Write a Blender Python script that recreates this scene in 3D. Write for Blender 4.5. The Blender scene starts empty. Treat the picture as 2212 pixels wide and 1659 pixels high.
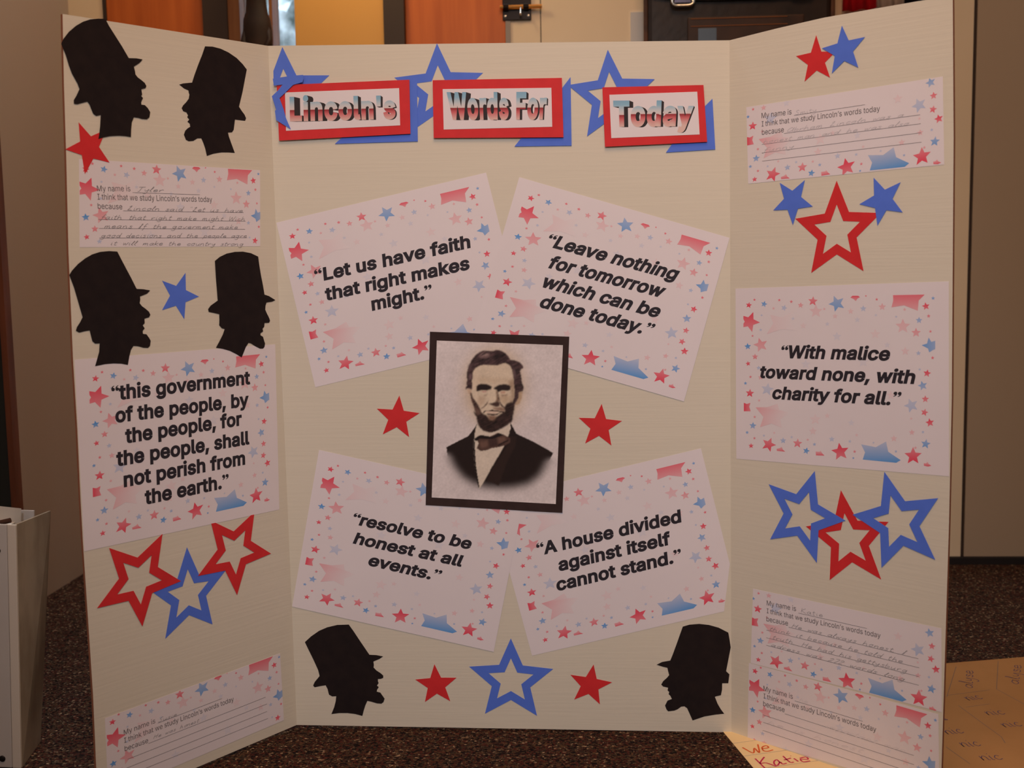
import bpy, bmesh, math, random
import numpy as np
from mathutils import Matrix, Vector

# ------------------------------------------------------------------ measurements
# Panel coordinates are millimetres on each board panel (u across, v up), floor and wall points are metres.
DATA = {
 'frames': {'C':[[-0.293198,7.3e-05,0.003583],[1,0,0],[-0,0.020466,0.999791],[0,-0.999791,0.020466]], 'L':[[-0.293198,7.3e-05,0.003583],[0.587345,0.809337,-0],[-0.016256,0.011797,0.999798],[0.809174,-0.587226,0.020085]], 'R':[[0.29959,-4.2e-05,-0.002057],[0.739713,-0.672922,0],[0.008577,0.009429,0.999919],[-0.672867,-0.739653,0.012746]]},
 'panels': {'C':[[0,0],[592.8,-5.6],[589.5,906.3],[-9.1,915.7]], 'L':[[-0,0],[9.8,915.7],[-277.6,911.9],[-281.5,835.5],[-284.7,753.6],[-289.7,647.6],[-293,524.7],[-293.5,446.8],[-295.4,365.6],[-296,316.5],[-296.1,227],[-296.3,134.2],[-299.8,-2.8]], 'R':[[-0,-0],[290.8,0.4],[290.8,46.9],[291,330.3],[289.9,473.6],[283.2,761.2],[277.5,915.9],[235.9,917.1],[191.2,917.6],[119.9,918.2],[56.1,915.8],[-15,911.8]]},
 'silhouettes': [['L',[[-282.1,878.6],[-278.9,884.5],[-271.7,893.2],[-262.6,901.1],[-253.6,906.9],[-244.7,910.8],[-234.5,913.2],[-225.3,914.3],[-221,906.7],[-212.8,895.4],[-205.7,885.5],[-198,873.6],[-188,874.7],[-179.7,874.4],[-184.3,869.8],[-192,864.8],[-191,860.3],[-190.4,855.7],[-187.5,852.5],[-183,850.1],[-178.5,847.1],[-176.7,843.8],[-178.2,841.3],[-183.8,839.5],[-183.4,835.5],[-183.1,833.2],[-184.6,831.6],[-182.3,829.2],[-184,826.7],[-185.1,824.2],[-185,821.3],[-180.3,821.2],[-176.5,818],[-173.6,813.6],[-175.2,807.5],[-178.7,804.9],[-184.9,804.7],[-190.8,805.6],[-196.2,805.7],[-199.3,799.6],[-200.8,790.7],[-201.7,782.3],[-209,782.9],[-218.2,782.7],[-228.7,781.4],[-236.5,779.4],[-243.8,776.9],[-242.3,782.9],[-240.5,792.1],[-238.9,804.8],[-244.9,802.9],[-248.3,805.1],[-250.1,809.4],[-252.2,814.9],[-254.8,818.2],[-261.4,816],[-267.7,813.9],[-271.4,814.1],[-271.3,818],[-267.6,823.4],[-263.4,831.1],[-265.4,837],[-271.4,847.4],[-274.4,855.9],[-277.2,866.6]]],['L',[[-89.4,901.7],[-78.4,902.9],[-66.4,902],[-54.3,898.9],[-42.2,893.6],[-33.2,887.1],[-27,880.9],[-30.5,869.1],[-35.5,852.1],[-42.4,832.5],[-38.7,827.7],[-34.3,823.1],[-32.2,818.8],[-34,815.4],[-41.1,815.5],[-49.8,815.6],[-51.3,808.9],[-52.7,802.5],[-55.5,799.1],[-61.8,798.3],[-60.6,793.1],[-57.3,784.5],[-52.9,773.4],[-62.7,773.4],[-73.5,772.7],[-85.8,770.3],[-95.8,766.9],[-97.5,775.5],[-100,782.7],[-102.6,788.1],[-108.5,787.6],[-114.6,784.1],[-121.3,783.1],[-125.2,784.6],[-127.7,790.5],[-125.5,795.5],[-121.6,798.9],[-117.9,801],[-118.3,804.6],[-121.5,806.8],[-118.7,809.7],[-121.4,812.2],[-120.1,814.8],[-121.8,817.1],[-121.8,817.9],[-126.7,819],[-128.7,822.5],[-126.2,826.3],[-121.6,830.4],[-117.7,835],[-116.4,840],[-117.2,842.4],[-117.5,845],[-123.4,846.6],[-130.3,850.6],[-124.4,852.7],[-111.5,855.1],[-107.7,864],[-100.9,878.2],[-94.1,891.3]]],['L',[[-290.9,622.1],[-287.1,627.1],[-279.2,634.4],[-270.1,640.6],[-261,645.1],[-250.7,648],[-239.1,648.9],[-228.8,648.3],[-224.2,639.1],[-218.4,627.9],[-212.5,616.6],[-206.4,604.2],[-197.3,603.5],[-188.4,601.9],[-192.9,598.2],[-202.4,595.2],[-202.5,591.3],[-203.6,587.2],[-200.7,583.5],[-196.2,580.3],[-191.7,576.5],[-190.1,572.8],[-192.1,569.9],[-198.4,568.6],[-198.5,563],[-201.4,560.7],[-198.9,557],[-201.8,554.2],[-201.7,550.5],[-197,549.7],[-193.8,545.3],[-191.8,541.5],[-193.2,535.5],[-196.1,533.3],[-202.2,534],[-208.8,536.2],[-215.5,537],[-219.1,532.5],[-221.6,525.5],[-224.4,515],[-232.8,517.1],[-243.2,518.2],[-253.6,518.2],[-266.5,516.8],[-263.7,523.9],[-260.2,533],[-258.9,542.8],[-264.6,542.8],[-267.9,545.7],[-269.2,552.1],[-270.4,558.5],[-277.3,557.8],[-283.6,556.6],[-287.4,558.9],[-285.9,562.8],[-281.5,568.3],[-278,573.9],[-279,577.9],[-282.3,591.8],[-286.1,607.8]]],['L',[[-92.7,636.3],[-85,641.3],[-74,645.5],[-61.3,647.6],[-48.7,647.9],[-36,645.9],[-24.6,641.4],[-23.6,631.2],[-21.6,616.7],[-19.2,603.5],[-17.5,591.6],[-10.2,589.4],[0,583.8],[-5.6,582],[-14.9,581.2],[-16.8,577.1],[-17.6,571.8],[-15,566.4],[-12,561],[-10.6,556.9],[-12.4,554.3],[-19.9,554.4],[-20.7,549.5],[-23.7,547],[-22.8,543.6],[-27.4,541.2],[-27.5,538.6],[-23.6,536.4],[-22.2,531.6],[-20.8,527.6],[-21.9,523],[-24.6,520.8],[-29.5,521.1],[-36.6,524.6],[-43.6,529],[-47.6,529.9],[-52,525],[-55.6,518.7],[-59.6,511.8],[-68.4,517],[-77.5,521.5],[-88.2,524.8],[-98.3,527],[-92.1,535.3],[-87,542.7],[-83.4,549.9],[-88,551.1],[-91.6,555.1],[-90.8,562.1],[-90.6,569.1],[-98.9,571.1],[-106.3,572.7],[-106.9,576.1],[-102.8,580.4],[-91.8,586.3],[-92.1,599],[-92.6,614.2]]],['C',[[15,116.9],[23.9,124.9],[35.2,132.7],[46.5,137.6],[60.4,140.9],[76.3,141.5],[82.3,132.8],[92.9,116],[103.6,99.5],[113.2,99],[122.4,97.2],[117.2,93.7],[108.9,90.1],[109.4,85.2],[108.9,81.7],[112.7,77.5],[118.1,74],[121.9,70.5],[121.8,67.3],[118.6,65.9],[114.5,65.6],[114.4,62],[115.3,59.9],[112.8,56.4],[115.3,54.3],[113,50.7],[112.3,47.9],[117.4,46.5],[120.1,42.3],[123,38.1],[121.3,33.2],[118.4,31],[112.2,31.4],[104.6,33.7],[99.1,34.8],[96.2,28.7],[93.9,21.7],[91.6,13.6],[81.9,16.2],[70.8,17.5],[59.7,17.4],[48.8,15.9],[52.9,25.6],[55.3,34.1],[56.2,41.2],[50.6,40.8],[46.2,43.3],[44.6,51.1],[42,56.4],[34.3,55.2],[26.6,53.5],[24.6,55.9],[26.8,60.8],[34,69.4],[32.2,77.8],[25.7,93.3],[19.2,107.4]]],['C',[[528.1,139.7],[536.8,142.4],[549.8,143.5],[562.8,142.1],[575.8,138.4],[588.5,131.7],[590.2,122.1],[591.7,111.6],[589.5,99.7],[585.6,78.8],[590,74.6],[588.5,62.3],[580.4,62.3],[580.2,53.3],[578.7,45.7],[572.2,44.2],[570.7,43.4],[574.4,33.7],[578.7,26.2],[583.1,20.2],[571.5,18.9],[556.9,16.3],[540.9,10.6],[537.3,19.1],[533.7,27.4],[530,30.1],[525.7,29.6],[520.6,25.8],[516.2,24],[508.2,23],[506,25.7],[504.1,31],[507.5,37.8],[513.3,40.1],[511.2,44.6],[509,46.8],[509.7,49.8],[507.6,52.1],[508.3,55.8],[501.7,57.3],[499.1,60],[501.8,64.8],[506.9,69.4],[509.8,73.1],[508.4,78.4],[507.4,83.2],[501.9,84.4],[493.1,87.3],[500.4,91.1],[511.3,93.1],[515,102.4],[520.9,118.9]]]],
 'stars': [['L',[[-267,793.7],[-233.3,788.2],[-231.5,750.8],[-263.5,736.2],[-285.4,762.4]],'s','red',0.35],['L',[[-137,621.9],[-119.5,592.3],[-142.6,565.2],[-173.2,577.6],[-170.7,613.1]],'s','blue',0.1],['R',[[109.9,899.2],[136.3,876],[129.5,846.8],[95.1,846.4],[82.8,878.4]],'s','red',0.1],['R',[[144.1,904.9],[174.1,887.4],[166.4,853.7],[132.1,851.4],[118.2,882.6]],'s','blue',0.5],['R',[[62.8,726.8],[98,728],[109.6,695.5],[82.4,674.3],[53.8,693.3]],'s','blue',0.5],['R',[[189,725],[222.6,717.7],[226,683.3],[195.2,669.3],[171.6,695.2]],'s','blue',0.5],['C',[[153.2,454.1],[179.8,430.3],[165,398.2],[129.6,402.1],[122.5,436.8]],'s','red',0.1],['C',[[422.4,440.4],[449,417.5],[434.8,384.9],[400.1,387.9],[392,422.2]],'s','red',0.1],['C',[[192.5,86.6],[222.3,67.9],[213.1,35.2],[178.4,33.8],[165.8,65.1]],'s','red',0.1],['C',[[408.5,87.2],[433.2,62.7],[416.5,32.2],[381.9,38.5],[377.2,72.8]],'s','red',0.1],['L',[[-264,302.6],[-191.9,305.2],[-169.8,241.3],[-227.1,198.6],[-284.2,235.3]],'o','red',0.5],['L',[[-121.5,308.9],[-52.5,307.3],[-29.1,246.6],[-87.3,203.9],[-144.8,242.1]],'o','red',0.5],['L',[[-158.1,281.5],[-102.4,240],[-127.1,175],[-196.6,175],[-214.7,240.8]],'o','blue',0.1],['R',[[141,724.5],[198.9,683.8],[178.6,616.6],[108.8,614.8],[85.4,681.7]],'o','red',0.1],['R',[[119,370.3],[162.3,314.4],[124.2,255.2],[56.4,273.9],[53.1,345.3]],'o','blue',0.5],['R',[[155,350.9],[217.9,321.2],[210.3,250.2],[142.3,236.5],[107.8,298.7]],'o','red',0.1],['R',[[211.3,380.4],[277.7,357.9],[276.3,286],[210.7,264.6],[171.5,323.1]],'o','blue',0.5],['C',[[297.2,122.9],[354,80.8],[331.2,15.5],[260.3,17.9],[239.9,83.5]],'o','blue',0.1],['C',[[9.9,913.7],[71,875.7],[44.3,803.7],[-24.5,803.2],[-48.3,871.1]],'o','blue',0.1],['C',[[213.3,912.8],[272.6,873.6],[248.1,803.7],[180.7,803.2],[156.6,870.6]],'o','blue',0.1],['C',[[434.2,898.6],[494,859.9],[469.7,790.5],[406.5,789.3],[382.5,855.2]],'o','blue',0.5]],
 'star_cut': {18:[[[-3,886.5],[-3.6,846.1],[31.8,872.2]],[[-10.3,863.8],[73.1,864.1],[32.2,885.6]]], 11:[[[-71.7,304.1],[-47.3,303.9],[-80.2,266.1]]]},
 'folded_arm': [[-3,872.4],[7.6,873.9],[24.4,875.7],[37.3,876.3],[37.8,871.4],[36.4,867.1],[23.7,863.8],[14.8,855.7],[5.1,847.3],[10,833.3],[12.9,821.3],[18.8,806.8],[10.5,812.2],[-0.3,819.1],[-1.5,830.8],[0.2,832.7],[-5,849.9],[3.4,857.2],[9.8,864.6],[-1.7,863.4]],
 'titles': [["Lincoln's",[[2.4,792.7],[176.5,797.5],[176.7,866.8],[1.6,864.2]],[[12.2,805.1],[163.3,808.6],[163,856.3],[12.4,854.5]],[[75.8,787.1],[185.6,787.8],[186.3,864.9],[175.1,859.1],[173.1,801.4],[90.7,799.2]],[[17.9,816.5],[157.9,816.5],[157.7,849.1],[18.3,850.7]],[196.4,825]],['Words For',[[206.9,791.4],[376,788.4],[374.8,864],[207.1,865.3]],[[220.3,801.9],[361.6,802.1],[361.1,851.7],[220,853.6]],[[312,778.4],[386.4,777.7],[386,865.3],[371.6,847.5],[371,792.8],[324.7,793.2]],[[227.4,813.5],[353.6,811],[355.8,846.8],[225,849.6]],[389,823.1]],['Today',[[429.5,775.1],[560.6,778.4],[556,850.4],[426.8,850.7]],[[437.7,785.9],[551,788],[548,842.1],[435.7,841]],[[508,766.3],[571.3,768.9],[567.7,833.3],[553.7,819.8],[555,781.9],[518.8,780.7]],[[441.4,791.8],[540.9,790.5],[544.4,831.5],[440.4,833.5]],[570.4,808.1]]],
 'design_stars': [[193,183,13,'r',0.8,0,0.35],[146,228,27,'r',0.95,10,0.35],[273,220,28,'b',0.8,15,0.35],[352,255,13,'r',0.4,0,0.35],[440,252,27,'b',0.4,20,0.35],[400,187,13,'r',0.8,0,0.35],[500,200,15,'r',0.75,0,0.35],[578,230,26,'r',0.5,5,0.35],[680,195,42,'r',0.75,5,0.35],[775,260,13,'r',0.35,0,0.35],[705,280,58,'r',0.22,0,0.35],[995,280,27,'r',0.22,0,0.35],[1445,265,15,'r',0.4,0,0.35],[1100,258,28,'b',0.4,0,0.35],[1205,312,14,'b',0.22,0,0.35],[1375,325,12,'b',0.35,0,0.35],[1122,151,9,'r',0.8,0,0.35],[1212,180,13,'r',0.8,0,0.35],[1258,243,33,'r',0.38,0,0.35],[1682,170,17,'b',0.75,0,0.35],[1622,238,34,'r',0.9,-10,0.35],[1645,320,17,'r',0.7,0,0.35],[1565,355,29,'b',0.6,0,0.35],[1660,447,14,'r',0.7,0,0.35],[1430,405,64,'r',0.3,0,0.35],[1540,458,42,'r',0.5,0,0.35],[1560,630,22,'b',0.45,0,0.35],[1678,668,16,'r',0.8,0,0.35],[1570,765,13,'b',0.4,0,0.35],[1632,797,34,'r',0.9,10,0.35],[1595,900,42,'b',0.65,-15,0.35],[1617,1012,32,'r',0.75,0,0.35],[1500,1065,62,'b',0.38,-20,0.35],[1610,1122,33,'r',0.8,15,0.35],[1655,1208,38,'r',0.9,-10,0.35],[1500,1175,13,'r',0.25,0,0.35],[1505,1290,27,'r',0.35,0,0.35],[1597,1287,14,'b',0.45,0,0.35],[1620,1385,42,'b',0.75,10,0.35],[1355,1340,30,'r',0.25,0,0.35],[1535,1418,14,'r',0.5,0,0.35],[1515,1485,76,'r',0.9,0,0.35],[1372,1447,13,'b',0.55,0,0.35],[1185,1375,11,'b',0.35,0,0.35],[1017,1503,11,'b',0.8,0,0.35],[1028,1448,14,'r',0.7,0,0.35],[908,1450,76,'r',0.9,-8,0.35],[988,1363,15,'b',0.35,0,0.35],[838,1345,26,'b',0.35,0,0.35],[1045,1312,16,'r',0.2,0,0.35],[693,1388,16,'b',0.55,0,0.35],[625,1443,30,'b',0.85,15,0.35],[552,1380,41,'r',0.7,5,0.35],[637,1350,13,'r',0.4,0,0.35],[503,1328,13,'b',0.35,0,0.35],[432,1357,27,'b',0.5,0,0.35],[312,1390,62,'r',0.85,22,0.35],[358,1293,13,'r',0.25,0,0.35],[165,1400,23,'r',0.9,0,0.35],[193,1337,13,'r',0.7,0,0.35],[132,1290,15,'b',0.75,0,0.35],[180,1233,31,'b',0.7,5,0.35],[272,1315,12,'b',0.35,0,0.35],[195,1160,13,'r',0.6,0,0.35],[232,1022,13,'r',0.4,0,0.35],[155,962,37,'r',0.9,5,0.35],[118,880,15,'b',0.85,0,0.35],[160,826,13,'r',0.75,0,0.35],[245,830,24,'r',0.4,0,0.35],[140,715,22,'r',0.9,-10,0.35],[228,752,20,'b',0.4,0,0.35],[198,658,27,'r',0.65,0,0.35],[137,573,29,'b',0.9,-5,0.35],[245,560,62,'r',0.5,-15,0.35],[177,485,12,'r',0.7,0,0.35],[245,435,14,'b',0.35,0,0.35],[152,368,88,'r',0.85,21,0.35],[253,312,11,'b',0.35,0,0.35],[300,930,55,'b',0.3,10,0.35],[865,320,24,'r',0.2,0,0.35],[1450,612,38,'r',0.18,0,0.35],[800,385,20,'b',0.18,0,0.35],[880,490,40,'b',0.13,0,0.35],[1050,350,26,'b',0.15,0,0.35],[600,400,30,'r',0.1,0,0.35],[1200,470,45,'r',0.1,0,0.35],[700,1180,50,'r',0.1,0,0.35],[1000,1210,30,'b',0.12,0,0.35],[620,720,40,'b',0.1,0,0.35],[1100,700,50,'b',0.08,0,0.35],[800,1150,24,'r',0.15,0,0.35],[680,1280,36,'r',0.16,0,0.35],[1300,560,28,'b',0.12,0,0.35],[515,340,16,'b',0.2,0,0.35],[1330,980,40,'r',0.12,0,0.35],[430,830,30,'b',0.12,0,0.35],[880,215,70,'b',0.7,-22,0.35]],
 'design_polys': [[[[1348,145],[1612,140],[1562,190],[1555,275],[1440,230],[1335,247],[1350,190]],'r',0.85,'down'],[[[1082,1388],[1205,1412],[1290,1365],[1308,1450],[1412,1520],[1375,1542],[1095,1515],[1115,1455]],'b',0.95,'up'],[[[993,165],[1010,150],[1058,150],[1073,162],[1052,173],[1038,195],[1018,176]],'r',0.95,'down'],[[[703,1448],[735,1450],[745,1442],[757,1462],[777,1482],[706,1480]],'r',0.9,'up'],[[[378,1425],[405,1420],[420,1408],[430,1432],[450,1450],[380,1442]],'r',0.9,'up'],[[[1605,1545],[1622,1547],[1635,1533],[1645,1552],[1668,1566],[1640,1574],[1605,1566]],'r',0.95,'up'],[[[105,1042],[130,1052],[160,1042],[150,1075],[162,1113],[105,1112]],'r',1,'right'],[[[1645,498],[1668,535],[1700,525],[1700,595],[1685,600],[1650,622],[1640,590],[1588,562],[1632,548]],'b',0.9,'right'],[[[203,1080],[300,1078],[385,1050],[400,1100],[490,1125],[410,1180],[420,1250],[335,1215],[240,1245],[268,1160]],'r',0.5,'right'],[[[325,310],[425,330],[515,280],[490,370],[545,440],[420,430],[295,470],[350,380]],'r',0.2,'right']],
 'sheets': {'Q1':['C',[[-5.7,685.9],[274.4,745.7],[325.7,531],[40,466.4]],[[0.1887,0.0316426,-19.2443],[0.0993014,-0.157802,697.512],[9.24404e-05,-5.22657e-06,1]],0.1], 'Q2':['C',[[317.8,738.9],[589.7,655.4],[530.4,442.6],[251.7,526.6]],[[0.212878,-0.0529323,316.903],[0.0118751,-0.160112,753.375],[9.79285e-05,-1.8774e-05,1]],0.5], 'Q3':['R',[[-1.4,595.4],[282.5,604.4],[289.6,384.5],[2.9,372.8]],[[0.185671,0.00211473,-8.08146],[0.0541931,-0.160933,609.401],[8.99478e-05,-9.29698e-06,1]],0.1], 'Q4':['C',[[42.6,381.8],[318.5,317.9],[273.7,104.3],[-1.1,166.5]],[[0.190234,-0.0358131,38.7772],[-0.0118133,-0.151777,396.404],[9.35443e-05,-3.02915e-06,1]],0.5], 'Q5':['C',[[271.8,314],[552.5,380.3],[590.4,225.2],[582.8,160.7],[325.6,99.1]],[[0.21193,0.0355622,263.767],[0.0695739,-0.152385,324.709],[9.14478e-05,-8.47179e-07,1]],0.1], 'L4':['L',[[-291.4,526.1],[-3.7,525.2],[-11,303.1],[-295.2,304.9]],[[0.160846,-0.00331451,-292.528],[0.0439728,-0.159718,537.696],[8.82829e-05,-1.06985e-05,1]],0.1], 'L2':['L',[[-269.4,752.8],[-13.9,753.6],[-20,654.8],[-275.7,653.2]],[[0.159772,-0.00726791,-287.263],[0.0678431,-0.158066,777.93],[9.23101e-05,1.80663e-06,1]],0.05], 'L6':['L',[[-283.5,102.4],[-22.3,107.6],[-21.8,14],[-285.8,9.4]],[[0.162299,-0.00027435,-300.313],[0.0074184,-0.147352,128.238],[7.31897e-05,-8.4065e-06,1]],0.1], 'N1':['R',[[11.8,824.8],[268.9,830.5],[273.4,733.9],[16.1,728.6]],[[0.184855,0.00434654,-11.0653],[0.082939,-0.162092,945.006],[8.71931e-05,-1.21356e-05,1]],0.1], 'N2':['R',[[31.3,203.9],[285.8,207],[289.3,108.4],[29.2,103.3]],[[0.189756,7.54134e-05,9.91698],[0.0265167,-0.156972,327.159],[9.63093e-05,-4.74461e-06,1]],0.1], 'N3':['R',[[26.3,102.6],[285.3,104.9],[289.3,8],[25.9,-0.1]],[[0.1869,-0.00371593,10.1254],[0.00453412,-0.157826,130.55],[8.84669e-05,-2.89405e-07,1]],0.1]},
 'quotes': {'Q1':[['“Let us have faith',[45.5,607.1],[253.3,649.5],15.5,0.11],['that right makes',[58.5,582.5],[251.9,621.4],15.5,0.11],['might.”',[119.3,568.2],[202.3,585.4],15.61,0.11]], 'Q2':[['“Leave nothing',[352.5,649.7],[522.7,601.3],15.5,0.27],['for tomorrow',[354,621.3],[505,578.9],15.7,0.27],['which can be',[346.3,596.2],[498,553.1],15.7,0.27],['done today.”',[341.6,570.3],[489.7,528.9],15.7,0.27]], 'Q3':[['“With malice',[68.8,509.2],[215.1,512.9],14.6,0.2],['toward none, with',[37.7,482.1],[246.8,487.6],14.6,0.2],['charity for all.”',[56.3,456.4],[230.6,461.1],14.7,0.2]], 'Q4':[['“resolve to be',[84.9,281.6],[244.9,245.7],14.4,0.17],['honest at all',[85,254.8],[232.6,222],14.4,0.17],['events.”',[104.8,224.6],[203.1,201.5],14.5,0.17]], 'Q5':[['“A house divided',[336.1,237.2],[529,283],15.6,0.13],['against itself',[363.8,216.1],[515,253.1],15.7,0.13],['cannot stand.”',[361,188.9],[529,229.9],15.7,0.13]], 'L4':[['“this government',[-247.8,475.4],[-47.9,476.7],15.94,0.04],['of the people, by',[-245.1,449.1],[-51.6,448.3],15.94,0.04],['the people, for',[-233.7,423.2],[-64.3,424.6],16.04,0.04],['the people, shall',[-247.2,397.6],[-54.3,398.4],16.04,0.04],['not perish from',[-239.8,371.5],[-62.6,372.8],16.04,0.04],['the earth.”',[-212.8,345.9],[-89.9,347.1],16.04,0.04]]},
 'prompts': {'L2':[['My name is',[-249.4,717.3],[-206.3,718.9],6.51,0],['I think that we study Lincoln’s words today',[-249.5,707.8],[-91.7,709.9],6.72,0],['because',[-250,697.3],[-218.6,697.5],6.51,0]], 'N1':[['My name is',[34.7,808.7],[77.8,809.2],6.6,0],['I think that we study Lincoln’s words today',[35.1,798.5],[194.9,800.6],6.4,0],['because',[35.6,788.1],[67.3,788.6],6.6,0]], 'N2':[['My name is',[52.6,186.1],[95.9,187.4],6.5,0],['I think that we study Lincoln’s words today',[52.8,175.8],[211.4,178.6],6.3,0],['because',[52.5,165],[84.5,165.9],6.5,0]], 'N3':[['My name is',[49.4,70.9],[93.3,71.5],6.8,0],['I think that we study Lincoln’s words today',[49.8,60.9],[208.7,61.2],6.6,0],['because',[49.3,50.5],[81.6,50.6],6.8,0]], 'L6':[['My name is',[-260.5,74.3],[-217.7,75],6.12,0],['I think that we study Lincoln’s words today',[-260.7,64.5],[-101.4,65.9],6.22,0],['because',[-260.9,54.4],[-229.1,54.1],6.12,0]]},
 'rules': {'L2':[[[-203.7,717.5],[-109.5,718.4]],[[-217.6,695.8],[-44.1,697.9]],[[-250.2,685.1],[-41.7,687]],[[-250.3,674.8],[-43.1,676.6]],[[-250.5,663.8],[-40.7,665.8]]], 'N1':[[[81.2,807.4],[175.9,810]],[[67.6,786.8],[243.7,791.4]],[[35.7,776.1],[244.8,781.4]],[[35.9,765.7],[245.4,771.3]],[[36.5,755.5],[246.3,760.8]]], 'N2':[[[99.3,185.7],[193.5,186.5]],[[85.5,164.3],[259.3,164.8]],[[52.5,153.1],[260.7,154.2]],[[52.6,142.9],[260.4,143.6]],[[52.8,132.9],[260.7,133.2]]], 'N3':[[[96.1,69.9],[190.8,69.6]],[[81.9,48.8],[257.1,46.8]],[[49.4,38.2],[257.6,35.7]],[[49.6,28.3],[257.9,25.1]],[[49.1,17.2],[258.2,14.5]]], 'L6':[[[-214.4,73.6],[-119.4,75]],[[-229,52.8],[-50.3,55.3]],[[-257.9,43.3],[-48.6,45.4]],[[-263.6,33.1],[-49.3,35.2]],[[-263.1,23.5],[-48.3,25.3]]]},
 'hand': {'L2':[['Tyler',[-198.9,719.1],[-161.9,719.7],4.01,0.75],['Lincoln said “Let us have',[-213.1,696.7],[-44.9,698.2],3.71,0.8],['faith that right make might Wich',[-247.6,685.7],[-41.6,687.4],3.71,0.8],['means If the goverment make',[-243.9,675.4],[-55,676.9],3.71,0.8],['good decisions and the people agre',[-249.2,664.5],[-41.4,666],3.71,0.75],['it will make the country strong',[-237.6,655.9],[-46.9,655.4],3.61,0.7]], 'N1':[['Smity',[82.6,807.9],[113.7,808.9],3.4,0.4],['Abrham Lincoln was a',[70.7,788.1],[224.8,791.6],3.6,0.35],['honest man and he was also',[37.1,777.3],[230.8,781.5],3.4,0.4],['funny',[37.7,767],[82.6,768.3],3.4,0.4]], 'N2':[['Katie',[102.8,187.3],[134.7,187.8],4,0.5],['He was always honest, I',[89.2,165.1],[243.9,165.6],3.7,0.75],['think it because he told the',[56.3,154.2],[240.1,154.9],3.7,0.7],['truth. He had his gettysburg',[61,143.6],[246.2,144.5],3.8,0.7],['adress was 272 words long',[59.1,133.3],[243,133.6],3.7,0.6]], 'N3':[['he',[102.2,71.8],[114.5,71.4],3.5,0.16],['important man',[140.3,48],[247.7,47.1],3.6,0.16],['he is honest',[55.4,28.6],[192.1,30.1],3.7,0.14]], 'L6':[['Susie',[-214.3,74.4],[-187.5,74.2],3.31,0.7],['He was honest.',[-222.2,56.2],[-153.3,56.1],3.11,0.45]]},
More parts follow.
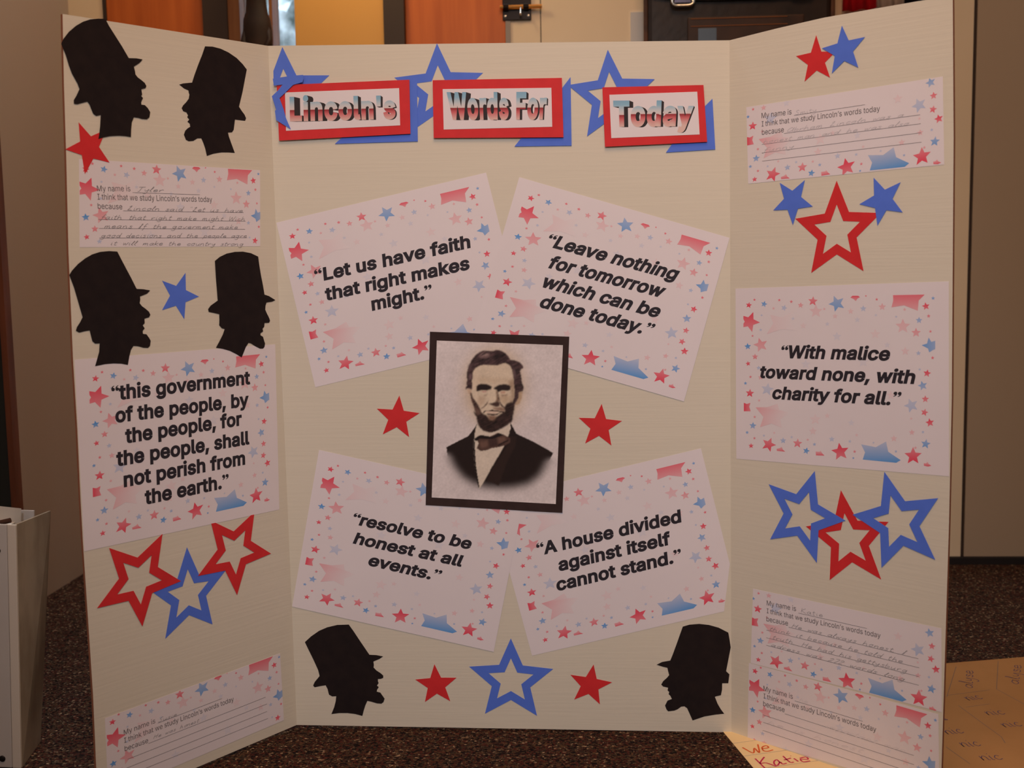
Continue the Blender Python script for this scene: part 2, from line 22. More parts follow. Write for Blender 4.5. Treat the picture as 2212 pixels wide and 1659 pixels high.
 'portrait': {'mat':[[185.5,306.2],[368.8,295],[380.6,529.9],[196.3,538.8]], 'print':[[193.9,316.5],[360.2,306.9],[372.2,518.8],[205.2,527]], 'tones':[['coat',[[0.1057,0.3269],[0.1848,0.3636],[0.2776,0.4045],[0.3225,0.4547],[0.3447,0.4854],[0.3887,0.4497],[0.6136,0.4579],[0.6095,0.5023],[0.6265,0.4806],[0.6617,0.4336],[0.8042,0.3868],[0.9614,0.3236],[0.9234,0.2536],[0.872,0.1694],[0.7815,0.1095],[0.6329,0.0771],[0.4442,0.073],[0.3296,0.0932],[0.2327,0.1361],[0.1634,0.2012],[0.1146,0.2746]],[34,22,19],0.3],['',[[0.5253,0.1554],[0.5321,0.2083],[0.5653,0.2995],[0.5916,0.3378],[0.5965,0.3335],[0.5434,0.2087],[0.5347,0.1558]],[84,58,42],0.5],['',[[0.5878,0.4123],[0.6178,0.3761],[0.5822,0.3375],[0.476,0.1985],[0.4416,0.1295],[0.5376,0.0957],[0.5874,0.2329],[0.6563,0.3552],[0.6626,0.415]],[44,29,24],1],['',[[0.3437,0.4853],[0.3324,0.4439],[0.3258,0.3839],[0.3252,0.3352],[0.3388,0.2232],[0.3619,0.1338],[0.3818,0.072],[0.405,0.1016],[0.4753,0.2135],[0.5587,0.3366],[0.6054,0.4353],[0.6116,0.4987],[0.5755,0.4714],[0.4647,0.4338],[0.3887,0.4497]],[196,176,152],0.5],['',[[0.3231,0.38],[0.3246,0.3277],[0.3373,0.2156],[0.3584,0.1261],[0.378,0.0718],[0.38,0.0893],[0.3473,0.2235],[0.3349,0.3281],[0.3297,0.3803]],[30,19,17],0.4],['',[[0.2932,0.7841],[0.2985,0.8159],[0.3176,0.8376],[0.3569,0.8546],[0.3968,0.8593],[0.4457,0.8591],[0.4901,0.8587],[0.5251,0.8703],[0.5514,0.8764],[0.5876,0.86],[0.6065,0.8361],[0.6219,0.7947],[0.6296,0.7318],[0.6361,0.6899],[0.634,0.6442],[0.623,0.598],[0.595,0.5371],[0.5309,0.4818],[0.4514,0.4612],[0.3872,0.4943],[0.3352,0.5527],[0.3099,0.6155],[0.2941,0.6679],[0.2882,0.6995]],[196,172,143],0.6],['',[[0.5702,0.765],[0.6271,0.7808],[0.6361,0.6899],[0.6349,0.6266],[0.5819,0.6213],[0.611,0.661],[0.6041,0.7099]],[150,122,96],2.5],['',[[0.5037,0.6714],[0.548,0.6764],[0.6106,0.668],[0.5899,0.6392],[0.5602,0.61],[0.5282,0.6265]],[176,148,118],2.5],['',[[0.3117,0.7707],[0.3827,0.78],[0.4719,0.7758],[0.5828,0.7794],[0.5972,0.7588],[0.4733,0.7478],[0.3395,0.7505]],[184,158,128],3],['',[[0.3523,0.6664],[0.4065,0.6541],[0.3905,0.6147],[0.3648,0.5891],[0.3412,0.6166]],[178,150,122],2.5],['',[[0.2524,0.6983],[0.2701,0.7042],[0.2928,0.6961],[0.2853,0.6641],[0.2669,0.6741]],[182,152,124],0.6],['',[[0.6666,0.7015],[0.6977,0.699],[0.6973,0.6639],[0.6752,0.621],[0.6401,0.6127],[0.6346,0.6336],[0.6601,0.6556]],[168,138,108],0.8],['hair',[[0.2459,0.6946],[0.2408,0.7085],[0.2513,0.7229],[0.2451,0.7404],[0.2542,0.7583],[0.245,0.7826],[0.2475,0.8073],[0.2595,0.8393],[0.2757,0.8749],[0.2924,0.8999],[0.3267,0.9289],[0.3704,0.9477],[0.4148,0.9473],[0.4459,0.9465],[0.4765,0.9572],[0.5122,0.952],[0.5482,0.9391],[0.576,0.9155],[0.5902,0.8968],[0.6257,0.8944],[0.6616,0.885],[0.689,0.8667],[0.6987,0.8495],[0.6772,0.8384],[0.6711,0.8277],[0.6816,0.7966],[0.6904,0.7548],[0.7073,0.7274],[0.6997,0.7026],[0.6669,0.6945],[0.6686,0.6629],[0.6438,0.6269],[0.636,0.6055],[0.6094,0.6046],[0.6331,0.6617],[0.6332,0.7039],[0.6241,0.7527],[0.6197,0.7946],[0.6065,0.8361],[0.5876,0.86],[0.5514,0.8764],[0.5251,0.8703],[0.4901,0.8587],[0.4457,0.8591],[0.3968,0.8593],[0.3569,0.8546],[0.3176,0.8376],[0.2985,0.8159],[0.2932,0.7841],[0.2926,0.7489],[0.2968,0.7068],[0.2882,0.6995],[0.27,0.7059],[0.2522,0.7036]],[64,45,43],0.7],['hair',[[0.3361,0.9187],[0.3707,0.9407],[0.4153,0.9368],[0.4253,0.9144],[0.3859,0.901],[0.3502,0.9034]],[112,86,80],2],['',[[0.3761,0.9199],[0.4022,0.9312],[0.4161,0.9211],[0.3942,0.9135]],[140,112,102],1],['',[[0.2658,0.7973],[0.2924,0.8017],[0.2905,0.7665],[0.2676,0.7587]],[104,78,76],1.4],['',[[0.2545,0.8497],[0.2764,0.8609],[0.2902,0.8508],[0.2693,0.8185]],[84,62,60],1.5],['',[[0.6062,0.8431],[0.6286,0.8368],[0.6396,0.7952],[0.6226,0.7807]],[96,74,70],1.5],['hair',[[0.455,0.9433],[0.5083,0.9414],[0.5541,0.9114],[0.5643,0.8837],[0.511,0.8856],[0.4662,0.8947]],[48,32,31],2],['',[[0.3265,0.6919],[0.3296,0.722],[0.3491,0.736],[0.3846,0.7396],[0.4249,0.7357],[0.4522,0.7243],[0.4464,0.7065],[0.4133,0.6983],[0.3776,0.6989],[0.3422,0.6914]],[36,23,21],0.8],['',[[0.4616,0.713],[0.4833,0.7253],[0.5094,0.7377],[0.5535,0.7434],[0.5848,0.7391],[0.6031,0.7292],[0.5963,0.7062],[0.569,0.7],[0.5377,0.7035],[0.5116,0.6928],[0.4963,0.687],[0.4897,0.7044],[0.4662,0.7096]],[40,27,25],0.8],['',[[0.3734,0.6924],[0.4045,0.6963],[0.4102,0.6884],[0.3828,0.6836]],[178,134,118],0.6],['',[[0.5205,0.6921],[0.5468,0.6993],[0.5649,0.6935],[0.5565,0.6838],[0.5255,0.682]],[178,138,112],0.6],['',[[0.5258,0.6757],[0.5657,0.677],[0.5787,0.6845],[0.5706,0.6684],[0.5352,0.6655]],[136,108,88],1],['',[[0.3836,0.6667],[0.4166,0.6749],[0.4105,0.6641]],[150,122,100],0.9],['',[[0.4844,0.7025],[0.4959,0.6958],[0.505,0.6644],[0.5176,0.642],[0.5083,0.624],[0.4859,0.6268],[0.492,0.657]],[120,92,72],1],['',[[0.496,0.6923],[0.5054,0.6821],[0.5186,0.6403],[0.5072,0.6469]],[66,46,38],0.8],['',[[0.4262,0.6152],[0.4572,0.6195],[0.4923,0.6316],[0.517,0.6279],[0.5212,0.6058],[0.4941,0.5953],[0.4625,0.6031]],[66,45,38],0.9],['',[[0.4628,0.596],[0.4942,0.5918],[0.5251,0.5982],[0.5656,0.5908],[0.5578,0.5676],[0.5085,0.5747],[0.4725,0.5805]],[132,102,82],1.4],['',[[0.4295,0.64],[0.419,0.6245],[0.3935,0.5979],[0.3688,0.5815],[0.3874,0.5849],[0.4196,0.6122]],[84,60,50],0.7],['',[[0.5095,0.6452],[0.5331,0.6178],[0.5609,0.5952],[0.5541,0.5886],[0.5245,0.6105]],[74,52,44],0.7],['hair',[[0.2776,0.685],[0.2938,0.675],[0.3048,0.6489],[0.3282,0.6267],[0.3485,0.6027],[0.3676,0.5786],[0.3755,0.5524],[0.3578,0.5482],[0.3307,0.5526],[0.3109,0.5943],[0.2903,0.6325]],[74,53,45],0.8],['hair',[[0.312,0.5696],[0.3307,0.5526],[0.366,0.5644],[0.389,0.5511],[0.4163,0.5414],[0.4396,0.521],[0.4623,0.5147],[0.4926,0.5335],[0.5274,0.5524],[0.5621,0.5712],[0.5564,0.5957],[0.573,0.621],[0.6124,0.6329],[0.6356,0.6126],[0.6371,0.5844],[0.63,0.5489],[0.6253,0.5099],[0.5843,0.4837],[0.5408,0.4609],[0.4882,0.4413],[0.4438,0.4325],[0.3986,0.4415],[0.3663,0.4617],[0.3471,0.4893],[0.3363,0.528],[0.3174,0.5485]],[48,32,28],0.9],['',[[0.3205,0.5805],[0.3657,0.5715],[0.3711,0.5504],[0.3381,0.5386]],[92,68,56],1.4],['',[[0.4206,0.5444],[0.47,0.5405],[0.501,0.5437],[0.4803,0.5118],[0.4446,0.5105]],[122,90,70],1.5],['',[[0.3886,0.5599],[0.4023,0.5727],[0.4371,0.5725],[0.4592,0.579],[0.4817,0.5741],[0.5085,0.5729],[0.5598,0.5719],[0.5547,0.5597],[0.5088,0.5673],[0.4597,0.567],[0.4106,0.5674],[0.3934,0.5519]],[46,29,27],0.6],['',[[0.3996,0.5627],[0.4374,0.5676],[0.5089,0.5666],[0.5145,0.5604],[0.4783,0.5528],[0.4336,0.5526]],[194,164,138],0.5],['',[[0.4135,0.5526],[0.4784,0.5507],[0.5291,0.5623],[0.4988,0.5436],[0.4609,0.5423],[0.4295,0.5447]],[48,31,27],0.7],['',[[0.3258,0.3839],[0.353,0.4073],[0.3905,0.4124],[0.4473,0.4056],[0.5117,0.4333],[0.5639,0.4226],[0.6165,0.4022],[0.615,0.376],[0.5811,0.3583],[0.5256,0.3428],[0.4695,0.3347],[0.4232,0.318],[0.381,0.3126],[0.3481,0.3286],[0.3626,0.3628],[0.3467,0.3809]],[76,53,44],0.5],['',[[0.3237,0.3875],[0.3762,0.4149],[0.4661,0.4063],[0.5212,0.4322],[0.561,0.4232],[0.5223,0.4084],[0.4668,0.3899],[0.3725,0.3924],[0.3404,0.3732]],[28,18,17],0.5],['',[[0.3737,0.367],[0.4295,0.384],[0.4407,0.3471],[0.3849,0.33]],[98,70,57],1.4],['',[[0.4387,0.3881],[0.5041,0.398],[0.5156,0.3536],[0.4504,0.3399]],[62,42,36],0.8],['',[[0.5133,0.4021],[0.5691,0.4116],[0.5796,0.3896],[0.5245,0.3652]],[102,74,60],1.2],['',[[0.5154,0.3574],[0.5981,0.394],[0.6032,0.3868],[0.5206,0.3486]],[40,26,23],0.5]], 'halo':[[0.4697,0.7197],[0.7767,0.7298],[0.4848,0.4085]], 'fade':[[-0.1367,0.3102],[-0.1346,0.2575]]},
 'floor_lined': [[0.2877,0.004],[0.3348,-0.2147]],
 'lined_dir': [[0.3045,-0.0762],[0.3514,-0.0608]],
 'we': [[[0.3071,-0.0499],[0.3184,-0.0666],[0.3221,-0.0519],[0.3265,-0.0656],[0.3285,-0.04]],[[0.332,-0.0534],[0.3406,-0.0498],[0.3387,-0.0437],[0.3327,-0.0491],[0.3327,-0.0586],[0.3373,-0.0611],[0.3456,-0.0566]]],
 'katie': [[[0.3184,-0.0831],[0.3264,-0.111]],[[0.3308,-0.0782],[0.3227,-0.0965],[0.3303,-0.0956],[0.3416,-0.1059]],[[0.3477,-0.0944],[0.3453,-0.0862],[0.3409,-0.0912],[0.3402,-0.0994],[0.3432,-0.1026],[0.3484,-0.0927],[0.3502,-0.0984],[0.3559,-0.0958]],[[0.3549,-0.0751],[0.3604,-0.0924],[0.3654,-0.0923]],[[0.354,-0.0868],[0.364,-0.0808]],[[0.3674,-0.0816],[0.3713,-0.0906]],[[0.3748,-0.0814],[0.3831,-0.077],[0.3847,-0.0837],[0.3754,-0.0839],[0.3775,-0.0913],[0.3865,-0.0886]],[[0.3645,-0.0741],[0.365,-0.0749]]],
 'kraft': [[0.6639,0.2666],[0.7968,0.2976]],
 'kraft_lines': [[[0.6774,0.2528],[0.6367,0.1581],[0.6238,0.1278]],[[0.7499,0.2779],[0.7051,0.1592],[0.723,0.1032]],[[0.6299,0.0959],[0.6414,0.0357],[0.6507,-0.0102],[0.6486,-0.0299]],[[0.5688,-0.0435],[0.5825,-0.094]],[[0.6388,0.0904],[0.6752,0.1024]],[[0.6257,0.1337],[0.694,0.156]]],
 'kraft_words': [[[0.6514,0.115],[0.6747,0.1227]],[[0.6598,0.0616],[0.6856,0.0661]],[[0.6674,0.0205],[0.6936,0.0262]],[[0.5838,-0.004],[0.6084,0.0015]],[[0.5912,-0.0431],[0.6167,-0.039]],[[0.6023,-0.0834],[0.6296,-0.0795]],[[0.5918,0.0428],[0.5996,0.0443]],[[0.6715,0.1617],[0.6976,0.2361]],[[0.7435,0.1784],[0.7791,0.2609]]],
 'statue': [-0.5264,1.1251],
 'back': {'140':-0.9541, '225':-0.871, '232':-0.8641, '430':-0.6719, '445':-0.6574, '497':-0.6072, '505':-0.5995, '522':-0.5831, '530':-0.5754, '585':-0.5226, '592':-0.5158, '630':-0.4794, '637':-0.4727, '832':-0.2869, '876':-0.2452, '1092':-0.0417, '1103':-0.0314, '1168':0.0294, '1340':0.1895, '1362':0.2098, '1390':0.2357, '1780':0.5931, '1812':0.6222, '1880':0.6838, '1950':0.747},
 'bolt': [[-0.0471,1.1782],[0.0108,1.1185],[-0.0515,1.143],[0.0326,1.1424],[-0.0097,1.1245],[-0.0094,1.139]],
 'camera': {'f':2454.77, 'loc':[0.10052,-1.48657,0.62906], 'axes':[[0.998177,0.058068,-0.016453],[0.010264,0.10532,0.994385],[0.059475,-0.992742,0.104532]]},
}
# letter shapes: advance, vertices (1/1000 em), faces
GLYPHS = {
 'bold': {
  ' ': (188, [], []),
  ',': (188, [-1,-152,39,104,180,104,109,-152], [[1,0,3],[3,2,1]]),
  '.': (188, [95,-38,75,-35,56,-27,40,-15,27,1,19,20,16,41,19,62,27,81,40,97,56,110,75,117,95,120,116,117,135,110,151,97,164,81,172,61,174,41,172,21,164,2,151,-15,135,-27,116,-35], [[6,5,4],[7,6,9],[9,8,7],[1,0,2],[3,2,0],[6,4,3],[9,6,3],[22,21,23],[19,18,20],[18,17,15],[16,15,17],[20,18,21],[18,15,12],[13,12,15],[14,13,15],[23,21,0],[21,18,0],[18,12,0],[3,0,12],[9,3,12],[10,9,12],[11,10,12]]),
  'A': (480, [-31,-33,178,542,299,542,510,-33,372,-33,256,292,249,312,241,336,233,362,223,393,212,428,188,511,289,511,265,428,254,392,244,361,236,334,228,311,222,292,108,-33,77,109,77,232,403,232,403,109,239,343,201,232,277,232,321,109,158,109], [[0,20,21],[20,0,19],[11,1,21],[0,21,1],[8,17,16],[17,8,9],[28,25,20],[18,17,21],[17,9,21],[9,10,21],[11,21,10],[15,7,6],[15,6,14],[22,23,3],[3,23,4],[2,12,22],[22,3,2],[6,5,22],[14,6,22],[13,14,22],[22,12,13],[26,27,23],[8,16,24],[8,24,15],[15,14,8],[9,8,14],[14,13,9],[10,9,13],[13,12,10],[11,10,12],[1,11,12],[12,2,1],[7,15,24],[25,28,26],[18,21,25],[21,20,25],[22,5,26],[23,22,26],[4,23,27],[27,26,28],[20,19,28]]),
  'L': (393, [27,-33,27,542,158,542,158,90,394,90,394,-33], [[1,0,3],[3,0,5],[5,4,3],[1,3,2]]),
  'W': (686, [130,-33,-27,542,108,542,195,204,199,187,204,170,208,153,219,100,223,82,226,64,236,7,149,7,160,64,164,82,167,100,171,118,175,136,179,153,192,204,281,542,405,542,493,204,498,188,502,170,507,153,518,101,522,83,526,64,537,7,448,7,459,64,463,82,466,100,470,118,474,136,478,153,491,204,578,542,713,542,555,-33,430,-33,336,315,330,337,324,360,319,385,314,411,308,439,297,508,389,508,377,440,372,413,367,388,362,364,356,339,350,314,256,-33,194,210,492,210,343,289], [[11,12,0],[1,0,12],[12,13,1],[13,14,1],[3,18,4],[5,4,17],[4,18,17],[1,14,15],[15,16,1],[16,17,1],[17,18,1],[2,1,18],[11,0,55],[55,10,11],[12,11,10],[10,9,12],[9,8,12],[13,12,8],[14,13,8],[8,7,14],[15,14,7],[16,15,7],[7,6,16],[17,16,6],[5,17,6],[6,41,5],[4,5,41],[3,4,41],[41,42,3],[42,43,3],[18,3,56],[35,34,24],[24,23,35],[23,22,35],[36,35,22],[22,21,36],[28,39,27],[39,38,27],[26,27,38],[25,26,38],[24,34,25],[25,38,24],[23,24,38],[22,23,38],[21,22,38],[38,37,21],[39,28,40],[29,40,28],[28,27,29],[30,29,27],[31,30,27],[27,26,31],[32,31,26],[26,25,32],[33,32,25],[25,34,33],[35,36,54],[53,54,36],[36,21,57],[48,49,20],[40,29,30],[42,41,54],[54,53,42],[43,42,53],[53,52,43],[44,43,52],[52,51,44],[45,44,51],[51,50,45],[46,45,50],[50,49,46],[47,46,49],[49,48,47],[19,47,48],[48,20,19],[43,44,3],[56,3,45],[44,45,3],[2,18,56],[46,47,19],[19,56,46],[45,46,56],[21,37,57],[20,49,57],[53,36,57],[52,53,57],[51,52,57],[50,51,57],[49,50,57],[6,7,41],[58,41,7],[54,41,58],[40,30,58],[35,54,58],[34,35,58],[33,34,58],[32,33,58],[31,32,58],[30,31,58],[9,10,55],[55,58,9],[8,9,58],[7,8,58]]),
  'a': (389, [160,-42,132,-40,106,-34,80,-25,57,-12,37,5,20,26,7,51,0,79,-3,108,-1,133,5,157,15,178,28,196,44,210,61,222,79,231,98,238,118,243,137,247,155,250,174,253,229,259,240,261,246,263,248,263,245,261,242,256,243,257,243,256,242,267,240,275,238,281,235,285,231,289,225,292,218,295,208,297,196,298,182,297,171,295,162,292,154,288,147,283,142,278,137,272,133,267,118,234,-5,270,22,329,38,352,57,371,78,386,100,398,123,407,147,413,170,416,194,417,211,417,228,415,246,412,266,406,285,398,304,388,322,374,338,357,352,336,362,311,368,282,370,252,370,-33,244,-33,244,19,292,19,295,25,286,13,275,1,261,-11,246,-21,228,-30,207,-36,184,-40,170,78,187,80,201,83,212,88,221,94,229,101,235,110,239,119,242,128,243,139,243,120,290,159,279,154,269,150,258,148,248,145,237,143,205,139,180,135,167,133,156,131,146,128,138,124,132,121,128,117,127,115,126,111,125,105,126,99,127,95,128,92,131,89,136,86,142,83,150,81,159,79,243,257,242,262,122,244,102,239,291,19,244,-22], [[17,16,47],[47,18,121],[7,6,111],[111,110,7],[8,7,110],[110,109,8],[9,8,109],[109,108,9],[10,9,108],[11,10,108],[117,0,82],[101,100,20],[100,21,20],[0,117,1],[117,116,1],[40,39,55],[39,56,55],[1,116,2],[116,115,2],[3,2,115],[115,114,3],[4,3,114],[114,113,4],[5,4,113],[113,112,5],[6,5,112],[111,6,112],[11,108,107],[12,11,107],[13,12,107],[107,106,13],[14,13,106],[15,14,106],[106,105,15],[16,15,105],[105,104,16],[47,16,104],[104,103,47],[103,102,47],[102,101,47],[101,20,47],[20,19,47],[18,47,120],[18,120,46],[121,18,46],[46,45,49],[50,49,45],[45,44,50],[51,50,44],[44,43,51],[52,51,43],[43,42,52],[53,52,42],[42,41,53],[54,53,41],[41,40,54],[40,55,54],[37,58,38],[57,38,58],[92,90,89],[92,89,88],[27,23,22],[98,22,99],[37,36,59],[58,37,59],[28,27,118],[78,71,77],[72,78,77],[97,96,29],[96,95,29],[26,29,25],[25,24,26],[75,76,70],[73,75,70],[74,73,70],[93,74,70],[70,69,93],[77,71,70],[70,76,77],[72,77,76],[76,75,72],[72,75,122],[72,122,74],[29,95,94],[94,93,29],[25,29,93],[93,69,25],[69,68,25],[68,67,25],[67,66,25],[78,72,123],[80,79,72],[81,80,72],[83,81,72],[84,83,72],[85,84,72],[86,85,72],[87,86,72],[72,74,87],[88,87,74],[92,88,74],[74,93,92],[90,92,91],[97,29,98],[22,98,29],[27,22,29],[26,24,119],[24,25,30],[31,30,25],[32,31,25],[25,66,32],[66,65,32],[33,32,65],[65,64,33],[64,63,33],[34,33,63],[63,62,34],[35,34,62],[62,61,35],[36,35,61],[61,60,36],[59,36,60],[82,0,81],[81,83,82],[21,100,99],[99,22,21],[38,57,39],[56,39,57],[24,30,119],[27,29,118],[26,28,118],[29,26,118],[23,27,119],[27,28,119],[28,26,119],[47,19,120],[17,47,121],[49,48,121],[46,49,121],[72,79,123],[75,73,122],[71,78,123]]),
  'b': (424, [230,-41,203,-40,179,-35,157,-26,140,-15,125,-3,113,10,104,21,96,32,100,26,145,26,145,-33,20,-33,20,542,147,542,147,352,101,352,96,346,104,356,112,367,124,380,139,392,156,402,178,411,202,416,230,418,266,414,300,405,331,388,359,366,382,339,400,307,413,270,421,231,423,189,421,146,413,107,400,71,382,38,359,11,332,-12,300,-28,266,-38,220,80,236,81,248,85,259,92,269,101,278,113,285,129,290,147,294,167,295,189,294,212,291,232,285,249,278,264,270,276,260,285,249,291,236,295,220,297,204,295,191,291,181,285,171,277,163,265,156,251,150,233,147,213,146,189,147,166,150,145,156,127,163,112,172,101,181,92,192,85,205,81,101,26,145,-18,101,352,147,396], [[13,12,17],[7,9,12],[8,12,9],[13,17,16],[16,18,13],[18,19,13],[4,5,11],[5,4,10],[6,5,10],[21,20,15],[11,5,12],[5,6,12],[7,12,6],[6,10,7],[7,10,79],[12,8,70],[17,12,70],[17,15,81],[81,15,18],[19,18,15],[15,20,19],[13,19,20],[20,21,13],[21,14,13],[4,11,80],[10,4,80],[3,2,10],[2,1,10],[77,76,10],[76,75,10],[8,10,75],[75,74,8],[74,73,8],[73,72,8],[72,71,8],[70,8,71],[17,70,69],[69,68,17],[68,67,17],[67,66,17],[66,65,17],[15,17,65],[65,64,15],[64,63,15],[24,23,15],[23,22,15],[21,15,82],[0,44,43],[25,61,60],[44,0,42],[45,44,42],[60,59,26],[25,60,26],[36,35,50],[51,50,35],[35,34,51],[52,51,34],[53,52,34],[34,33,53],[54,53,33],[33,32,54],[45,42,41],[46,45,41],[41,40,46],[40,39,46],[47,46,39],[39,38,47],[48,47,38],[38,37,48],[49,48,37],[37,36,49],[36,50,49],[54,32,55],[32,31,55],[56,55,31],[31,30,56],[57,56,30],[30,29,57],[58,57,29],[29,28,58],[28,27,58],[59,58,27],[26,59,27],[0,43,1],[43,78,1],[10,1,78],[77,10,78],[15,63,62],[62,61,15],[24,15,61],[61,25,24],[9,7,79],[10,8,79],[3,10,80],[15,22,82],[18,16,81],[14,21,82]]),
  'c': (396, [207,-41,169,-38,132,-28,99,-12,70,11,46,38,26,70,12,106,4,146,1,187,4,230,12,269,26,306,46,338,70,365,99,388,132,404,169,414,207,417,229,417,249,414,269,409,289,402,307,394,324,383,340,371,354,357,367,341,378,324,387,306,405,254,281,222,269,260,266,265,263,271,259,276,255,280,250,284,245,288,239,291,232,293,225,295,217,296,208,297,190,295,177,291,165,284,155,274,146,262,139,246,134,228,130,209,129,187,130,167,134,147,139,129,146,114,155,102,165,92,177,85,190,81,208,80,217,80,225,81,233,83,239,86,245,89,251,92,256,97,260,101,264,107,267,113,270,119,282,157,406,126,388,73,379,55,368,37,355,21,341,7,325,-6,308,-16,290,-25,270,-32,250,-37,229,-40], [[7,6,55],[55,54,7],[8,7,54],[54,53,8],[9,8,53],[53,52,9],[52,51,9],[10,9,51],[51,50,10],[11,10,50],[0,61,60],[41,19,42],[43,42,19],[18,44,43],[43,19,18],[0,60,1],[44,18,17],[1,60,2],[60,59,2],[3,2,59],[59,58,3],[4,3,58],[58,57,4],[5,4,57],[57,56,5],[6,5,56],[55,6,56],[11,50,49],[12,11,49],[49,48,12],[13,12,48],[48,47,13],[14,13,47],[47,46,14],[15,14,46],[46,45,15],[16,15,45],[45,44,16],[44,17,16],[40,39,21],[20,40,21],[76,75,72],[73,72,75],[75,74,73],[30,29,31],[64,84,83],[65,64,83],[83,82,65],[66,65,82],[82,81,66],[67,66,81],[81,80,67],[68,67,80],[80,79,68],[69,68,79],[79,78,69],[70,69,78],[78,77,70],[71,70,77],[77,76,71],[76,72,71],[31,29,32],[29,28,32],[33,32,28],[28,27,33],[34,33,27],[27,26,34],[35,34,26],[26,25,35],[36,35,25],[25,24,36],[37,36,24],[24,23,37],[38,37,23],[23,22,38],[39,38,22],[21,39,22],[61,0,85],[62,61,85],[63,62,85],[85,84,63],[84,64,63],[40,20,41],[19,41,20]]),
  'd': (424, [195,-41,159,-38,125,-28,93,-12,66,11,43,38,25,71,11,107,4,146,1,189,4,231,11,270,25,307,43,339,66,366,94,388,125,405,159,414,195,418,222,416,247,411,268,402,285,392,300,380,312,367,321,356,329,346,324,352,278,352,278,542,405,542,405,-33,280,-33,280,26,325,26,329,32,321,21,312,10,300,-3,285,-15,267,-26,246,-35,222,-40,205,80,220,81,232,85,243,92,253,101,261,112,269,127,274,145,277,166,279,189,277,213,274,233,269,251,262,265,254,276,244,285,233,291,220,295,205,297,188,295,175,291,164,285,155,276,146,264,139,249,134,232,130,212,129,189,131,167,134,147,139,129,147,113,155,101,165,92,176,85,189,81,324,352,278,396,324,26,280,-18], [[9,8,71],[71,70,9],[70,69,9],[10,9,69],[69,68,10],[11,10,68],[0,43,78],[61,18,62],[0,78,1],[78,77,1],[63,62,17],[62,18,17],[1,77,2],[77,76,2],[3,2,76],[4,3,76],[76,75,4],[5,4,75],[75,74,5],[6,5,74],[74,73,6],[7,6,73],[73,72,7],[8,7,72],[71,8,72],[11,68,67],[12,11,67],[67,66,12],[13,12,66],[66,65,13],[14,13,65],[65,64,14],[15,14,64],[16,15,64],[64,63,16],[63,17,16],[33,39,38],[38,39,32],[23,22,28],[31,35,34],[31,30,26],[36,37,31],[31,34,36],[26,30,27],[25,27,30],[24,25,30],[38,32,31],[31,37,38],[33,38,37],[37,36,33],[33,36,81],[33,81,35],[35,31,52],[31,26,52],[53,52,26],[25,28,79],[25,24,28],[23,28,24],[24,30,23],[22,23,30],[29,22,30],[39,33,82],[41,40,33],[42,41,33],[46,45,33],[47,46,33],[33,35,47],[48,47,35],[49,48,35],[50,49,35],[51,50,35],[35,52,51],[53,26,54],[55,54,26],[56,55,26],[57,56,26],[26,28,57],[58,57,28],[59,58,28],[60,59,28],[20,19,28],[21,20,28],[28,22,80],[22,29,80],[43,0,42],[44,43,42],[42,33,44],[33,45,44],[60,28,61],[28,19,61],[18,61,19],[27,25,79],[28,26,79],[21,28,80],[33,40,82],[36,34,81],[32,39,82]]),
  'e': (404, [212,-41,171,-38,134,-28,100,-12,70,11,45,38,26,70,12,106,4,145,1,187,4,229,12,268,25,304,44,336,68,364,97,387,130,404,166,414,205,418,229,416,253,412,277,405,300,395,322,382,342,365,360,344,376,320,388,294,397,263,402,230,404,195,404,136,42,136,42,254,390,237,280,143,275,222,272,240,267,256,261,269,253,279,244,286,233,292,221,296,205,297,189,296,176,292,165,286,155,277,146,267,139,255,133,241,130,227,129,210,129,179,130,155,134,136,140,121,148,108,157,98,168,90,181,84,195,80,213,79,224,80,234,81,242,84,250,87,256,91,262,96,267,102,271,108,286,144,409,114,388,58,375,36,359,16,340,-1,319,-15,295,-26,269,-35,241,-40,272,242,136,249,283,136,318,136], [[33,13,12],[6,32,7],[8,7,32],[9,8,32],[32,33,9],[10,9,33],[11,10,33],[33,12,11],[55,54,32],[54,53,32],[33,32,53],[53,52,33],[0,63,62],[18,45,44],[0,62,1],[61,1,62],[17,46,45],[45,18,17],[1,61,2],[61,60,2],[2,60,3],[60,59,3],[4,3,59],[59,58,4],[5,4,58],[58,57,5],[6,5,57],[32,6,57],[57,56,32],[55,32,56],[33,52,51],[50,49,33],[13,33,49],[14,13,49],[49,48,14],[15,14,48],[48,47,15],[16,15,47],[47,46,16],[46,17,16],[65,64,81],[65,81,80],[66,65,80],[43,42,20],[19,43,20],[28,34,29],[29,34,30],[34,28,27],[31,30,72],[66,80,79],[67,66,79],[79,78,67],[68,67,78],[78,77,68],[69,68,77],[77,76,69],[70,69,76],[76,75,70],[71,70,75],[75,74,71],[36,35,34],[37,36,34],[27,26,38],[39,38,26],[26,25,39],[40,39,25],[25,24,40],[24,23,40],[41,40,23],[23,22,41],[42,41,22],[22,21,42],[20,42,21],[81,64,0],[63,0,64],[55,56,35],[54,55,35],[35,36,54],[53,54,36],[52,53,36],[51,52,36],[36,37,51],[43,19,44],[18,44,19],[74,73,71],[85,84,71],[84,85,72],[34,27,38],[82,34,38],[37,34,82],[30,34,72],[35,72,34],[33,51,83],[50,33,83],[51,37,82],[82,83,51],[35,56,84],[72,35,84],[31,72,85],[71,73,85]]),
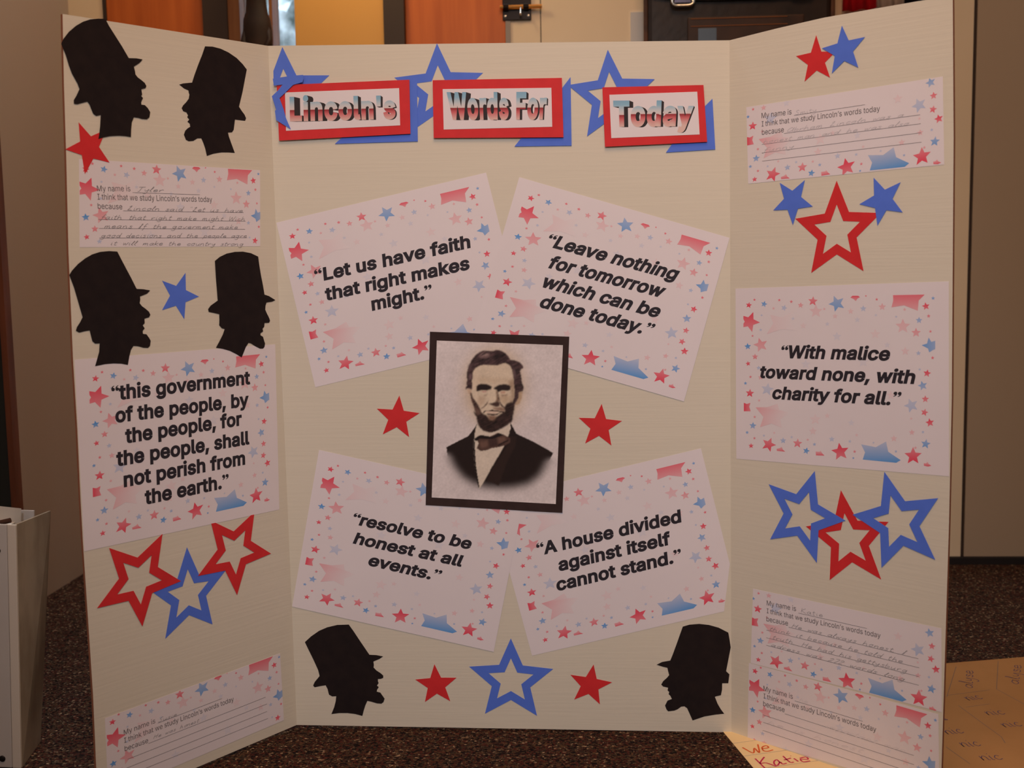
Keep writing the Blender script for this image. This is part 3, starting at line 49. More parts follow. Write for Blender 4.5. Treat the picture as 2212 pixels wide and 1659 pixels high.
  'f': (254, [261,412,261,294,-27,294,-27,412,48,-33,48,433,50,458,56,482,68,504,83,523,101,537,121,549,143,557,165,561,187,563,202,562,216,561,229,559,239,557,248,554,283,542,250,428,207,440,205,440,200,441,196,441,185,440,180,438,179,437,178,435,176,429,175,417,175,-33,48,294,48,412,175,412,175,294], [[36,33,32],[31,30,5],[6,5,30],[30,29,6],[7,6,29],[8,7,29],[25,24,15],[14,26,25],[25,15,14],[18,17,22],[21,20,22],[20,19,22],[18,22,19],[22,17,23],[17,16,23],[24,23,16],[15,24,16],[8,29,28],[9,8,28],[10,9,28],[28,27,10],[11,10,27],[12,11,27],[27,26,12],[13,12,26],[26,14,13],[34,35,31],[4,32,33],[3,2,34],[2,33,34],[33,36,34],[31,5,34],[1,0,35],[36,1,35],[35,34,36]]),
  'g': (425, [207,-184,177,-182,149,-178,123,-171,100,-161,79,-149,60,-135,45,-119,32,-102,5,-57,111,3,134,-29,139,-36,145,-43,151,-48,158,-53,167,-58,177,-61,190,-63,206,-64,230,-62,248,-57,261,-49,270,-39,276,-26,278,-4,278,35,324,35,328,41,321,31,311,19,299,7,284,-4,266,-14,245,-22,221,-27,194,-28,160,-25,127,-17,96,-2,68,19,44,45,25,75,12,110,4,149,1,191,4,233,12,272,25,308,44,339,67,366,94,388,126,405,160,414,195,418,222,416,247,411,268,403,286,392,301,380,313,368,322,356,330,346,326,352,280,352,280,412,405,412,405,-10,403,-46,393,-79,378,-109,357,-133,331,-152,303,-167,272,-176,240,-182,205,92,221,93,234,97,245,103,254,111,263,121,269,134,275,150,278,170,279,193,278,215,275,235,269,251,262,266,254,277,244,285,234,291,221,295,205,297,189,295,176,291,165,285,155,276,146,264,139,250,134,233,130,214,129,193,131,171,134,152,139,135,146,122,155,111,164,103,175,97,189,94,324,35,278,-8,124,-15,100,-4,325,352,280,395], [[39,10,40],[45,44,104],[104,103,45],[103,102,45],[46,45,102],[102,101,46],[47,46,101],[36,76,111],[94,54,95],[17,1,18],[1,17,2],[17,16,2],[36,111,37],[111,110,37],[96,95,53],[95,54,53],[2,16,3],[16,15,3],[4,3,15],[15,14,4],[5,4,14],[6,5,14],[14,13,6],[7,6,13],[13,12,7],[8,7,12],[11,8,12],[10,38,37],[37,110,10],[110,109,10],[109,108,10],[40,10,108],[41,40,108],[108,107,41],[42,41,107],[107,106,42],[43,42,106],[106,105,43],[44,43,105],[104,44,105],[47,101,100],[48,47,100],[100,99,48],[49,48,99],[99,98,49],[50,49,98],[98,97,50],[51,50,97],[52,51,97],[97,96,52],[96,53,52],[19,0,75],[20,19,75],[20,75,74],[74,21,20],[65,58,59],[31,32,24],[25,113,32],[32,31,25],[26,25,31],[31,30,26],[59,58,64],[27,29,67],[28,27,67],[67,66,62],[63,62,66],[61,63,66],[60,61,66],[69,68,24],[31,24,68],[30,31,68],[68,67,30],[67,29,30],[26,30,29],[26,29,112],[26,112,28],[28,67,84],[85,84,67],[67,62,85],[86,85,62],[61,64,116],[61,60,64],[59,64,60],[60,66,59],[65,59,66],[21,74,73],[22,21,73],[73,72,22],[72,71,22],[23,22,71],[71,70,23],[70,69,23],[69,24,23],[113,25,33],[25,26,33],[34,33,26],[35,34,26],[77,35,26],[78,77,26],[79,78,26],[80,79,26],[26,28,80],[81,80,28],[82,81,28],[83,82,28],[28,84,83],[86,62,87],[88,87,62],[89,88,62],[90,89,62],[62,64,90],[91,90,64],[92,91,64],[93,92,64],[55,93,64],[56,55,64],[57,56,64],[64,58,117],[58,65,117],[18,1,0],[0,19,18],[76,36,35],[35,77,76],[93,55,94],[54,94,55],[10,39,115],[38,10,114],[10,115,114],[29,27,112],[24,32,113],[9,8,115],[11,114,115],[8,11,115],[63,61,116],[64,62,116],[57,64,117]]),
  'h': (410, [147,226,147,-33,20,-33,20,542,147,542,147,254,53,254,86,335,107,365,133,389,162,405,194,415,227,418,257,415,285,409,311,398,335,381,355,361,370,336,382,307,388,275,390,241,390,-33,263,-33,263,234,261,256,256,271,249,282,239,289,227,294,209,296,197,295,186,292,177,288,168,283,161,276,155,267,151,256,148,243,147,397], [[3,2,6],[6,7,3],[1,0,2],[6,2,0],[7,6,5],[3,7,8],[8,9,3],[6,0,38],[5,6,38],[38,37,5],[37,36,5],[7,5,8],[3,9,4],[29,12,30],[29,28,13],[12,29,13],[22,21,24],[22,24,23],[24,21,25],[21,20,25],[20,19,25],[26,25,19],[19,18,26],[18,17,26],[27,26,17],[17,16,27],[16,15,27],[28,27,15],[15,14,28],[13,28,14],[10,32,31],[11,10,31],[31,30,11],[30,12,11],[33,32,10],[39,5,10],[5,36,10],[36,35,10],[35,34,10],[34,33,10],[5,39,9],[9,8,5],[4,9,39]]),
  'i': (167, [20,-33,20,412,147,412,147,-33,84,432,64,434,47,441,31,452,18,468,11,486,8,505,11,525,18,543,31,558,47,570,64,577,84,579,103,577,121,570,137,558,149,543,157,525,160,505,157,486,149,468,137,452,121,441,103,434], [[10,9,8],[5,15,6],[15,14,6],[7,6,14],[13,7,14],[10,8,7],[7,13,10],[11,10,13],[12,11,13],[18,26,25],[25,19,18],[17,27,26],[26,18,17],[22,21,20],[23,22,24],[24,22,25],[19,25,22],[22,20,19],[1,0,3],[3,2,1],[27,17,4],[17,16,4],[5,4,16],[15,5,16]]),
  'k': (381, [80,68,77,245,107,245,271,412,428,408,198,166,190,166,20,-33,20,542,147,542,147,-33,278,-33,104,188,194,278,440,-33,147,286,147,127,150,130,147,134,147,231,244,215], [[8,7,1],[10,0,7],[1,7,0],[0,12,1],[12,2,1],[5,13,6],[11,14,5],[5,14,20],[13,5,20],[4,3,13],[5,6,17],[0,10,16],[2,12,15],[1,2,9],[8,1,9],[9,2,15],[13,3,15],[19,18,6],[12,0,16],[18,19,12],[11,5,17],[16,17,18],[17,6,18],[12,16,18],[15,12,19],[13,15,19],[6,13,19],[4,13,20]]),
  'l': (189, [138,-35,105,-32,75,-22,50,-3,32,22,22,52,20,83,20,542,147,542,147,99,147,87,148,80,148,81,145,85,143,85,147,85,157,85,195,92,220,-23,167,-34,157,-35,148,-35,148,85], [[2,14,3],[4,3,14],[5,4,14],[6,5,14],[14,9,6],[7,6,9],[11,20,19],[19,18,11],[16,11,18],[18,17,16],[20,11,21],[12,11,22],[21,11,0],[1,0,11],[2,1,11],[14,2,11],[13,14,11],[11,12,13],[12,15,13],[14,13,15],[9,14,10],[7,9,8],[11,16,22],[15,10,14],[10,15,22],[15,12,22]]),
  'm': (610, [20,-33,20,412,145,412,145,262,62,262,83,327,94,348,107,367,123,383,140,396,158,406,178,413,198,418,220,419,253,416,284,404,310,385,330,360,345,332,364,262,267,262,288,325,298,346,312,365,329,381,347,394,367,405,389,413,413,418,437,419,463,417,489,411,513,401,535,386,554,367,570,344,581,318,588,288,590,256,590,-33,463,-33,463,252,461,271,457,281,451,287,442,292,431,296,418,297,407,297,398,294,391,291,384,286,379,281,375,275,371,267,369,258,368,246,368,-33,241,-33,241,258,240,271,236,280,230,287,222,292,212,296,199,297,190,297,182,294,173,291,166,286,160,280,155,273,150,264,148,252,147,237,147,-33,145,399,320,373], [[1,0,4],[4,5,1],[8,9,2],[1,5,6],[6,7,1],[7,8,1],[8,2,1],[74,73,3],[73,72,3],[3,72,71],[75,74,0],[4,0,74],[74,3,4],[5,4,3],[6,5,3],[11,66,65],[12,11,65],[65,64,12],[64,13,12],[22,16,15],[59,58,20],[60,59,20],[61,60,20],[20,21,61],[21,22,14],[22,15,14],[61,21,62],[63,62,21],[64,63,21],[21,14,64],[13,64,14],[66,11,10],[26,25,18],[17,18,25],[24,17,25],[19,56,55],[55,54,19],[54,53,19],[18,19,53],[53,52,18],[52,51,18],[51,50,18],[50,49,18],[49,48,18],[48,27,18],[26,18,27],[47,46,29],[41,40,39],[39,38,41],[38,37,41],[42,41,37],[37,36,42],[43,42,36],[36,35,43],[35,34,43],[44,43,34],[34,33,44],[33,32,44],[45,44,32],[32,31,45],[31,30,45],[46,45,30],[29,46,30],[27,48,47],[28,27,47],[47,29,28],[57,56,58],[20,58,56],[56,19,20],[21,20,19],[19,18,21],[22,21,18],[18,17,22],[17,23,22],[16,22,23],[23,17,77],[67,66,10],[3,71,76],[69,68,10],[68,67,10],[3,76,9],[9,8,3],[8,7,3],[7,6,3],[2,9,76],[69,10,76],[70,69,76],[71,70,76],[17,24,77],[16,23,77]]),
  'n': (410, [147,226,147,-33,20,-33,20,412,145,412,145,254,53,254,86,335,107,365,133,389,162,405,194,415,227,418,257,415,285,409,311,398,334,381,354,361,370,336,381,307,388,275,390,241,390,-33,263,-33,263,234,261,256,256,271,249,282,239,289,227,294,209,296,197,295,186,292,177,288,168,283,161,276,155,267,151,256,148,243,145,396], [[3,2,6],[6,7,3],[7,6,5],[3,7,8],[8,9,3],[9,4,3],[2,1,0],[6,2,0],[5,6,0],[0,38,5],[38,37,5],[37,36,5],[7,5,8],[29,12,30],[29,28,13],[12,29,13],[22,21,24],[22,24,23],[24,21,25],[21,20,25],[20,19,25],[26,25,19],[19,18,26],[18,17,26],[27,26,17],[17,16,27],[16,15,27],[28,27,15],[15,14,28],[13,28,14],[10,32,31],[11,10,31],[31,30,11],[30,12,11],[33,32,10],[5,36,39],[34,33,10],[5,39,9],[9,8,5],[4,9,39],[34,10,39],[35,34,39],[36,35,39]]),
  'o': (415, [207,-41,169,-38,132,-28,99,-12,70,11,46,38,26,70,12,106,4,146,1,187,4,230,12,269,26,306,46,338,70,365,99,388,132,404,169,414,207,418,246,414,283,405,316,388,345,366,370,338,389,306,403,269,411,230,414,187,411,146,403,107,389,70,370,38,345,11,316,-12,283,-28,246,-38,207,80,225,81,239,85,250,92,260,102,269,114,276,129,282,147,285,167,286,187,285,209,282,228,276,246,269,262,260,274,250,284,239,291,225,295,207,297,190,295,177,291,165,284,155,274,146,262,139,246,134,228,130,209,129,187,130,167,134,147,139,129,146,114,155,102,165,92,177,85,190,81], [[9,8,64],[64,63,9],[63,62,9],[10,9,62],[0,71,1],[55,18,17],[1,71,2],[71,70,2],[3,2,70],[70,69,3],[4,3,69],[69,68,4],[5,4,68],[68,67,5],[6,5,67],[67,66,6],[7,6,66],[66,65,7],[8,7,65],[64,8,65],[10,62,61],[11,10,61],[61,60,11],[12,11,60],[60,59,12],[13,12,59],[59,58,13],[14,13,58],[58,57,14],[15,14,57],[57,56,15],[16,15,56],[56,55,16],[55,17,16],[28,27,44],[45,44,27],[46,45,27],[27,26,46],[37,35,34],[38,37,34],[34,33,38],[39,38,33],[33,32,39],[40,39,32],[32,31,40],[41,40,31],[31,30,41],[42,41,30],[30,29,42],[43,42,29],[29,28,43],[28,44,43],[46,26,47],[26,25,47],[48,47,25],[25,24,48],[49,48,24],[24,23,49],[50,49,23],[23,22,50],[51,50,22],[22,21,51],[52,51,21],[21,20,52],[53,52,20],[19,53,20],[35,37,0],[37,36,0],[71,0,36],[18,55,54],[54,53,18],[53,19,18]]),
  'p': (424, [20,-176,20,412,145,412,145,352,100,352,96,346,103,356,112,367,124,380,139,392,156,402,178,411,202,416,230,418,266,414,300,405,331,388,359,366,382,339,400,307,413,270,421,231,423,189,421,146,413,107,400,71,382,38,359,11,332,-12,300,-28,266,-38,230,-41,203,-40,179,-35,158,-26,140,-15,125,-3,113,10,104,21,96,32,100,26,147,26,147,-176,220,80,236,81,248,85,259,92,269,101,278,113,285,129,290,147,294,167,295,189,294,212,291,232,285,249,278,264,270,276,260,285,249,291,236,295,220,297,204,295,191,291,181,285,171,277,163,265,156,251,150,233,147,213,146,189,147,166,150,145,156,127,163,112,172,101,181,92,192,85,205,81,101,352,145,395,101,26,147,-19], [[1,0,39],[38,40,0],[39,0,40],[1,5,4],[4,6,1],[6,7,1],[36,35,41],[37,36,41],[9,8,3],[8,9,2],[42,35,0],[35,36,0],[36,37,0],[38,0,37],[37,41,38],[38,41,81],[1,39,70],[5,1,70],[5,3,79],[79,3,6],[7,6,3],[3,8,7],[1,7,8],[8,2,1],[35,42,82],[41,35,82],[34,33,41],[33,32,41],[77,76,41],[76,75,41],[39,41,75],[75,74,39],[74,73,39],[73,72,39],[72,71,39],[70,39,71],[5,70,69],[69,68,5],[68,67,5],[67,66,5],[66,65,5],[3,5,65],[65,64,3],[64,63,3],[12,11,3],[11,10,3],[9,3,80],[31,44,43],[13,61,60],[44,31,30],[45,44,30],[60,59,14],[13,60,14],[24,23,50],[51,50,23],[23,22,51],[52,51,22],[53,52,22],[22,21,53],[54,53,21],[21,20,54],[45,30,29],[46,45,29],[29,28,46],[28,27,46],[47,46,27],[27,26,47],[48,47,26],[26,25,48],[49,48,25],[25,24,49],[24,50,49],[54,20,55],[20,19,55],[56,55,19],[19,18,56],[57,56,18],[18,17,57],[58,57,17],[17,16,58],[16,15,58],[59,58,15],[14,59,15],[31,43,32],[41,32,43],[43,78,41],[77,41,78],[3,63,62],[12,3,62],[62,61,12],[61,13,12],[3,10,80],[6,4,79],[2,9,80],[40,38,81],[41,39,81],[34,41,82]]),
  'r': (259, [20,-33,20,412,145,412,145,354,95,354,96,357,113,378,134,395,159,408,185,415,212,418,230,417,276,415,276,284,226,292,220,292,214,293,208,293,195,292,184,289,174,285,166,280,160,274,154,266,150,258,148,248,147,236,147,-33,145,400], [[6,5,3],[3,7,6],[3,5,4],[1,4,5],[5,6,1],[6,7,1],[27,26,0],[1,0,26],[4,1,26],[26,25,4],[25,24,4],[24,23,4],[7,3,28],[1,7,2],[13,12,14],[11,14,12],[14,11,15],[16,15,11],[10,16,11],[16,10,17],[4,23,22],[3,4,22],[22,21,3],[21,20,3],[20,19,3],[19,18,3],[18,17,3],[17,10,3],[10,9,3],[8,3,9],[3,8,28],[2,7,28]]),
  's': (365, [182,-41,153,-40,126,-35,100,-27,77,-16,55,-2,37,16,21,38,10,62,-6,119,115,145,130,102,136,94,143,88,152,83,165,80,181,79,200,80,215,84,225,89,232,95,234,99,235,104,234,107,233,109,231,112,226,115,218,119,204,123,140,138,105,149,74,164,48,185,29,211,17,241,14,274,16,301,25,327,38,351,56,371,77,388,102,401,129,410,157,416,187,417,216,416,242,411,267,403,289,392,308,377,324,360,338,341,348,321,367,266,248,239,233,275,228,283,221,290,214,295,204,298,187,299,172,298,160,295,150,290,145,285,143,281,142,277,142,273,143,271,146,269,152,265,163,260,180,255,238,241,273,230,304,215,330,195,349,169,361,139,364,107,362,78,353,52,339,28,321,7,299,-10,273,-24,245,-34,214,-39], [[8,11,10],[0,16,1],[16,15,1],[72,71,29],[1,15,2],[15,14,2],[3,2,14],[14,13,3],[4,3,13],[5,4,13],[13,12,5],[6,5,12],[12,11,6],[7,6,11],[8,7,11],[29,71,30],[71,70,30],[31,30,70],[70,69,31],[32,31,69],[69,68,32],[33,32,68],[68,67,33],[34,33,67],[35,34,67],[67,66,35],[36,35,66],[66,65,36],[37,36,65],[38,37,65],[65,64,38],[39,38,64],[40,39,64],[64,63,40],[41,40,63],[63,62,41],[42,41,62],[62,61,42],[61,43,42],[60,59,45],[44,60,45],[28,27,73],[55,54,52],[17,87,86],[18,17,86],[86,85,18],[19,18,85],[85,84,19],[20,19,84],[84,83,20],[83,82,20],[21,20,82],[82,81,21],[81,80,21],[22,21,80],[80,79,22],[23,22,79],[79,78,23],[78,77,23],[24,23,77],[77,76,24],[25,24,76],[76,75,25],[26,25,75],[75,74,26],[27,26,74],[73,27,74],[52,51,55],[56,55,51],[51,50,56],[50,49,56],[57,56,49],[49,48,57],[58,57,48],[48,47,58],[47,46,58],[59,58,46],[45,59,46],[16,0,87],[87,17,16],[72,29,28],[28,73,72],[43,61,60],[60,44,43],[9,8,10],[53,52,54]]),
  't': (227, [237,412,237,294,-27,294,-27,412,32,504,159,504,159,99,160,88,161,84,161,84,160,84,163,84,170,83,181,84,227,91,252,-21,215,-32,205,-34,196,-36,186,-36,177,-37,167,-37,131,-34,98,-23,69,-3,48,24,36,57,32,91,159,412,159,294,161,84,32,294,32,412], [[23,10,24],[25,24,10],[26,25,10],[27,26,10],[10,7,27],[7,6,27],[29,31,6],[11,8,21],[12,20,19],[19,13,12],[20,12,21],[11,21,12],[15,14,16],[13,19,18],[18,17,13],[17,16,13],[16,14,13],[21,8,22],[23,22,8],[10,23,8],[9,10,8],[8,11,9],[10,9,30],[28,32,29],[5,4,28],[1,0,28],[29,1,28],[9,11,30],[7,10,30],[27,6,31],[3,2,31],[32,3,31],[31,29,32],[32,28,4]]),
  'u': (410, [183,-38,153,-36,125,-30,99,-18,75,-2,55,19,40,44,28,72,22,104,20,138,20,412,147,412,147,146,149,124,154,109,161,98,171,90,183,85,201,83,213,84,223,87,233,91,241,97,248,104,254,113,259,123,262,137,263,154,263,412,390,412,390,-33,265,-33,265,125,357,125,323,44,302,13,276,-10,247,-26,216,-35,265,-16], [[17,0,18],[0,17,1],[17,16,1],[1,16,2],[3,2,16],[16,15,3],[4,3,15],[5,4,15],[15,14,5],[6,5,14],[7,6,14],[14,13,7],[8,7,13],[9,8,13],[13,12,9],[10,9,12],[12,11,10],[19,38,37],[20,19,37],[33,30,29],[34,35,30],[30,33,34],[36,31,30],[30,35,36],[34,33,32],[27,32,33],[33,29,27],[28,27,29],[35,34,32],[25,24,32],[26,25,32],[32,27,26],[18,0,38],[38,19,18],[24,23,32],[21,20,37],[39,32,23],[22,21,37],[32,39,36],[36,35,32],[31,36,39],[22,37,39],[23,22,39]]),
  'v': (389, [140,-33,-31,412,108,412,196,166,205,143,212,119,219,96,225,73,231,52,250,-12,140,-12,159,52,165,73,171,96,177,119,185,143,193,166,282,412,419,412,249,-33,195,171], [[0,10,1],[10,11,1],[1,11,12],[12,13,1],[13,14,1],[14,15,1],[15,16,1],[2,1,16],[18,9,19],[9,18,8],[8,18,7],[6,7,18],[5,6,18],[4,5,18],[3,4,18],[18,17,3],[10,0,19],[19,9,10],[11,10,9],[9,8,11],[12,11,8],[8,7,12],[13,12,7],[7,6,13],[14,13,6],[6,5,14],[15,14,5],[5,4,15],[16,15,4],[4,3,16],[16,3,20],[3,17,20],[2,16,20]]),
  'w': (567, [113,-33,-22,412,112,412,165,223,172,198,179,172,186,145,193,115,200,82,216,8,124,8,139,81,146,113,153,142,161,171,167,197,174,222,227,412,342,412,393,222,400,198,407,171,414,143,421,114,428,82,443,8,350,8,366,82,374,113,381,143,388,171,395,198,402,223,455,412,589,412,454,-33,344,-33,287,163,273,217,268,235,263,254,258,272,235,371,332,371,309,273,294,216,290,198,285,180,280,163,224,-33,170,206,398,207,283,176], [[1,0,10],[10,11,1],[11,12,1],[3,14,15],[15,4,50],[4,16,50],[1,12,13],[13,14,1],[14,3,1],[2,1,3],[7,8,48],[6,7,48],[5,6,48],[48,38,5],[10,0,49],[49,9,10],[11,10,9],[9,8,11],[12,11,8],[8,7,12],[13,12,7],[7,6,13],[14,13,6],[6,5,14],[15,14,5],[4,15,5],[5,38,4],[16,4,38],[38,39,16],[39,40,16],[40,41,16],[41,42,16],[42,17,16],[47,37,46],[27,28,37],[28,29,37],[32,20,21],[31,30,21],[21,20,31],[31,20,51],[20,32,51],[25,35,34],[25,34,24],[23,24,34],[22,23,34],[21,30,22],[22,34,21],[32,21,34],[34,33,32],[35,25,36],[26,36,25],[27,26,25],[25,24,27],[28,27,24],[24,23,28],[29,28,23],[23,22,29],[22,30,29],[37,29,30],[46,37,30],[45,46,30],[30,31,45],[31,19,45],[44,45,19],[43,44,19],[18,43,19],[26,27,37],[47,38,52],[47,46,38],[46,45,38],[39,38,45],[45,44,39],[40,39,44],[41,40,44],[44,43,41],[42,41,43],[17,42,43],[43,18,17],[3,15,50],[19,31,51],[8,9,48],[36,26,37],[38,48,52],[37,47,52],[9,49,48]]),
  'y': (389, [8,-159,37,-48,77,-55,86,-57,93,-57,97,-56,100,-56,103,-54,106,-51,110,-46,114,-38,120,-24,127,-2,-30,412,108,412,196,166,205,142,212,119,219,95,225,73,231,52,250,-12,140,-12,158,52,164,73,171,96,177,119,185,143,193,166,282,412,419,412,235,-71,225,-91,215,-111,202,-128,187,-143,171,-156,153,-166,133,-173,113,-177,92,-178,80,-178,69,-177,59,-176,50,-174,42,-172,195,171], [[45,1,0],[41,3,42],[43,42,3],[2,43,3],[43,2,44],[45,44,2],[1,45,2],[5,4,39],[39,38,5],[6,5,38],[39,4,40],[41,40,4],[3,41,4],[30,21,31],[21,30,20],[20,30,19],[18,19,30],[17,18,30],[16,17,30],[32,31,22],[31,21,22],[21,20,22],[23,22,20],[20,19,23],[24,23,19],[19,18,24],[25,24,18],[18,17,25],[26,25,17],[17,16,26],[27,26,16],[28,27,16],[15,28,16],[16,30,15],[30,29,15],[6,38,37],[7,6,37],[37,36,7],[36,35,7],[8,7,35],[35,34,8],[9,8,34],[34,33,9],[33,32,9],[10,9,32],[32,22,10],[11,10,22],[12,11,22],[22,23,12],[23,24,12],[25,26,13],[26,27,13],[27,28,13],[14,13,28],[28,15,46],[15,29,46],[24,25,13],[13,12,24],[14,28,46]]),
  '\u201c': (300, [160,403,159,386,163,369,171,354,183,341,197,332,214,327,231,326,248,330,263,338,276,350,285,364,290,381,291,398,287,415,279,430,267,443,253,452,243,449,221,462,233,484,273,510,273,534,225,520,179,484,159,437,5,403,4,386,8,369,16,354,28,341,42,332,59,327,76,326,93,330,108,338,121,350,130,364,135,381,136,398,132,415,124,430,112,443,98,452,88,449,66,462,78,484,118,510,118,534,70,520,24,484,4,437], [[21,22,23],[21,23,24],[20,21,24],[19,20,24],[19,24,25],[18,19,25],[16,17,18],[16,18,25],[15,16,25],[15,25,0],[14,15,0],[13,14,0],[13,0,1],[12,13,1],[12,1,2],[11,12,2],[11,2,3],[10,11,3],[10,3,4],[9,10,4],[9,4,5],[8,9,5],[8,5,6],[7,8,6],[47,48,49],[47,49,50],[46,47,50],[45,46,50],[45,50,51],[44,45,51],[42,43,44],[42,44,51],[41,42,51],[41,51,26],[40,41,26],[39,40,26],[39,26,27],[38,39,27],[38,27,28],[37,38,28],[37,28,29],[36,37,29],[36,29,30],[35,36,30],[35,30,31],[34,35,31],[34,31,32],[33,34,32]]),
  '\u201d': (300, [135,459,136,476,132,493,124,508,112,521,98,530,81,535,64,536,47,532,32,524,19,512,10,498,5,481,4,464,8,447,16,432,28,419,42,410,52,413,74,400,62,378,22,352,22,328,70,342,116,378,136,425,290,459,291,476,287,493,279,508,267,521,253,530,236,535,219,536,202,532,187,524,174,512,165,498,160,481,159,464,163,447,171,432,183,419,197,410,207,413,229,400,217,378,177,352,177,328,225,342,271,378,291,425], [[6,7,8],[5,6,8],[5,8,9],[4,5,9],[4,9,10],[3,4,10],[3,10,11],[2,3,11],[2,11,12],[1,2,12],[1,12,13],[0,1,13],[0,13,14],[25,0,14],[25,14,15],[25,15,16],[24,25,18],[18,25,16],[18,16,17],[24,18,19],[24,19,20],[23,24,20],[23,20,21],[23,21,22],[32,33,34],[31,32,34],[31,34,35],[30,31,35],[30,35,36],[29,30,36],[29,36,37],[28,29,37],[28,37,38],[27,28,38],[27,38,39],[26,27,39],[26,39,40],[51,26,40],[51,40,41],[51,41,42],[50,51,44],[44,51,42],[44,42,43],[50,44,45],[50,45,46],[49,50,46],[49,46,47],[49,47,48]]),
 },
 'regular': {
  ' ': (188, [], []),
  'I': (300, [31,0,31,57,118,57,118,452,31,452,31,509,269,509,269,452,183,452,183,57,269,57,269,0], [[1,0,2],[3,5,4],[9,11,10],[7,6,8],[2,0,11],[11,9,2],[3,2,9],[9,8,3],[8,6,3],[5,3,6]]),
  'L': (393, [60,0,60,509,125,509,125,57,361,57,361,0], [[1,0,3],[3,0,5],[5,4,3],[1,3,2]]),
  'M': (628, [60,0,60,509,152,509,277,187,287,159,299,123,311,84,322,49,307,49,318,83,330,121,342,158,352,187,476,509,568,509,568,0,504,0,504,291,504,327,505,369,506,413,507,457,513,457,508,441,503,425,498,409,482,363,467,322,456,291,342,0,286,0,170,291,159,321,145,361,129,408,112,457,119,457,120,416,121,372,122,328,122,291,122,0,315,72,507,437,119,436], [[37,35,1],[41,40,0],[1,0,40],[40,39,1],[39,38,1],[37,1,38],[36,35,44],[8,7,42],[8,6,5],[30,8,5],[33,2,34],[36,34,2],[35,36,2],[1,35,2],[13,26,25],[23,20,14],[14,22,23],[21,23,22],[17,16,15],[15,14,17],[18,17,14],[19,18,14],[14,20,19],[23,21,43],[12,11,28],[13,25,24],[24,21,13],[21,22,13],[22,14,13],[8,30,29],[29,7,8],[7,10,9],[28,27,12],[2,33,32],[32,31,3],[3,2,32],[7,9,42],[6,8,42],[26,13,27],[13,12,27],[21,24,43],[20,23,43],[10,7,29],[29,28,11],[11,10,29],[3,31,4],[31,30,4],[5,4,30],[35,37,44],[34,36,44]]),
  'a': (389, [160,-9,137,-7,115,-3,94,5,76,15,60,29,48,45,38,63,32,84,30,108,32,128,36,146,43,161,53,174,64,184,78,193,92,200,108,206,125,211,143,214,161,217,178,220,234,227,247,229,257,231,265,235,271,240,274,246,276,255,276,257,275,272,272,285,267,297,260,307,251,315,240,322,227,327,212,330,196,331,178,330,163,327,149,322,137,316,127,309,118,301,110,292,104,283,100,274,41,291,51,313,64,331,79,346,95,358,114,368,133,375,153,380,173,383,194,384,208,384,223,382,239,379,255,375,271,369,286,360,300,350,312,336,322,320,330,301,335,278,337,251,337,0,277,0,277,52,272,52,267,43,260,34,252,25,242,16,229,8,215,1,199,-4,181,-7,170,45,192,47,211,51,228,59,242,68,254,80,263,93,270,108,274,122,276,138,276,190,272,187,267,184,259,182,251,180,241,178,231,176,200,171,175,168,161,166,147,163,134,159,122,153,112,147,103,139,97,130,93,118,92,105,93,93,96,82,102,72,109,64,119,57,130,52,142,48,156,46], [[6,5,112],[112,111,6],[7,6,111],[111,110,7],[8,7,110],[110,109,8],[9,8,109],[109,108,9],[10,9,108],[11,10,108],[108,107,11],[12,11,107],[13,12,107],[107,106,13],[14,13,106],[106,15,14],[49,48,47],[47,46,49],[20,101,100],[100,21,20],[117,0,82],[19,102,101],[101,20,19],[40,39,55],[39,56,55],[0,117,1],[117,116,1],[2,1,116],[115,2,116],[18,103,102],[102,19,18],[53,42,41],[54,53,41],[41,40,54],[40,55,54],[2,115,3],[115,114,3],[4,3,114],[114,113,4],[5,4,113],[112,5,113],[15,106,105],[16,15,105],[105,104,16],[17,16,104],[104,103,17],[103,18,17],[49,46,45],[50,49,45],[45,44,50],[51,50,44],[44,43,51],[52,51,43],[43,42,52],[42,53,52],[83,81,80],[38,58,57],[84,79,78],[36,59,37],[83,80,79],[79,84,83],[58,38,37],[37,59,58],[22,98,97],[23,96,95],[22,97,96],[96,23,22],[84,78,77],[85,84,77],[77,76,85],[98,22,99],[35,61,36],[61,60,36],[59,36,60],[72,71,70],[70,69,91],[92,91,69],[29,28,69],[69,68,29],[30,29,68],[68,67,30],[89,88,72],[72,70,89],[90,89,70],[70,91,90],[94,93,92],[26,25,92],[92,69,26],[27,26,69],[69,28,27],[30,67,31],[67,66,31],[32,31,66],[66,65,32],[33,32,65],[65,64,33],[64,63,33],[85,76,75],[86,85,75],[75,74,86],[74,73,86],[87,86,73],[73,72,87],[72,88,87],[23,95,94],[24,23,94],[94,92,24],[92,25,24],[33,63,34],[63,62,34],[35,34,62],[61,35,62],[82,0,81],[81,83,82],[21,100,99],[99,22,21],[38,57,39],[56,39,57]]),
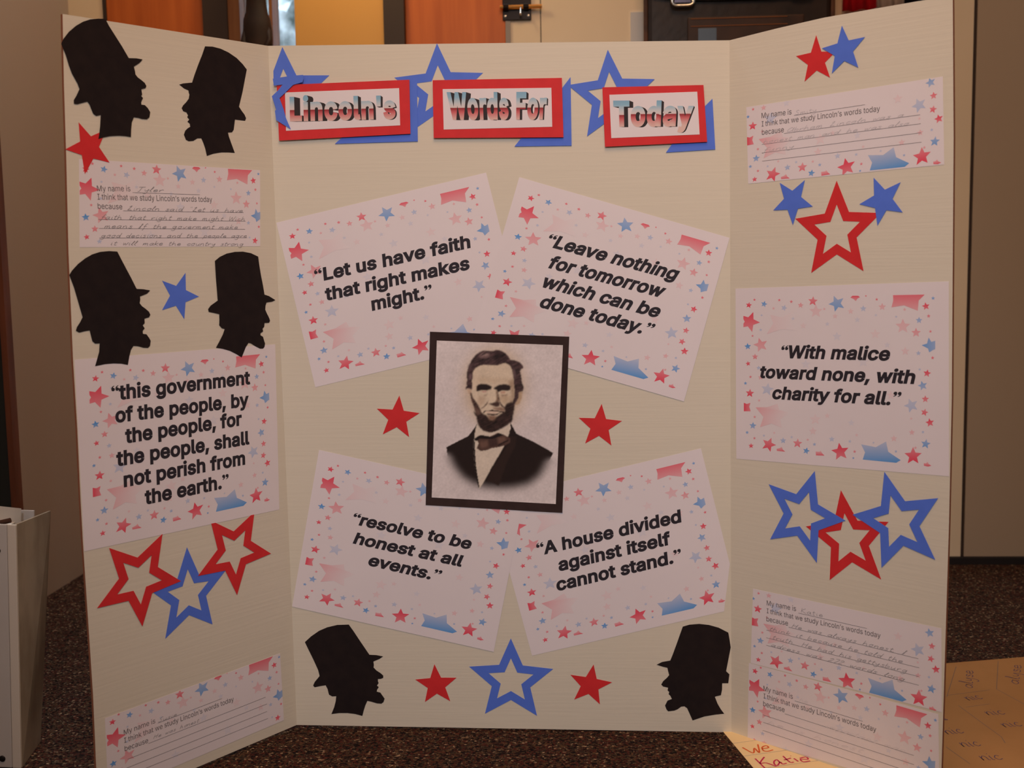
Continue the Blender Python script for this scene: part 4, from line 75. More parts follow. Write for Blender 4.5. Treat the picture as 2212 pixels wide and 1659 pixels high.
  'b': (424, [229,-8,208,-7,189,-3,172,4,159,12,147,21,138,31,130,41,123,50,118,59,112,59,112,0,53,0,53,509,114,509,114,319,118,319,123,327,130,336,137,346,147,355,158,364,171,373,188,379,207,383,229,384,259,382,287,374,313,361,335,342,354,320,370,293,381,261,388,227,390,189,388,151,381,116,370,84,355,57,336,34,313,16,288,3,260,-6,220,47,242,49,262,55,279,66,294,80,306,97,316,117,323,139,327,163,328,189,327,215,323,239,316,261,307,281,295,298,280,311,262,322,243,328,220,330,198,328,178,322,161,312,147,299,134,282,125,263,118,241,114,216,113,189,114,162,118,138,125,115,135,95,147,78,162,65,179,55,198,49], [[11,10,12],[71,70,12],[70,69,12],[13,12,69],[69,15,13],[73,72,10],[12,10,72],[71,12,72],[15,69,68],[68,67,15],[2,78,3],[78,77,3],[22,63,62],[62,23,22],[3,77,4],[5,4,77],[77,76,5],[6,5,76],[20,19,64],[64,63,20],[21,20,63],[63,22,21],[6,76,7],[8,7,76],[76,75,8],[9,8,75],[75,74,9],[10,9,74],[73,10,74],[15,67,66],[16,15,66],[66,65,16],[17,16,65],[65,64,17],[18,17,64],[64,19,18],[13,15,14],[61,25,24],[44,0,42],[43,1,0],[0,44,43],[25,61,60],[60,26,25],[58,27,59],[46,45,41],[41,45,42],[44,42,45],[26,60,59],[59,27,26],[37,36,49],[50,49,36],[36,35,50],[51,50,35],[35,34,51],[52,51,34],[53,52,34],[34,33,53],[54,53,33],[33,32,54],[55,54,32],[32,31,55],[46,41,40],[40,39,46],[47,46,39],[39,38,47],[48,47,38],[38,37,48],[37,49,48],[55,31,56],[31,30,56],[57,56,30],[30,29,57],[58,57,29],[29,28,58],[27,58,28],[78,2,1],[1,43,78],[61,24,62],[23,62,24]]),
  'c': (396, [207,-8,174,-5,144,3,117,16,93,35,72,58,56,85,44,116,37,150,34,187,37,225,44,260,56,291,72,318,93,341,117,360,144,374,174,382,207,384,226,384,243,381,260,377,276,371,291,364,305,356,318,346,330,335,340,322,349,308,356,293,362,277,303,262,300,272,295,281,290,289,284,297,278,304,270,311,261,316,252,321,242,325,231,328,220,329,207,330,184,328,163,321,145,310,130,296,118,278,108,258,102,236,98,212,96,187,98,163,102,139,108,117,118,97,130,80,145,66,163,55,184,49,207,46,220,47,232,49,243,52,253,55,262,60,271,66,279,73,285,80,292,89,297,98,301,107,304,117,363,102,357,86,350,70,341,56,331,43,319,32,306,21,292,12,277,5,261,-1,244,-5,226,-7], [[6,5,56],[56,55,6],[7,6,55],[55,54,7],[8,7,54],[54,53,8],[9,8,53],[53,52,9],[52,51,9],[10,9,51],[51,50,10],[11,10,50],[50,49,11],[12,11,49],[41,19,42],[18,42,19],[85,62,0],[61,0,62],[42,18,43],[0,61,1],[61,60,1],[2,1,60],[59,2,60],[16,45,44],[17,16,44],[44,43,17],[43,18,17],[2,59,3],[59,58,3],[4,3,58],[58,57,4],[5,4,57],[56,5,57],[12,49,48],[13,12,48],[48,47,13],[14,13,47],[47,46,14],[15,14,46],[46,45,15],[45,16,15],[84,64,63],[64,84,83],[83,65,64],[39,21,40],[20,40,21],[65,83,82],[82,66,65],[37,23,38],[23,22,38],[39,38,22],[21,39,22],[78,77,70],[71,70,77],[77,76,71],[72,71,76],[76,75,72],[73,72,75],[75,74,73],[30,29,31],[32,31,29],[29,28,32],[33,32,28],[28,27,33],[66,82,81],[67,66,81],[81,80,67],[68,67,80],[80,79,68],[69,68,79],[79,78,69],[78,70,69],[33,27,34],[27,26,34],[35,34,26],[26,25,35],[36,35,25],[25,24,36],[37,36,24],[23,37,24],[84,63,85],[62,85,63],[40,20,41],[19,41,20]]),
  'd': (424, [195,-8,165,-6,137,3,111,16,89,34,70,57,55,84,43,116,36,151,34,189,36,227,43,261,55,293,70,320,89,342,112,361,137,374,165,382,196,384,218,383,237,379,253,373,267,364,278,355,287,346,295,336,301,327,306,319,311,319,311,509,372,509,372,0,313,0,313,59,307,59,301,50,295,41,287,31,277,21,266,12,252,4,236,-3,217,-7,205,47,226,49,246,55,263,65,278,78,290,95,299,115,306,138,310,162,312,189,310,216,306,241,300,263,290,282,278,299,263,312,246,322,227,328,205,330,182,328,162,322,145,311,130,298,118,281,108,261,102,239,98,215,96,189,98,163,102,139,109,117,118,97,130,80,145,66,162,55,182,49], [[7,6,73],[73,72,7],[8,7,72],[72,71,8],[9,8,71],[71,70,9],[70,69,9],[10,9,69],[69,68,10],[11,10,68],[68,67,11],[12,11,67],[64,63,16],[64,16,15],[77,1,78],[42,43,0],[78,1,0],[0,43,78],[61,18,62],[17,62,18],[1,77,2],[76,2,77],[62,17,63],[16,63,17],[2,76,3],[4,3,76],[76,75,4],[5,4,75],[75,74,5],[6,5,74],[73,6,74],[12,67,66],[13,12,66],[66,65,13],[14,13,65],[65,64,14],[64,15,14],[60,20,19],[44,41,40],[40,45,44],[59,21,60],[20,60,21],[24,23,58],[45,40,39],[39,38,45],[46,45,38],[38,37,46],[58,23,59],[23,22,59],[21,59,22],[31,33,32],[31,52,51],[52,31,53],[31,30,53],[28,53,30],[50,49,33],[33,31,50],[31,51,50],[53,28,54],[55,54,28],[56,55,28],[27,56,28],[28,30,29],[46,37,36],[36,35,46],[47,46,35],[35,34,47],[48,47,34],[34,33,48],[33,49,48],[56,27,57],[27,26,57],[58,57,26],[26,25,58],[24,58,25],[41,44,42],[43,42,44],[60,19,61],[18,61,19]]),
  'e': (404, [212,-8,177,-5,145,3,117,16,92,35,72,58,56,85,44,116,37,150,34,187,36,224,44,258,55,290,71,317,91,340,115,359,142,373,172,382,205,384,226,383,246,380,266,374,285,366,303,355,319,341,334,324,347,305,357,282,365,256,370,227,371,194,371,169,75,169,75,221,338,221,310,202,308,226,304,248,298,269,288,286,277,301,263,314,246,323,227,328,205,330,183,328,164,323,146,313,131,301,119,286,109,270,102,251,97,231,96,211,96,178,98,151,102,127,110,106,121,88,135,73,151,61,169,53,190,48,212,46,227,47,241,49,254,53,265,58,276,65,285,73,294,82,300,93,306,105,365,91,358,72,348,55,335,39,320,26,302,14,283,4,261,-3,237,-7,309,221,97,221,96,169], [[8,7,32],[9,8,32],[35,34,82],[52,51,33],[7,6,56],[56,55,7],[32,7,55],[54,53,32],[53,33,32],[9,32,33],[10,9,33],[11,10,33],[33,51,11],[12,11,51],[51,50,12],[13,12,50],[48,47,15],[47,16,15],[0,63,62],[45,44,18],[0,62,1],[61,1,62],[17,46,45],[45,18,17],[1,61,2],[61,60,2],[3,2,60],[59,3,60],[16,47,46],[46,17,16],[3,59,4],[59,58,4],[5,4,58],[58,57,5],[6,5,57],[56,6,57],[13,50,49],[14,13,49],[49,48,14],[48,15,14],[64,81,65],[65,81,80],[80,66,65],[42,20,43],[19,43,20],[66,80,79],[79,67,66],[42,41,22],[22,21,42],[20,42,21],[30,29,34],[29,28,34],[75,74,71],[72,71,74],[74,73,72],[31,35,54],[31,30,35],[30,34,35],[37,36,34],[34,28,37],[28,27,37],[67,79,78],[68,67,78],[78,77,68],[69,68,77],[77,76,69],[70,69,76],[76,75,70],[75,71,70],[37,27,38],[27,26,38],[39,38,26],[26,25,39],[40,39,25],[25,24,40],[24,23,40],[41,40,23],[22,41,23],[81,64,0],[63,0,64],[53,54,35],[43,19,44],[18,44,19],[32,55,84],[54,32,84],[52,33,83],[34,36,82],[33,53,83],[53,35,82],[53,82,83],[31,54,84]]),
  'h': (410, [114,227,114,0,53,0,53,509,114,509,114,287,102,287,116,319,132,344,152,362,175,374,200,382,227,384,252,383,275,377,295,369,313,356,328,340,341,321,350,298,355,271,357,240,357,0,296,0,296,235,293,263,286,286,273,304,256,318,235,326,210,329,192,328,176,324,161,317,147,308,136,297,126,283,119,266,115,248,114,314], [[3,2,6],[2,1,0],[6,2,0],[0,38,6],[10,32,31],[9,33,32],[32,10,9],[8,34,33],[33,9,8],[6,38,37],[5,6,37],[37,36,5],[36,35,5],[7,5,35],[35,34,7],[34,8,7],[3,6,4],[12,29,13],[29,12,30],[11,30,12],[13,29,28],[28,14,13],[24,23,22],[22,21,24],[24,21,25],[21,20,25],[20,19,25],[26,25,19],[19,18,26],[18,17,26],[27,26,17],[17,16,27],[16,15,27],[28,27,15],[14,28,15],[30,11,31],[10,31,11],[5,7,39],[6,5,39],[4,6,39]]),
  'i': (167, [53,0,53,379,114,379,114,0,84,443,73,444,63,448,54,455,47,463,43,472,41,483,43,494,47,504,54,512,63,518,73,522,84,524,95,522,105,518,114,512,121,504,125,494,126,483,125,472,121,463,114,455,105,448,95,444], [[10,9,8],[11,10,12],[13,7,6],[4,15,5],[5,15,6],[15,14,6],[13,6,14],[10,8,7],[7,13,10],[12,10,13],[17,27,26],[26,18,17],[22,21,20],[23,22,24],[25,24,22],[19,25,22],[22,20,19],[25,19,26],[18,26,19],[1,0,3],[3,2,1],[27,17,4],[17,16,4],[15,4,16]]),
  'k': (381, [110,137,110,212,121,212,284,379,360,379,184,199,177,199,53,0,53,509,114,509,114,0,294,0,148,186,191,229,372,0,114,212,114,140,154,178,201,217], [[1,15,9],[0,7,10],[7,0,1],[8,7,1],[1,9,8],[5,13,6],[11,14,5],[13,5,18],[4,3,13],[1,0,16],[12,6,13],[13,3,2],[5,14,18],[0,10,16],[6,12,17],[12,2,15],[15,16,12],[15,1,16],[5,6,17],[11,5,17],[12,16,17],[2,12,13],[4,13,18]]),
  'l': (189, [139,-2,112,0,91,8,74,20,62,37,55,59,53,84,53,509,114,509,114,99,114,83,117,71,120,62,126,57,135,53,146,52,160,53,170,54,181,3,162,-1,154,-2,147,-2], [[5,4,11],[11,10,5],[6,5,10],[10,9,6],[7,6,9],[9,8,7],[14,0,15],[16,20,19],[19,18,16],[18,17,16],[15,0,21],[21,20,15],[20,16,15],[0,14,1],[14,13,1],[2,1,13],[13,12,2],[3,2,12],[4,3,12],[11,4,12]]),
  'm': (610, [53,0,53,379,112,379,112,295,108,295,114,314,122,331,132,346,144,358,158,368,172,376,187,382,203,385,219,386,245,383,268,375,287,361,303,342,314,320,321,295,312,295,318,312,326,329,337,343,350,356,364,366,381,375,398,381,417,385,437,386,458,385,478,380,497,372,514,361,529,346,541,328,550,307,555,283,557,255,557,0,496,0,496,254,493,279,485,298,473,313,456,323,438,329,419,330,402,329,387,326,374,320,363,312,353,302,345,290,340,277,336,263,335,247,335,0,274,0,274,260,272,280,265,297,253,311,238,322,220,328,199,330,185,329,171,326,158,320,145,312,135,302,126,289,119,274,115,257,114,238,114,0,112,310,317,309], [[75,74,0],[1,0,74],[4,1,74],[74,73,4],[68,67,8],[67,9,8],[6,70,69],[7,6,69],[69,68,7],[68,8,7],[4,73,72],[3,4,72],[72,71,3],[71,70,3],[5,3,70],[70,6,5],[1,4,2],[65,11,66],[10,66,11],[64,63,14],[13,12,64],[64,14,13],[64,12,65],[11,65,12],[59,20,60],[61,60,20],[20,18,61],[18,17,61],[62,61,17],[17,16,62],[62,16,63],[16,15,63],[14,63,15],[9,67,66],[66,10,9],[55,54,19],[54,53,19],[50,25,24],[26,49,48],[48,27,26],[25,50,49],[49,26,25],[19,53,52],[21,19,52],[22,21,52],[52,51,22],[23,22,51],[51,50,23],[50,24,23],[29,47,46],[31,30,45],[46,45,30],[29,46,30],[41,40,39],[39,38,41],[38,37,41],[41,37,42],[37,36,42],[43,42,36],[36,35,43],[35,34,43],[44,43,34],[34,33,44],[33,32,44],[45,44,32],[31,45,32],[27,48,47],[28,27,47],[47,29,28],[57,56,58],[59,58,56],[56,55,59],[20,59,55],[55,19,20],[20,19,77],[3,5,76],[4,3,76],[2,4,76],[19,21,77],[18,20,77]]),
  'n': (410, [114,227,114,0,53,0,53,379,112,379,112,287,102,287,116,319,132,344,152,362,175,374,200,382,227,384,252,383,275,377,295,369,313,356,328,340,341,321,350,298,355,271,357,240,357,0,296,0,296,235,293,263,286,286,273,304,256,318,235,326,210,329,192,328,176,324,161,317,147,308,136,297,126,283,119,266,115,248,112,310], [[1,0,2],[3,2,0],[6,3,0],[0,38,6],[3,6,4],[10,32,31],[9,33,32],[32,10,9],[8,34,33],[33,9,8],[6,38,37],[5,6,37],[37,36,5],[36,35,5],[7,5,35],[35,34,7],[34,8,7],[12,29,13],[29,12,30],[11,30,12],[13,29,28],[28,14,13],[24,23,22],[22,21,24],[24,21,25],[21,20,25],[20,19,25],[26,25,19],[19,18,26],[18,17,26],[27,26,17],[17,16,27],[16,15,27],[28,27,15],[14,28,15],[30,11,31],[10,31,11],[5,7,39],[6,5,39],[4,6,39]]),
  'o': (415, [207,-8,174,-5,144,3,117,16,93,35,72,58,56,85,44,116,37,150,34,187,37,225,44,260,56,291,72,318,93,341,117,360,144,374,174,382,207,384,241,382,271,374,299,360,323,341,343,318,359,291,371,260,379,225,381,187,379,150,371,116,359,85,343,58,323,35,299,16,271,3,241,-5,207,46,231,49,252,55,270,66,285,80,298,97,307,117,314,139,318,163,319,187,318,212,314,236,307,258,298,278,285,296,270,310,252,321,231,328,207,330,184,328,163,321,145,310,130,296,118,278,108,258,102,236,98,212,96,187,98,163,102,139,108,117,118,97,130,80,145,66,163,55,184,49], [[7,6,66],[66,65,7],[8,7,65],[65,64,8],[9,8,64],[64,63,9],[63,62,9],[10,9,62],[62,61,10],[11,10,61],[61,60,11],[12,11,60],[0,36,1],[36,71,1],[1,71,2],[71,70,2],[3,2,70],[69,3,70],[57,56,15],[16,15,56],[56,55,16],[55,17,16],[3,69,4],[69,68,4],[5,4,68],[68,67,5],[6,5,67],[66,6,67],[12,60,59],[13,12,59],[59,58,13],[14,13,58],[58,57,14],[57,15,14],[54,53,19],[18,54,19],[37,35,34],[38,37,34],[34,33,38],[39,38,33],[51,21,52],[21,20,52],[53,52,20],[19,53,20],[30,29,42],[43,42,29],[29,28,43],[44,43,28],[28,27,44],[45,44,27],[46,45,27],[27,26,46],[47,46,26],[26,25,47],[48,47,25],[25,24,48],[39,33,32],[40,39,32],[32,31,40],[41,40,31],[31,30,41],[30,42,41],[48,24,49],[24,23,49],[50,49,23],[23,22,50],[51,50,22],[21,51,22],[35,37,0],[36,0,37],[17,55,54],[54,18,17]]),
  'r': (259, [53,0,53,379,112,379,112,321,115,321,124,339,137,354,152,367,171,377,191,383,213,385,229,384,243,384,243,322,230,324,223,325,215,326,207,326,190,324,174,321,159,315,146,306,135,296,126,284,119,269,115,254,114,237,114,0], [[27,26,0],[1,0,26],[26,25,1],[3,1,25],[1,3,2],[23,22,4],[22,21,4],[5,4,21],[3,25,24],[24,23,3],[23,4,3],[17,9,18],[8,7,19],[19,18,8],[18,9,8],[13,12,14],[11,14,12],[14,11,15],[16,15,11],[10,16,11],[16,10,17],[9,17,10],[5,21,20],[6,5,20],[20,19,6],[19,7,6]]),
  's': (365, [182,-8,157,-7,133,-3,112,3,93,12,76,24,62,38,50,54,41,73,36,94,94,107,101,87,111,72,124,60,141,52,160,47,181,45,206,47,227,53,244,62,258,74,265,88,268,103,266,115,262,126,254,136,243,144,229,150,212,155,149,170,118,180,92,192,72,208,58,227,50,249,47,274,49,295,55,314,65,332,79,347,95,360,115,370,137,378,161,383,187,384,212,383,234,379,254,372,271,363,286,352,299,339,309,324,318,308,324,290,268,277,262,291,254,304,243,316,228,325,210,331,187,333,166,331,147,326,131,317,119,305,111,292,109,277,110,264,115,253,124,243,136,235,152,229,172,223,229,209,261,200,287,187,306,171,320,153,328,131,331,107,329,85,323,65,312,47,298,31,281,18,260,6,236,-2,210,-7], [[5,12,6],[12,11,6],[7,6,11],[8,7,11],[11,10,8],[9,8,10],[34,33,67],[35,34,67],[67,66,35],[36,35,66],[66,65,36],[37,36,65],[38,37,65],[0,16,1],[16,15,1],[71,29,72],[1,15,2],[15,14,2],[3,2,14],[13,3,14],[29,71,30],[70,30,71],[41,63,62],[42,41,62],[62,61,42],[61,43,42],[3,13,4],[5,4,13],[12,5,13],[30,70,31],[70,69,31],[32,31,69],[69,68,32],[33,32,68],[67,33,68],[38,65,64],[39,38,64],[40,39,64],[64,63,40],[63,41,40],[27,73,28],[60,59,45],[44,60,45],[17,87,86],[18,17,86],[86,85,18],[85,19,18],[26,74,27],[73,27,74],[47,46,58],[59,58,46],[45,59,46],[82,81,21],[81,80,21],[22,21,80],[80,79,22],[23,22,79],[79,78,23],[78,77,23],[24,23,77],[77,76,24],[53,52,54],[55,54,52],[52,51,55],[19,85,84],[20,19,84],[84,83,20],[83,82,20],[82,21,20],[24,76,25],[76,75,25],[26,25,75],[74,26,75],[55,51,56],[51,50,56],[50,49,56],[57,56,49],[49,48,57],[58,57,48],[47,58,48],[16,0,87],[87,17,16],[72,29,28],[28,73,72],[43,61,60],[60,44,43]]),
  't': (227, [204,379,204,327,6,327,6,379,65,471,126,471,126,98,127,83,130,70,136,61,144,55,156,51,170,50,185,51,202,54,213,2,207,0,200,-2,192,-3,184,-3,176,-4,168,-4,138,-1,113,7,92,21,77,41,68,64,65,93,126,379,126,327,65,327,65,379], [[23,9,24],[25,24,9],[9,8,25],[26,25,8],[8,7,26],[27,26,7],[7,6,27],[29,30,6],[12,20,19],[19,13,12],[20,12,21],[11,21,12],[16,15,14],[13,19,18],[18,17,13],[17,16,13],[16,14,13],[21,11,22],[11,10,22],[23,22,10],[9,23,10],[28,31,29],[31,28,5],[1,0,28],[29,1,28],[27,6,30],[3,2,30],[31,3,30],[30,29,31],[5,4,31]]),
  'u': (410, [182,-5,158,-3,135,2,115,11,97,23,82,39,69,59,60,82,54,109,53,139,53,379,114,379,114,144,116,117,124,94,137,75,154,61,175,53,200,50,218,51,234,55,249,62,263,71,274,83,283,97,290,113,295,132,296,153,296,379,357,379,357,0,298,0,298,92,307,92,294,60,277,35,257,17,234,5,209,-3,298,70], [[10,9,12],[12,11,10],[17,0,18],[0,17,1],[16,1,17],[1,16,2],[3,2,16],[15,3,16],[3,15,4],[5,4,15],[15,14,5],[6,5,14],[7,6,14],[14,13,7],[8,7,13],[9,8,13],[12,9,13],[19,38,37],[37,20,19],[20,37,36],[21,20,36],[36,35,21],[35,22,21],[30,33,31],[32,33,25],[26,25,33],[27,26,33],[33,30,27],[30,29,27],[28,27,29],[22,35,34],[23,22,34],[34,32,23],[24,23,32],[32,25,24],[18,0,38],[38,19,18],[32,34,39],[33,32,39],[31,33,39]]),
  'w': (567, [138,0,23,379,87,379,133,214,140,190,147,164,154,137,161,107,168,75,175,41,165,41,172,74,179,105,186,135,192,163,199,189,206,214,252,379,316,379,362,214,368,189,375,163,382,136,388,106,395,75,402,41,391,41,399,75,406,106,413,135,420,163,427,189,434,214,480,379,545,379,429,0,368,0,319,172,305,225,300,243,295,262,291,280,277,338,291,338,277,280,263,225,258,207,253,189,248,172,199,0,170,66,397,67,284,309], [[2,1,3],[4,0,5],[0,4,1],[3,1,4],[10,9,50],[10,8,0],[8,7,0],[7,6,0],[5,0,6],[12,49,48],[13,12,48],[14,13,48],[15,14,48],[48,47,15],[16,15,47],[47,46,16],[46,45,16],[45,44,16],[44,42,16],[42,17,16],[10,0,49],[9,10,49],[11,9,49],[49,12,11],[43,41,18],[19,37,20],[22,21,37],[20,37,21],[37,19,38],[39,38,19],[40,39,19],[41,40,19],[18,41,19],[23,26,24],[26,25,51],[34,33,32],[30,29,35],[31,30,35],[35,34,31],[34,32,31],[27,25,35],[28,27,35],[35,29,28],[35,25,36],[25,26,36],[26,23,36],[37,36,23],[22,37,23],[43,42,52],[17,42,43],[43,18,17],[9,11,50],[8,10,50],[25,27,51],[24,26,51],[42,44,52],[41,43,52]]),
  'y': (389, [47,-139,61,-86,71,-87,83,-89,94,-90,104,-89,113,-86,122,-81,130,-74,138,-64,145,-51,151,-36,163,-1,17,379,84,379,165,155,173,132,180,109,187,87,193,64,199,42,206,21,184,21,190,42,196,64,202,87,209,110,216,132,224,155,305,379,371,379,204,-58,196,-77,187,-93,177,-107,165,-119,153,-128,139,-136,125,-141,109,-144,91,-145,82,-145,73,-144,65,-143,57,-142,52,-140,195,58], [[45,44,1],[45,1,0],[41,3,42],[43,42,3],[2,43,3],[43,2,44],[1,44,2],[4,40,39],[5,4,39],[5,39,38],[6,5,38],[38,37,6],[7,6,37],[40,4,41],[3,41,4],[22,23,12],[23,18,12],[18,17,12],[16,12,17],[46,20,24],[20,25,24],[26,21,27],[29,28,30],[30,28,21],[27,21,28],[30,21,31],[25,20,21],[21,26,25],[31,21,12],[22,12,21],[21,20,22],[23,22,20],[20,46,23],[18,23,19],[7,37,36],[36,35,7],[8,7,35],[35,34,8],[9,8,34],[34,33,9],[10,9,33],[33,32,10],[32,31,10],[11,10,31],[31,12,11],[16,15,12],[14,13,15],[15,13,12],[19,23,46]]),
  '\u2019': (177, [52,318,82,509,151,509,98,318], [[1,0,3],[3,2,1]]),
 },
 'heavy': {
  ' ': (188, [], []),
  "'": (206, [39,278,29,549,177,549,167,278], [[3,2,0],[1,0,2]]),
  'F': (410, [20,-40,20,549,409,549,409,412,165,412,165,318,386,318,386,181,165,181,165,-40], [[9,8,0],[8,5,0],[1,0,5],[3,2,4],[5,8,7],[7,6,5],[1,5,4],[4,2,1]]),
  'L': (393, [20,-40,20,549,165,549,165,97,401,97,401,-40], [[1,0,3],[3,0,5],[5,4,3],[1,3,2]]),
  'T': (449, [-8,412,-8,549,457,549,457,412,297,412,297,-40,153,-40,153,412], [[1,0,7],[3,2,4],[7,6,5],[5,4,7],[4,2,7],[1,7,2]]),
  'W': (686, [124,-40,-36,549,113,549,202,206,206,189,210,172,215,154,226,102,230,84,233,65,245,0,141,0,153,65,157,84,161,102,164,120,168,137,172,155,185,206,275,549,411,549,500,206,505,189,509,172,513,155,525,102,529,84,533,66,545,0,440,0,452,65,456,84,460,102,463,120,467,137,472,155,484,206,572,549,722,549,561,-40,425,-40,329,313,323,335,318,359,312,383,307,409,302,438,289,515,397,515,384,439,379,412,374,387,369,362,363,337,357,313,261,-40,194,238,492,237,343,262], [[11,12,0],[1,0,12],[12,13,1],[13,14,1],[3,18,4],[5,4,17],[4,18,17],[1,14,15],[15,16,1],[16,17,1],[17,18,1],[2,1,18],[11,0,55],[55,10,11],[12,11,10],[10,9,12],[9,8,12],[13,12,8],[14,13,8],[8,7,14],[15,14,7],[16,15,7],[7,6,16],[17,16,6],[5,17,6],[6,41,5],[4,5,41],[3,4,41],[41,42,3],[42,43,3],[18,3,56],[35,34,24],[24,23,35],[23,22,35],[36,35,22],[22,21,36],[28,39,27],[39,38,27],[26,27,38],[25,26,38],[24,34,25],[25,38,24],[23,24,38],[22,23,38],[21,22,38],[38,37,21],[39,28,40],[29,40,28],[28,27,29],[30,29,27],[31,30,27],[27,26,31],[32,31,26],[26,25,32],[33,32,25],[25,34,33],[35,36,54],[53,54,36],[52,53,36],[36,21,57],[54,41,58],[42,41,54],[54,53,42],[43,42,53],[53,52,43],[44,43,52],[52,51,44],[45,44,51],[51,50,45],[46,45,50],[50,49,46],[47,46,49],[49,48,47],[19,47,48],[48,20,19],[43,44,3],[56,3,45],[44,45,3],[2,18,56],[47,19,56],[46,47,56],[45,46,56],[21,37,57],[20,48,57],[52,36,57],[51,52,57],[50,51,57],[49,50,57],[48,49,57],[6,7,41],[58,41,7],[40,29,58],[35,54,58],[34,35,58],[33,34,58],[32,33,58],[31,32,58],[30,31,58],[29,30,58],[10,55,58],[9,10,58],[8,9,58],[7,8,58]]),
  'a': (389, [160,-49,131,-47,104,-41,78,-31,53,-18,32,1,14,23,1,49,-7,77,-10,108,-8,134,-2,159,9,182,23,200,39,216,58,228,77,237,96,244,116,250,135,254,154,257,173,260,228,266,239,268,244,269,244,269,239,265,236,258,236,257,236,255,235,266,233,273,231,277,229,281,226,283,222,286,216,288,207,290,196,291,183,290,173,288,165,285,157,282,151,278,147,273,142,268,139,263,121,226,-15,266,16,333,33,356,52,376,74,392,97,405,121,414,145,420,170,423,194,424,211,424,229,422,248,418,268,413,288,405,308,394,327,379,344,361,358,339,369,313,375,283,377,252,377,-40,237,-40,237,12,296,12,301,21,291,8,280,-4,266,-16,249,-27,230,-36,209,-43,185,-47,170,85,186,87,198,89,208,94,217,100,224,106,229,113,232,121,235,130,236,140,236,105,294,153,282,147,271,144,260,141,249,139,238,136,206,132,181,128,169,126,158,124,148,121,141,118,136,115,134,113,133,112,133,110,132,105,132,100,133,98,134,96,136,94,139,92,144,90,151,87,160,86,235,267,135,253,80,238,294,12,237,-33,236,136,235,136], [[16,15,47],[17,120,47],[47,18,17],[8,7,110],[110,109,8],[9,8,109],[109,108,9],[10,9,108],[11,10,108],[120,17,49],[50,49,17],[17,18,50],[117,0,82],[40,39,55],[39,56,55],[0,117,1],[117,116,1],[2,1,116],[116,115,2],[3,2,115],[115,114,3],[4,3,114],[114,113,4],[5,4,113],[113,112,5],[6,5,112],[112,111,6],[7,6,111],[110,7,111],[11,108,107],[12,11,107],[13,12,107],[107,106,13],[14,13,106],[15,14,106],[47,15,106],[106,105,47],[105,104,47],[104,103,47],[103,102,47],[102,101,47],[101,100,47],[100,21,47],[21,20,47],[20,19,47],[18,47,119],[18,119,46],[46,45,18],[50,18,45],[45,44,50],[51,50,44],[44,43,51],[52,51,43],[43,42,52],[53,52,42],[42,41,53],[54,53,41],[41,40,54],[40,55,54],[38,37,58],[57,38,58],[92,89,88],[28,27,30],[30,23,118],[87,86,92],[92,88,87],[124,91,99],[91,29,99],[37,36,59],[58,37,59],[26,25,23],[77,78,71],[78,77,72],[25,26,24],[75,76,70],[73,75,70],[74,73,70],[93,74,70],[70,69,93],[77,71,70],[70,76,77],[72,77,76],[76,75,72],[72,75,121],[93,69,24],[69,68,24],[68,67,24],[67,66,24],[66,65,24],[65,64,24],[78,72,122],[80,79,72],[81,80,72],[84,83,72],[85,84,72],[86,85,72],[92,86,72],[72,74,92],[74,93,92],[90,89,92],[98,97,91],[97,96,91],[29,91,96],[96,95,29],[95,94,29],[94,93,29],[93,24,29],[24,26,29],[26,27,29],[28,29,27],[27,26,30],[26,23,30],[23,25,31],[25,24,31],[32,31,24],[33,32,24],[24,64,33],[64,63,33],[34,33,63],[63,62,34],[35,34,62],[62,61,35],[36,35,61],[61,60,36],[59,36,60],[82,0,81],[81,72,82],[72,83,82],[21,100,99],[99,29,21],[29,22,21],[38,57,39],[56,39,57],[23,31,118],[22,29,30],[29,28,30],[22,30,118],[47,19,119],[16,47,120],[49,48,120],[72,79,122],[74,72,121],[75,73,121],[71,78,122],[98,91,123],[91,124,123],[90,92,123],[124,90,123]]),
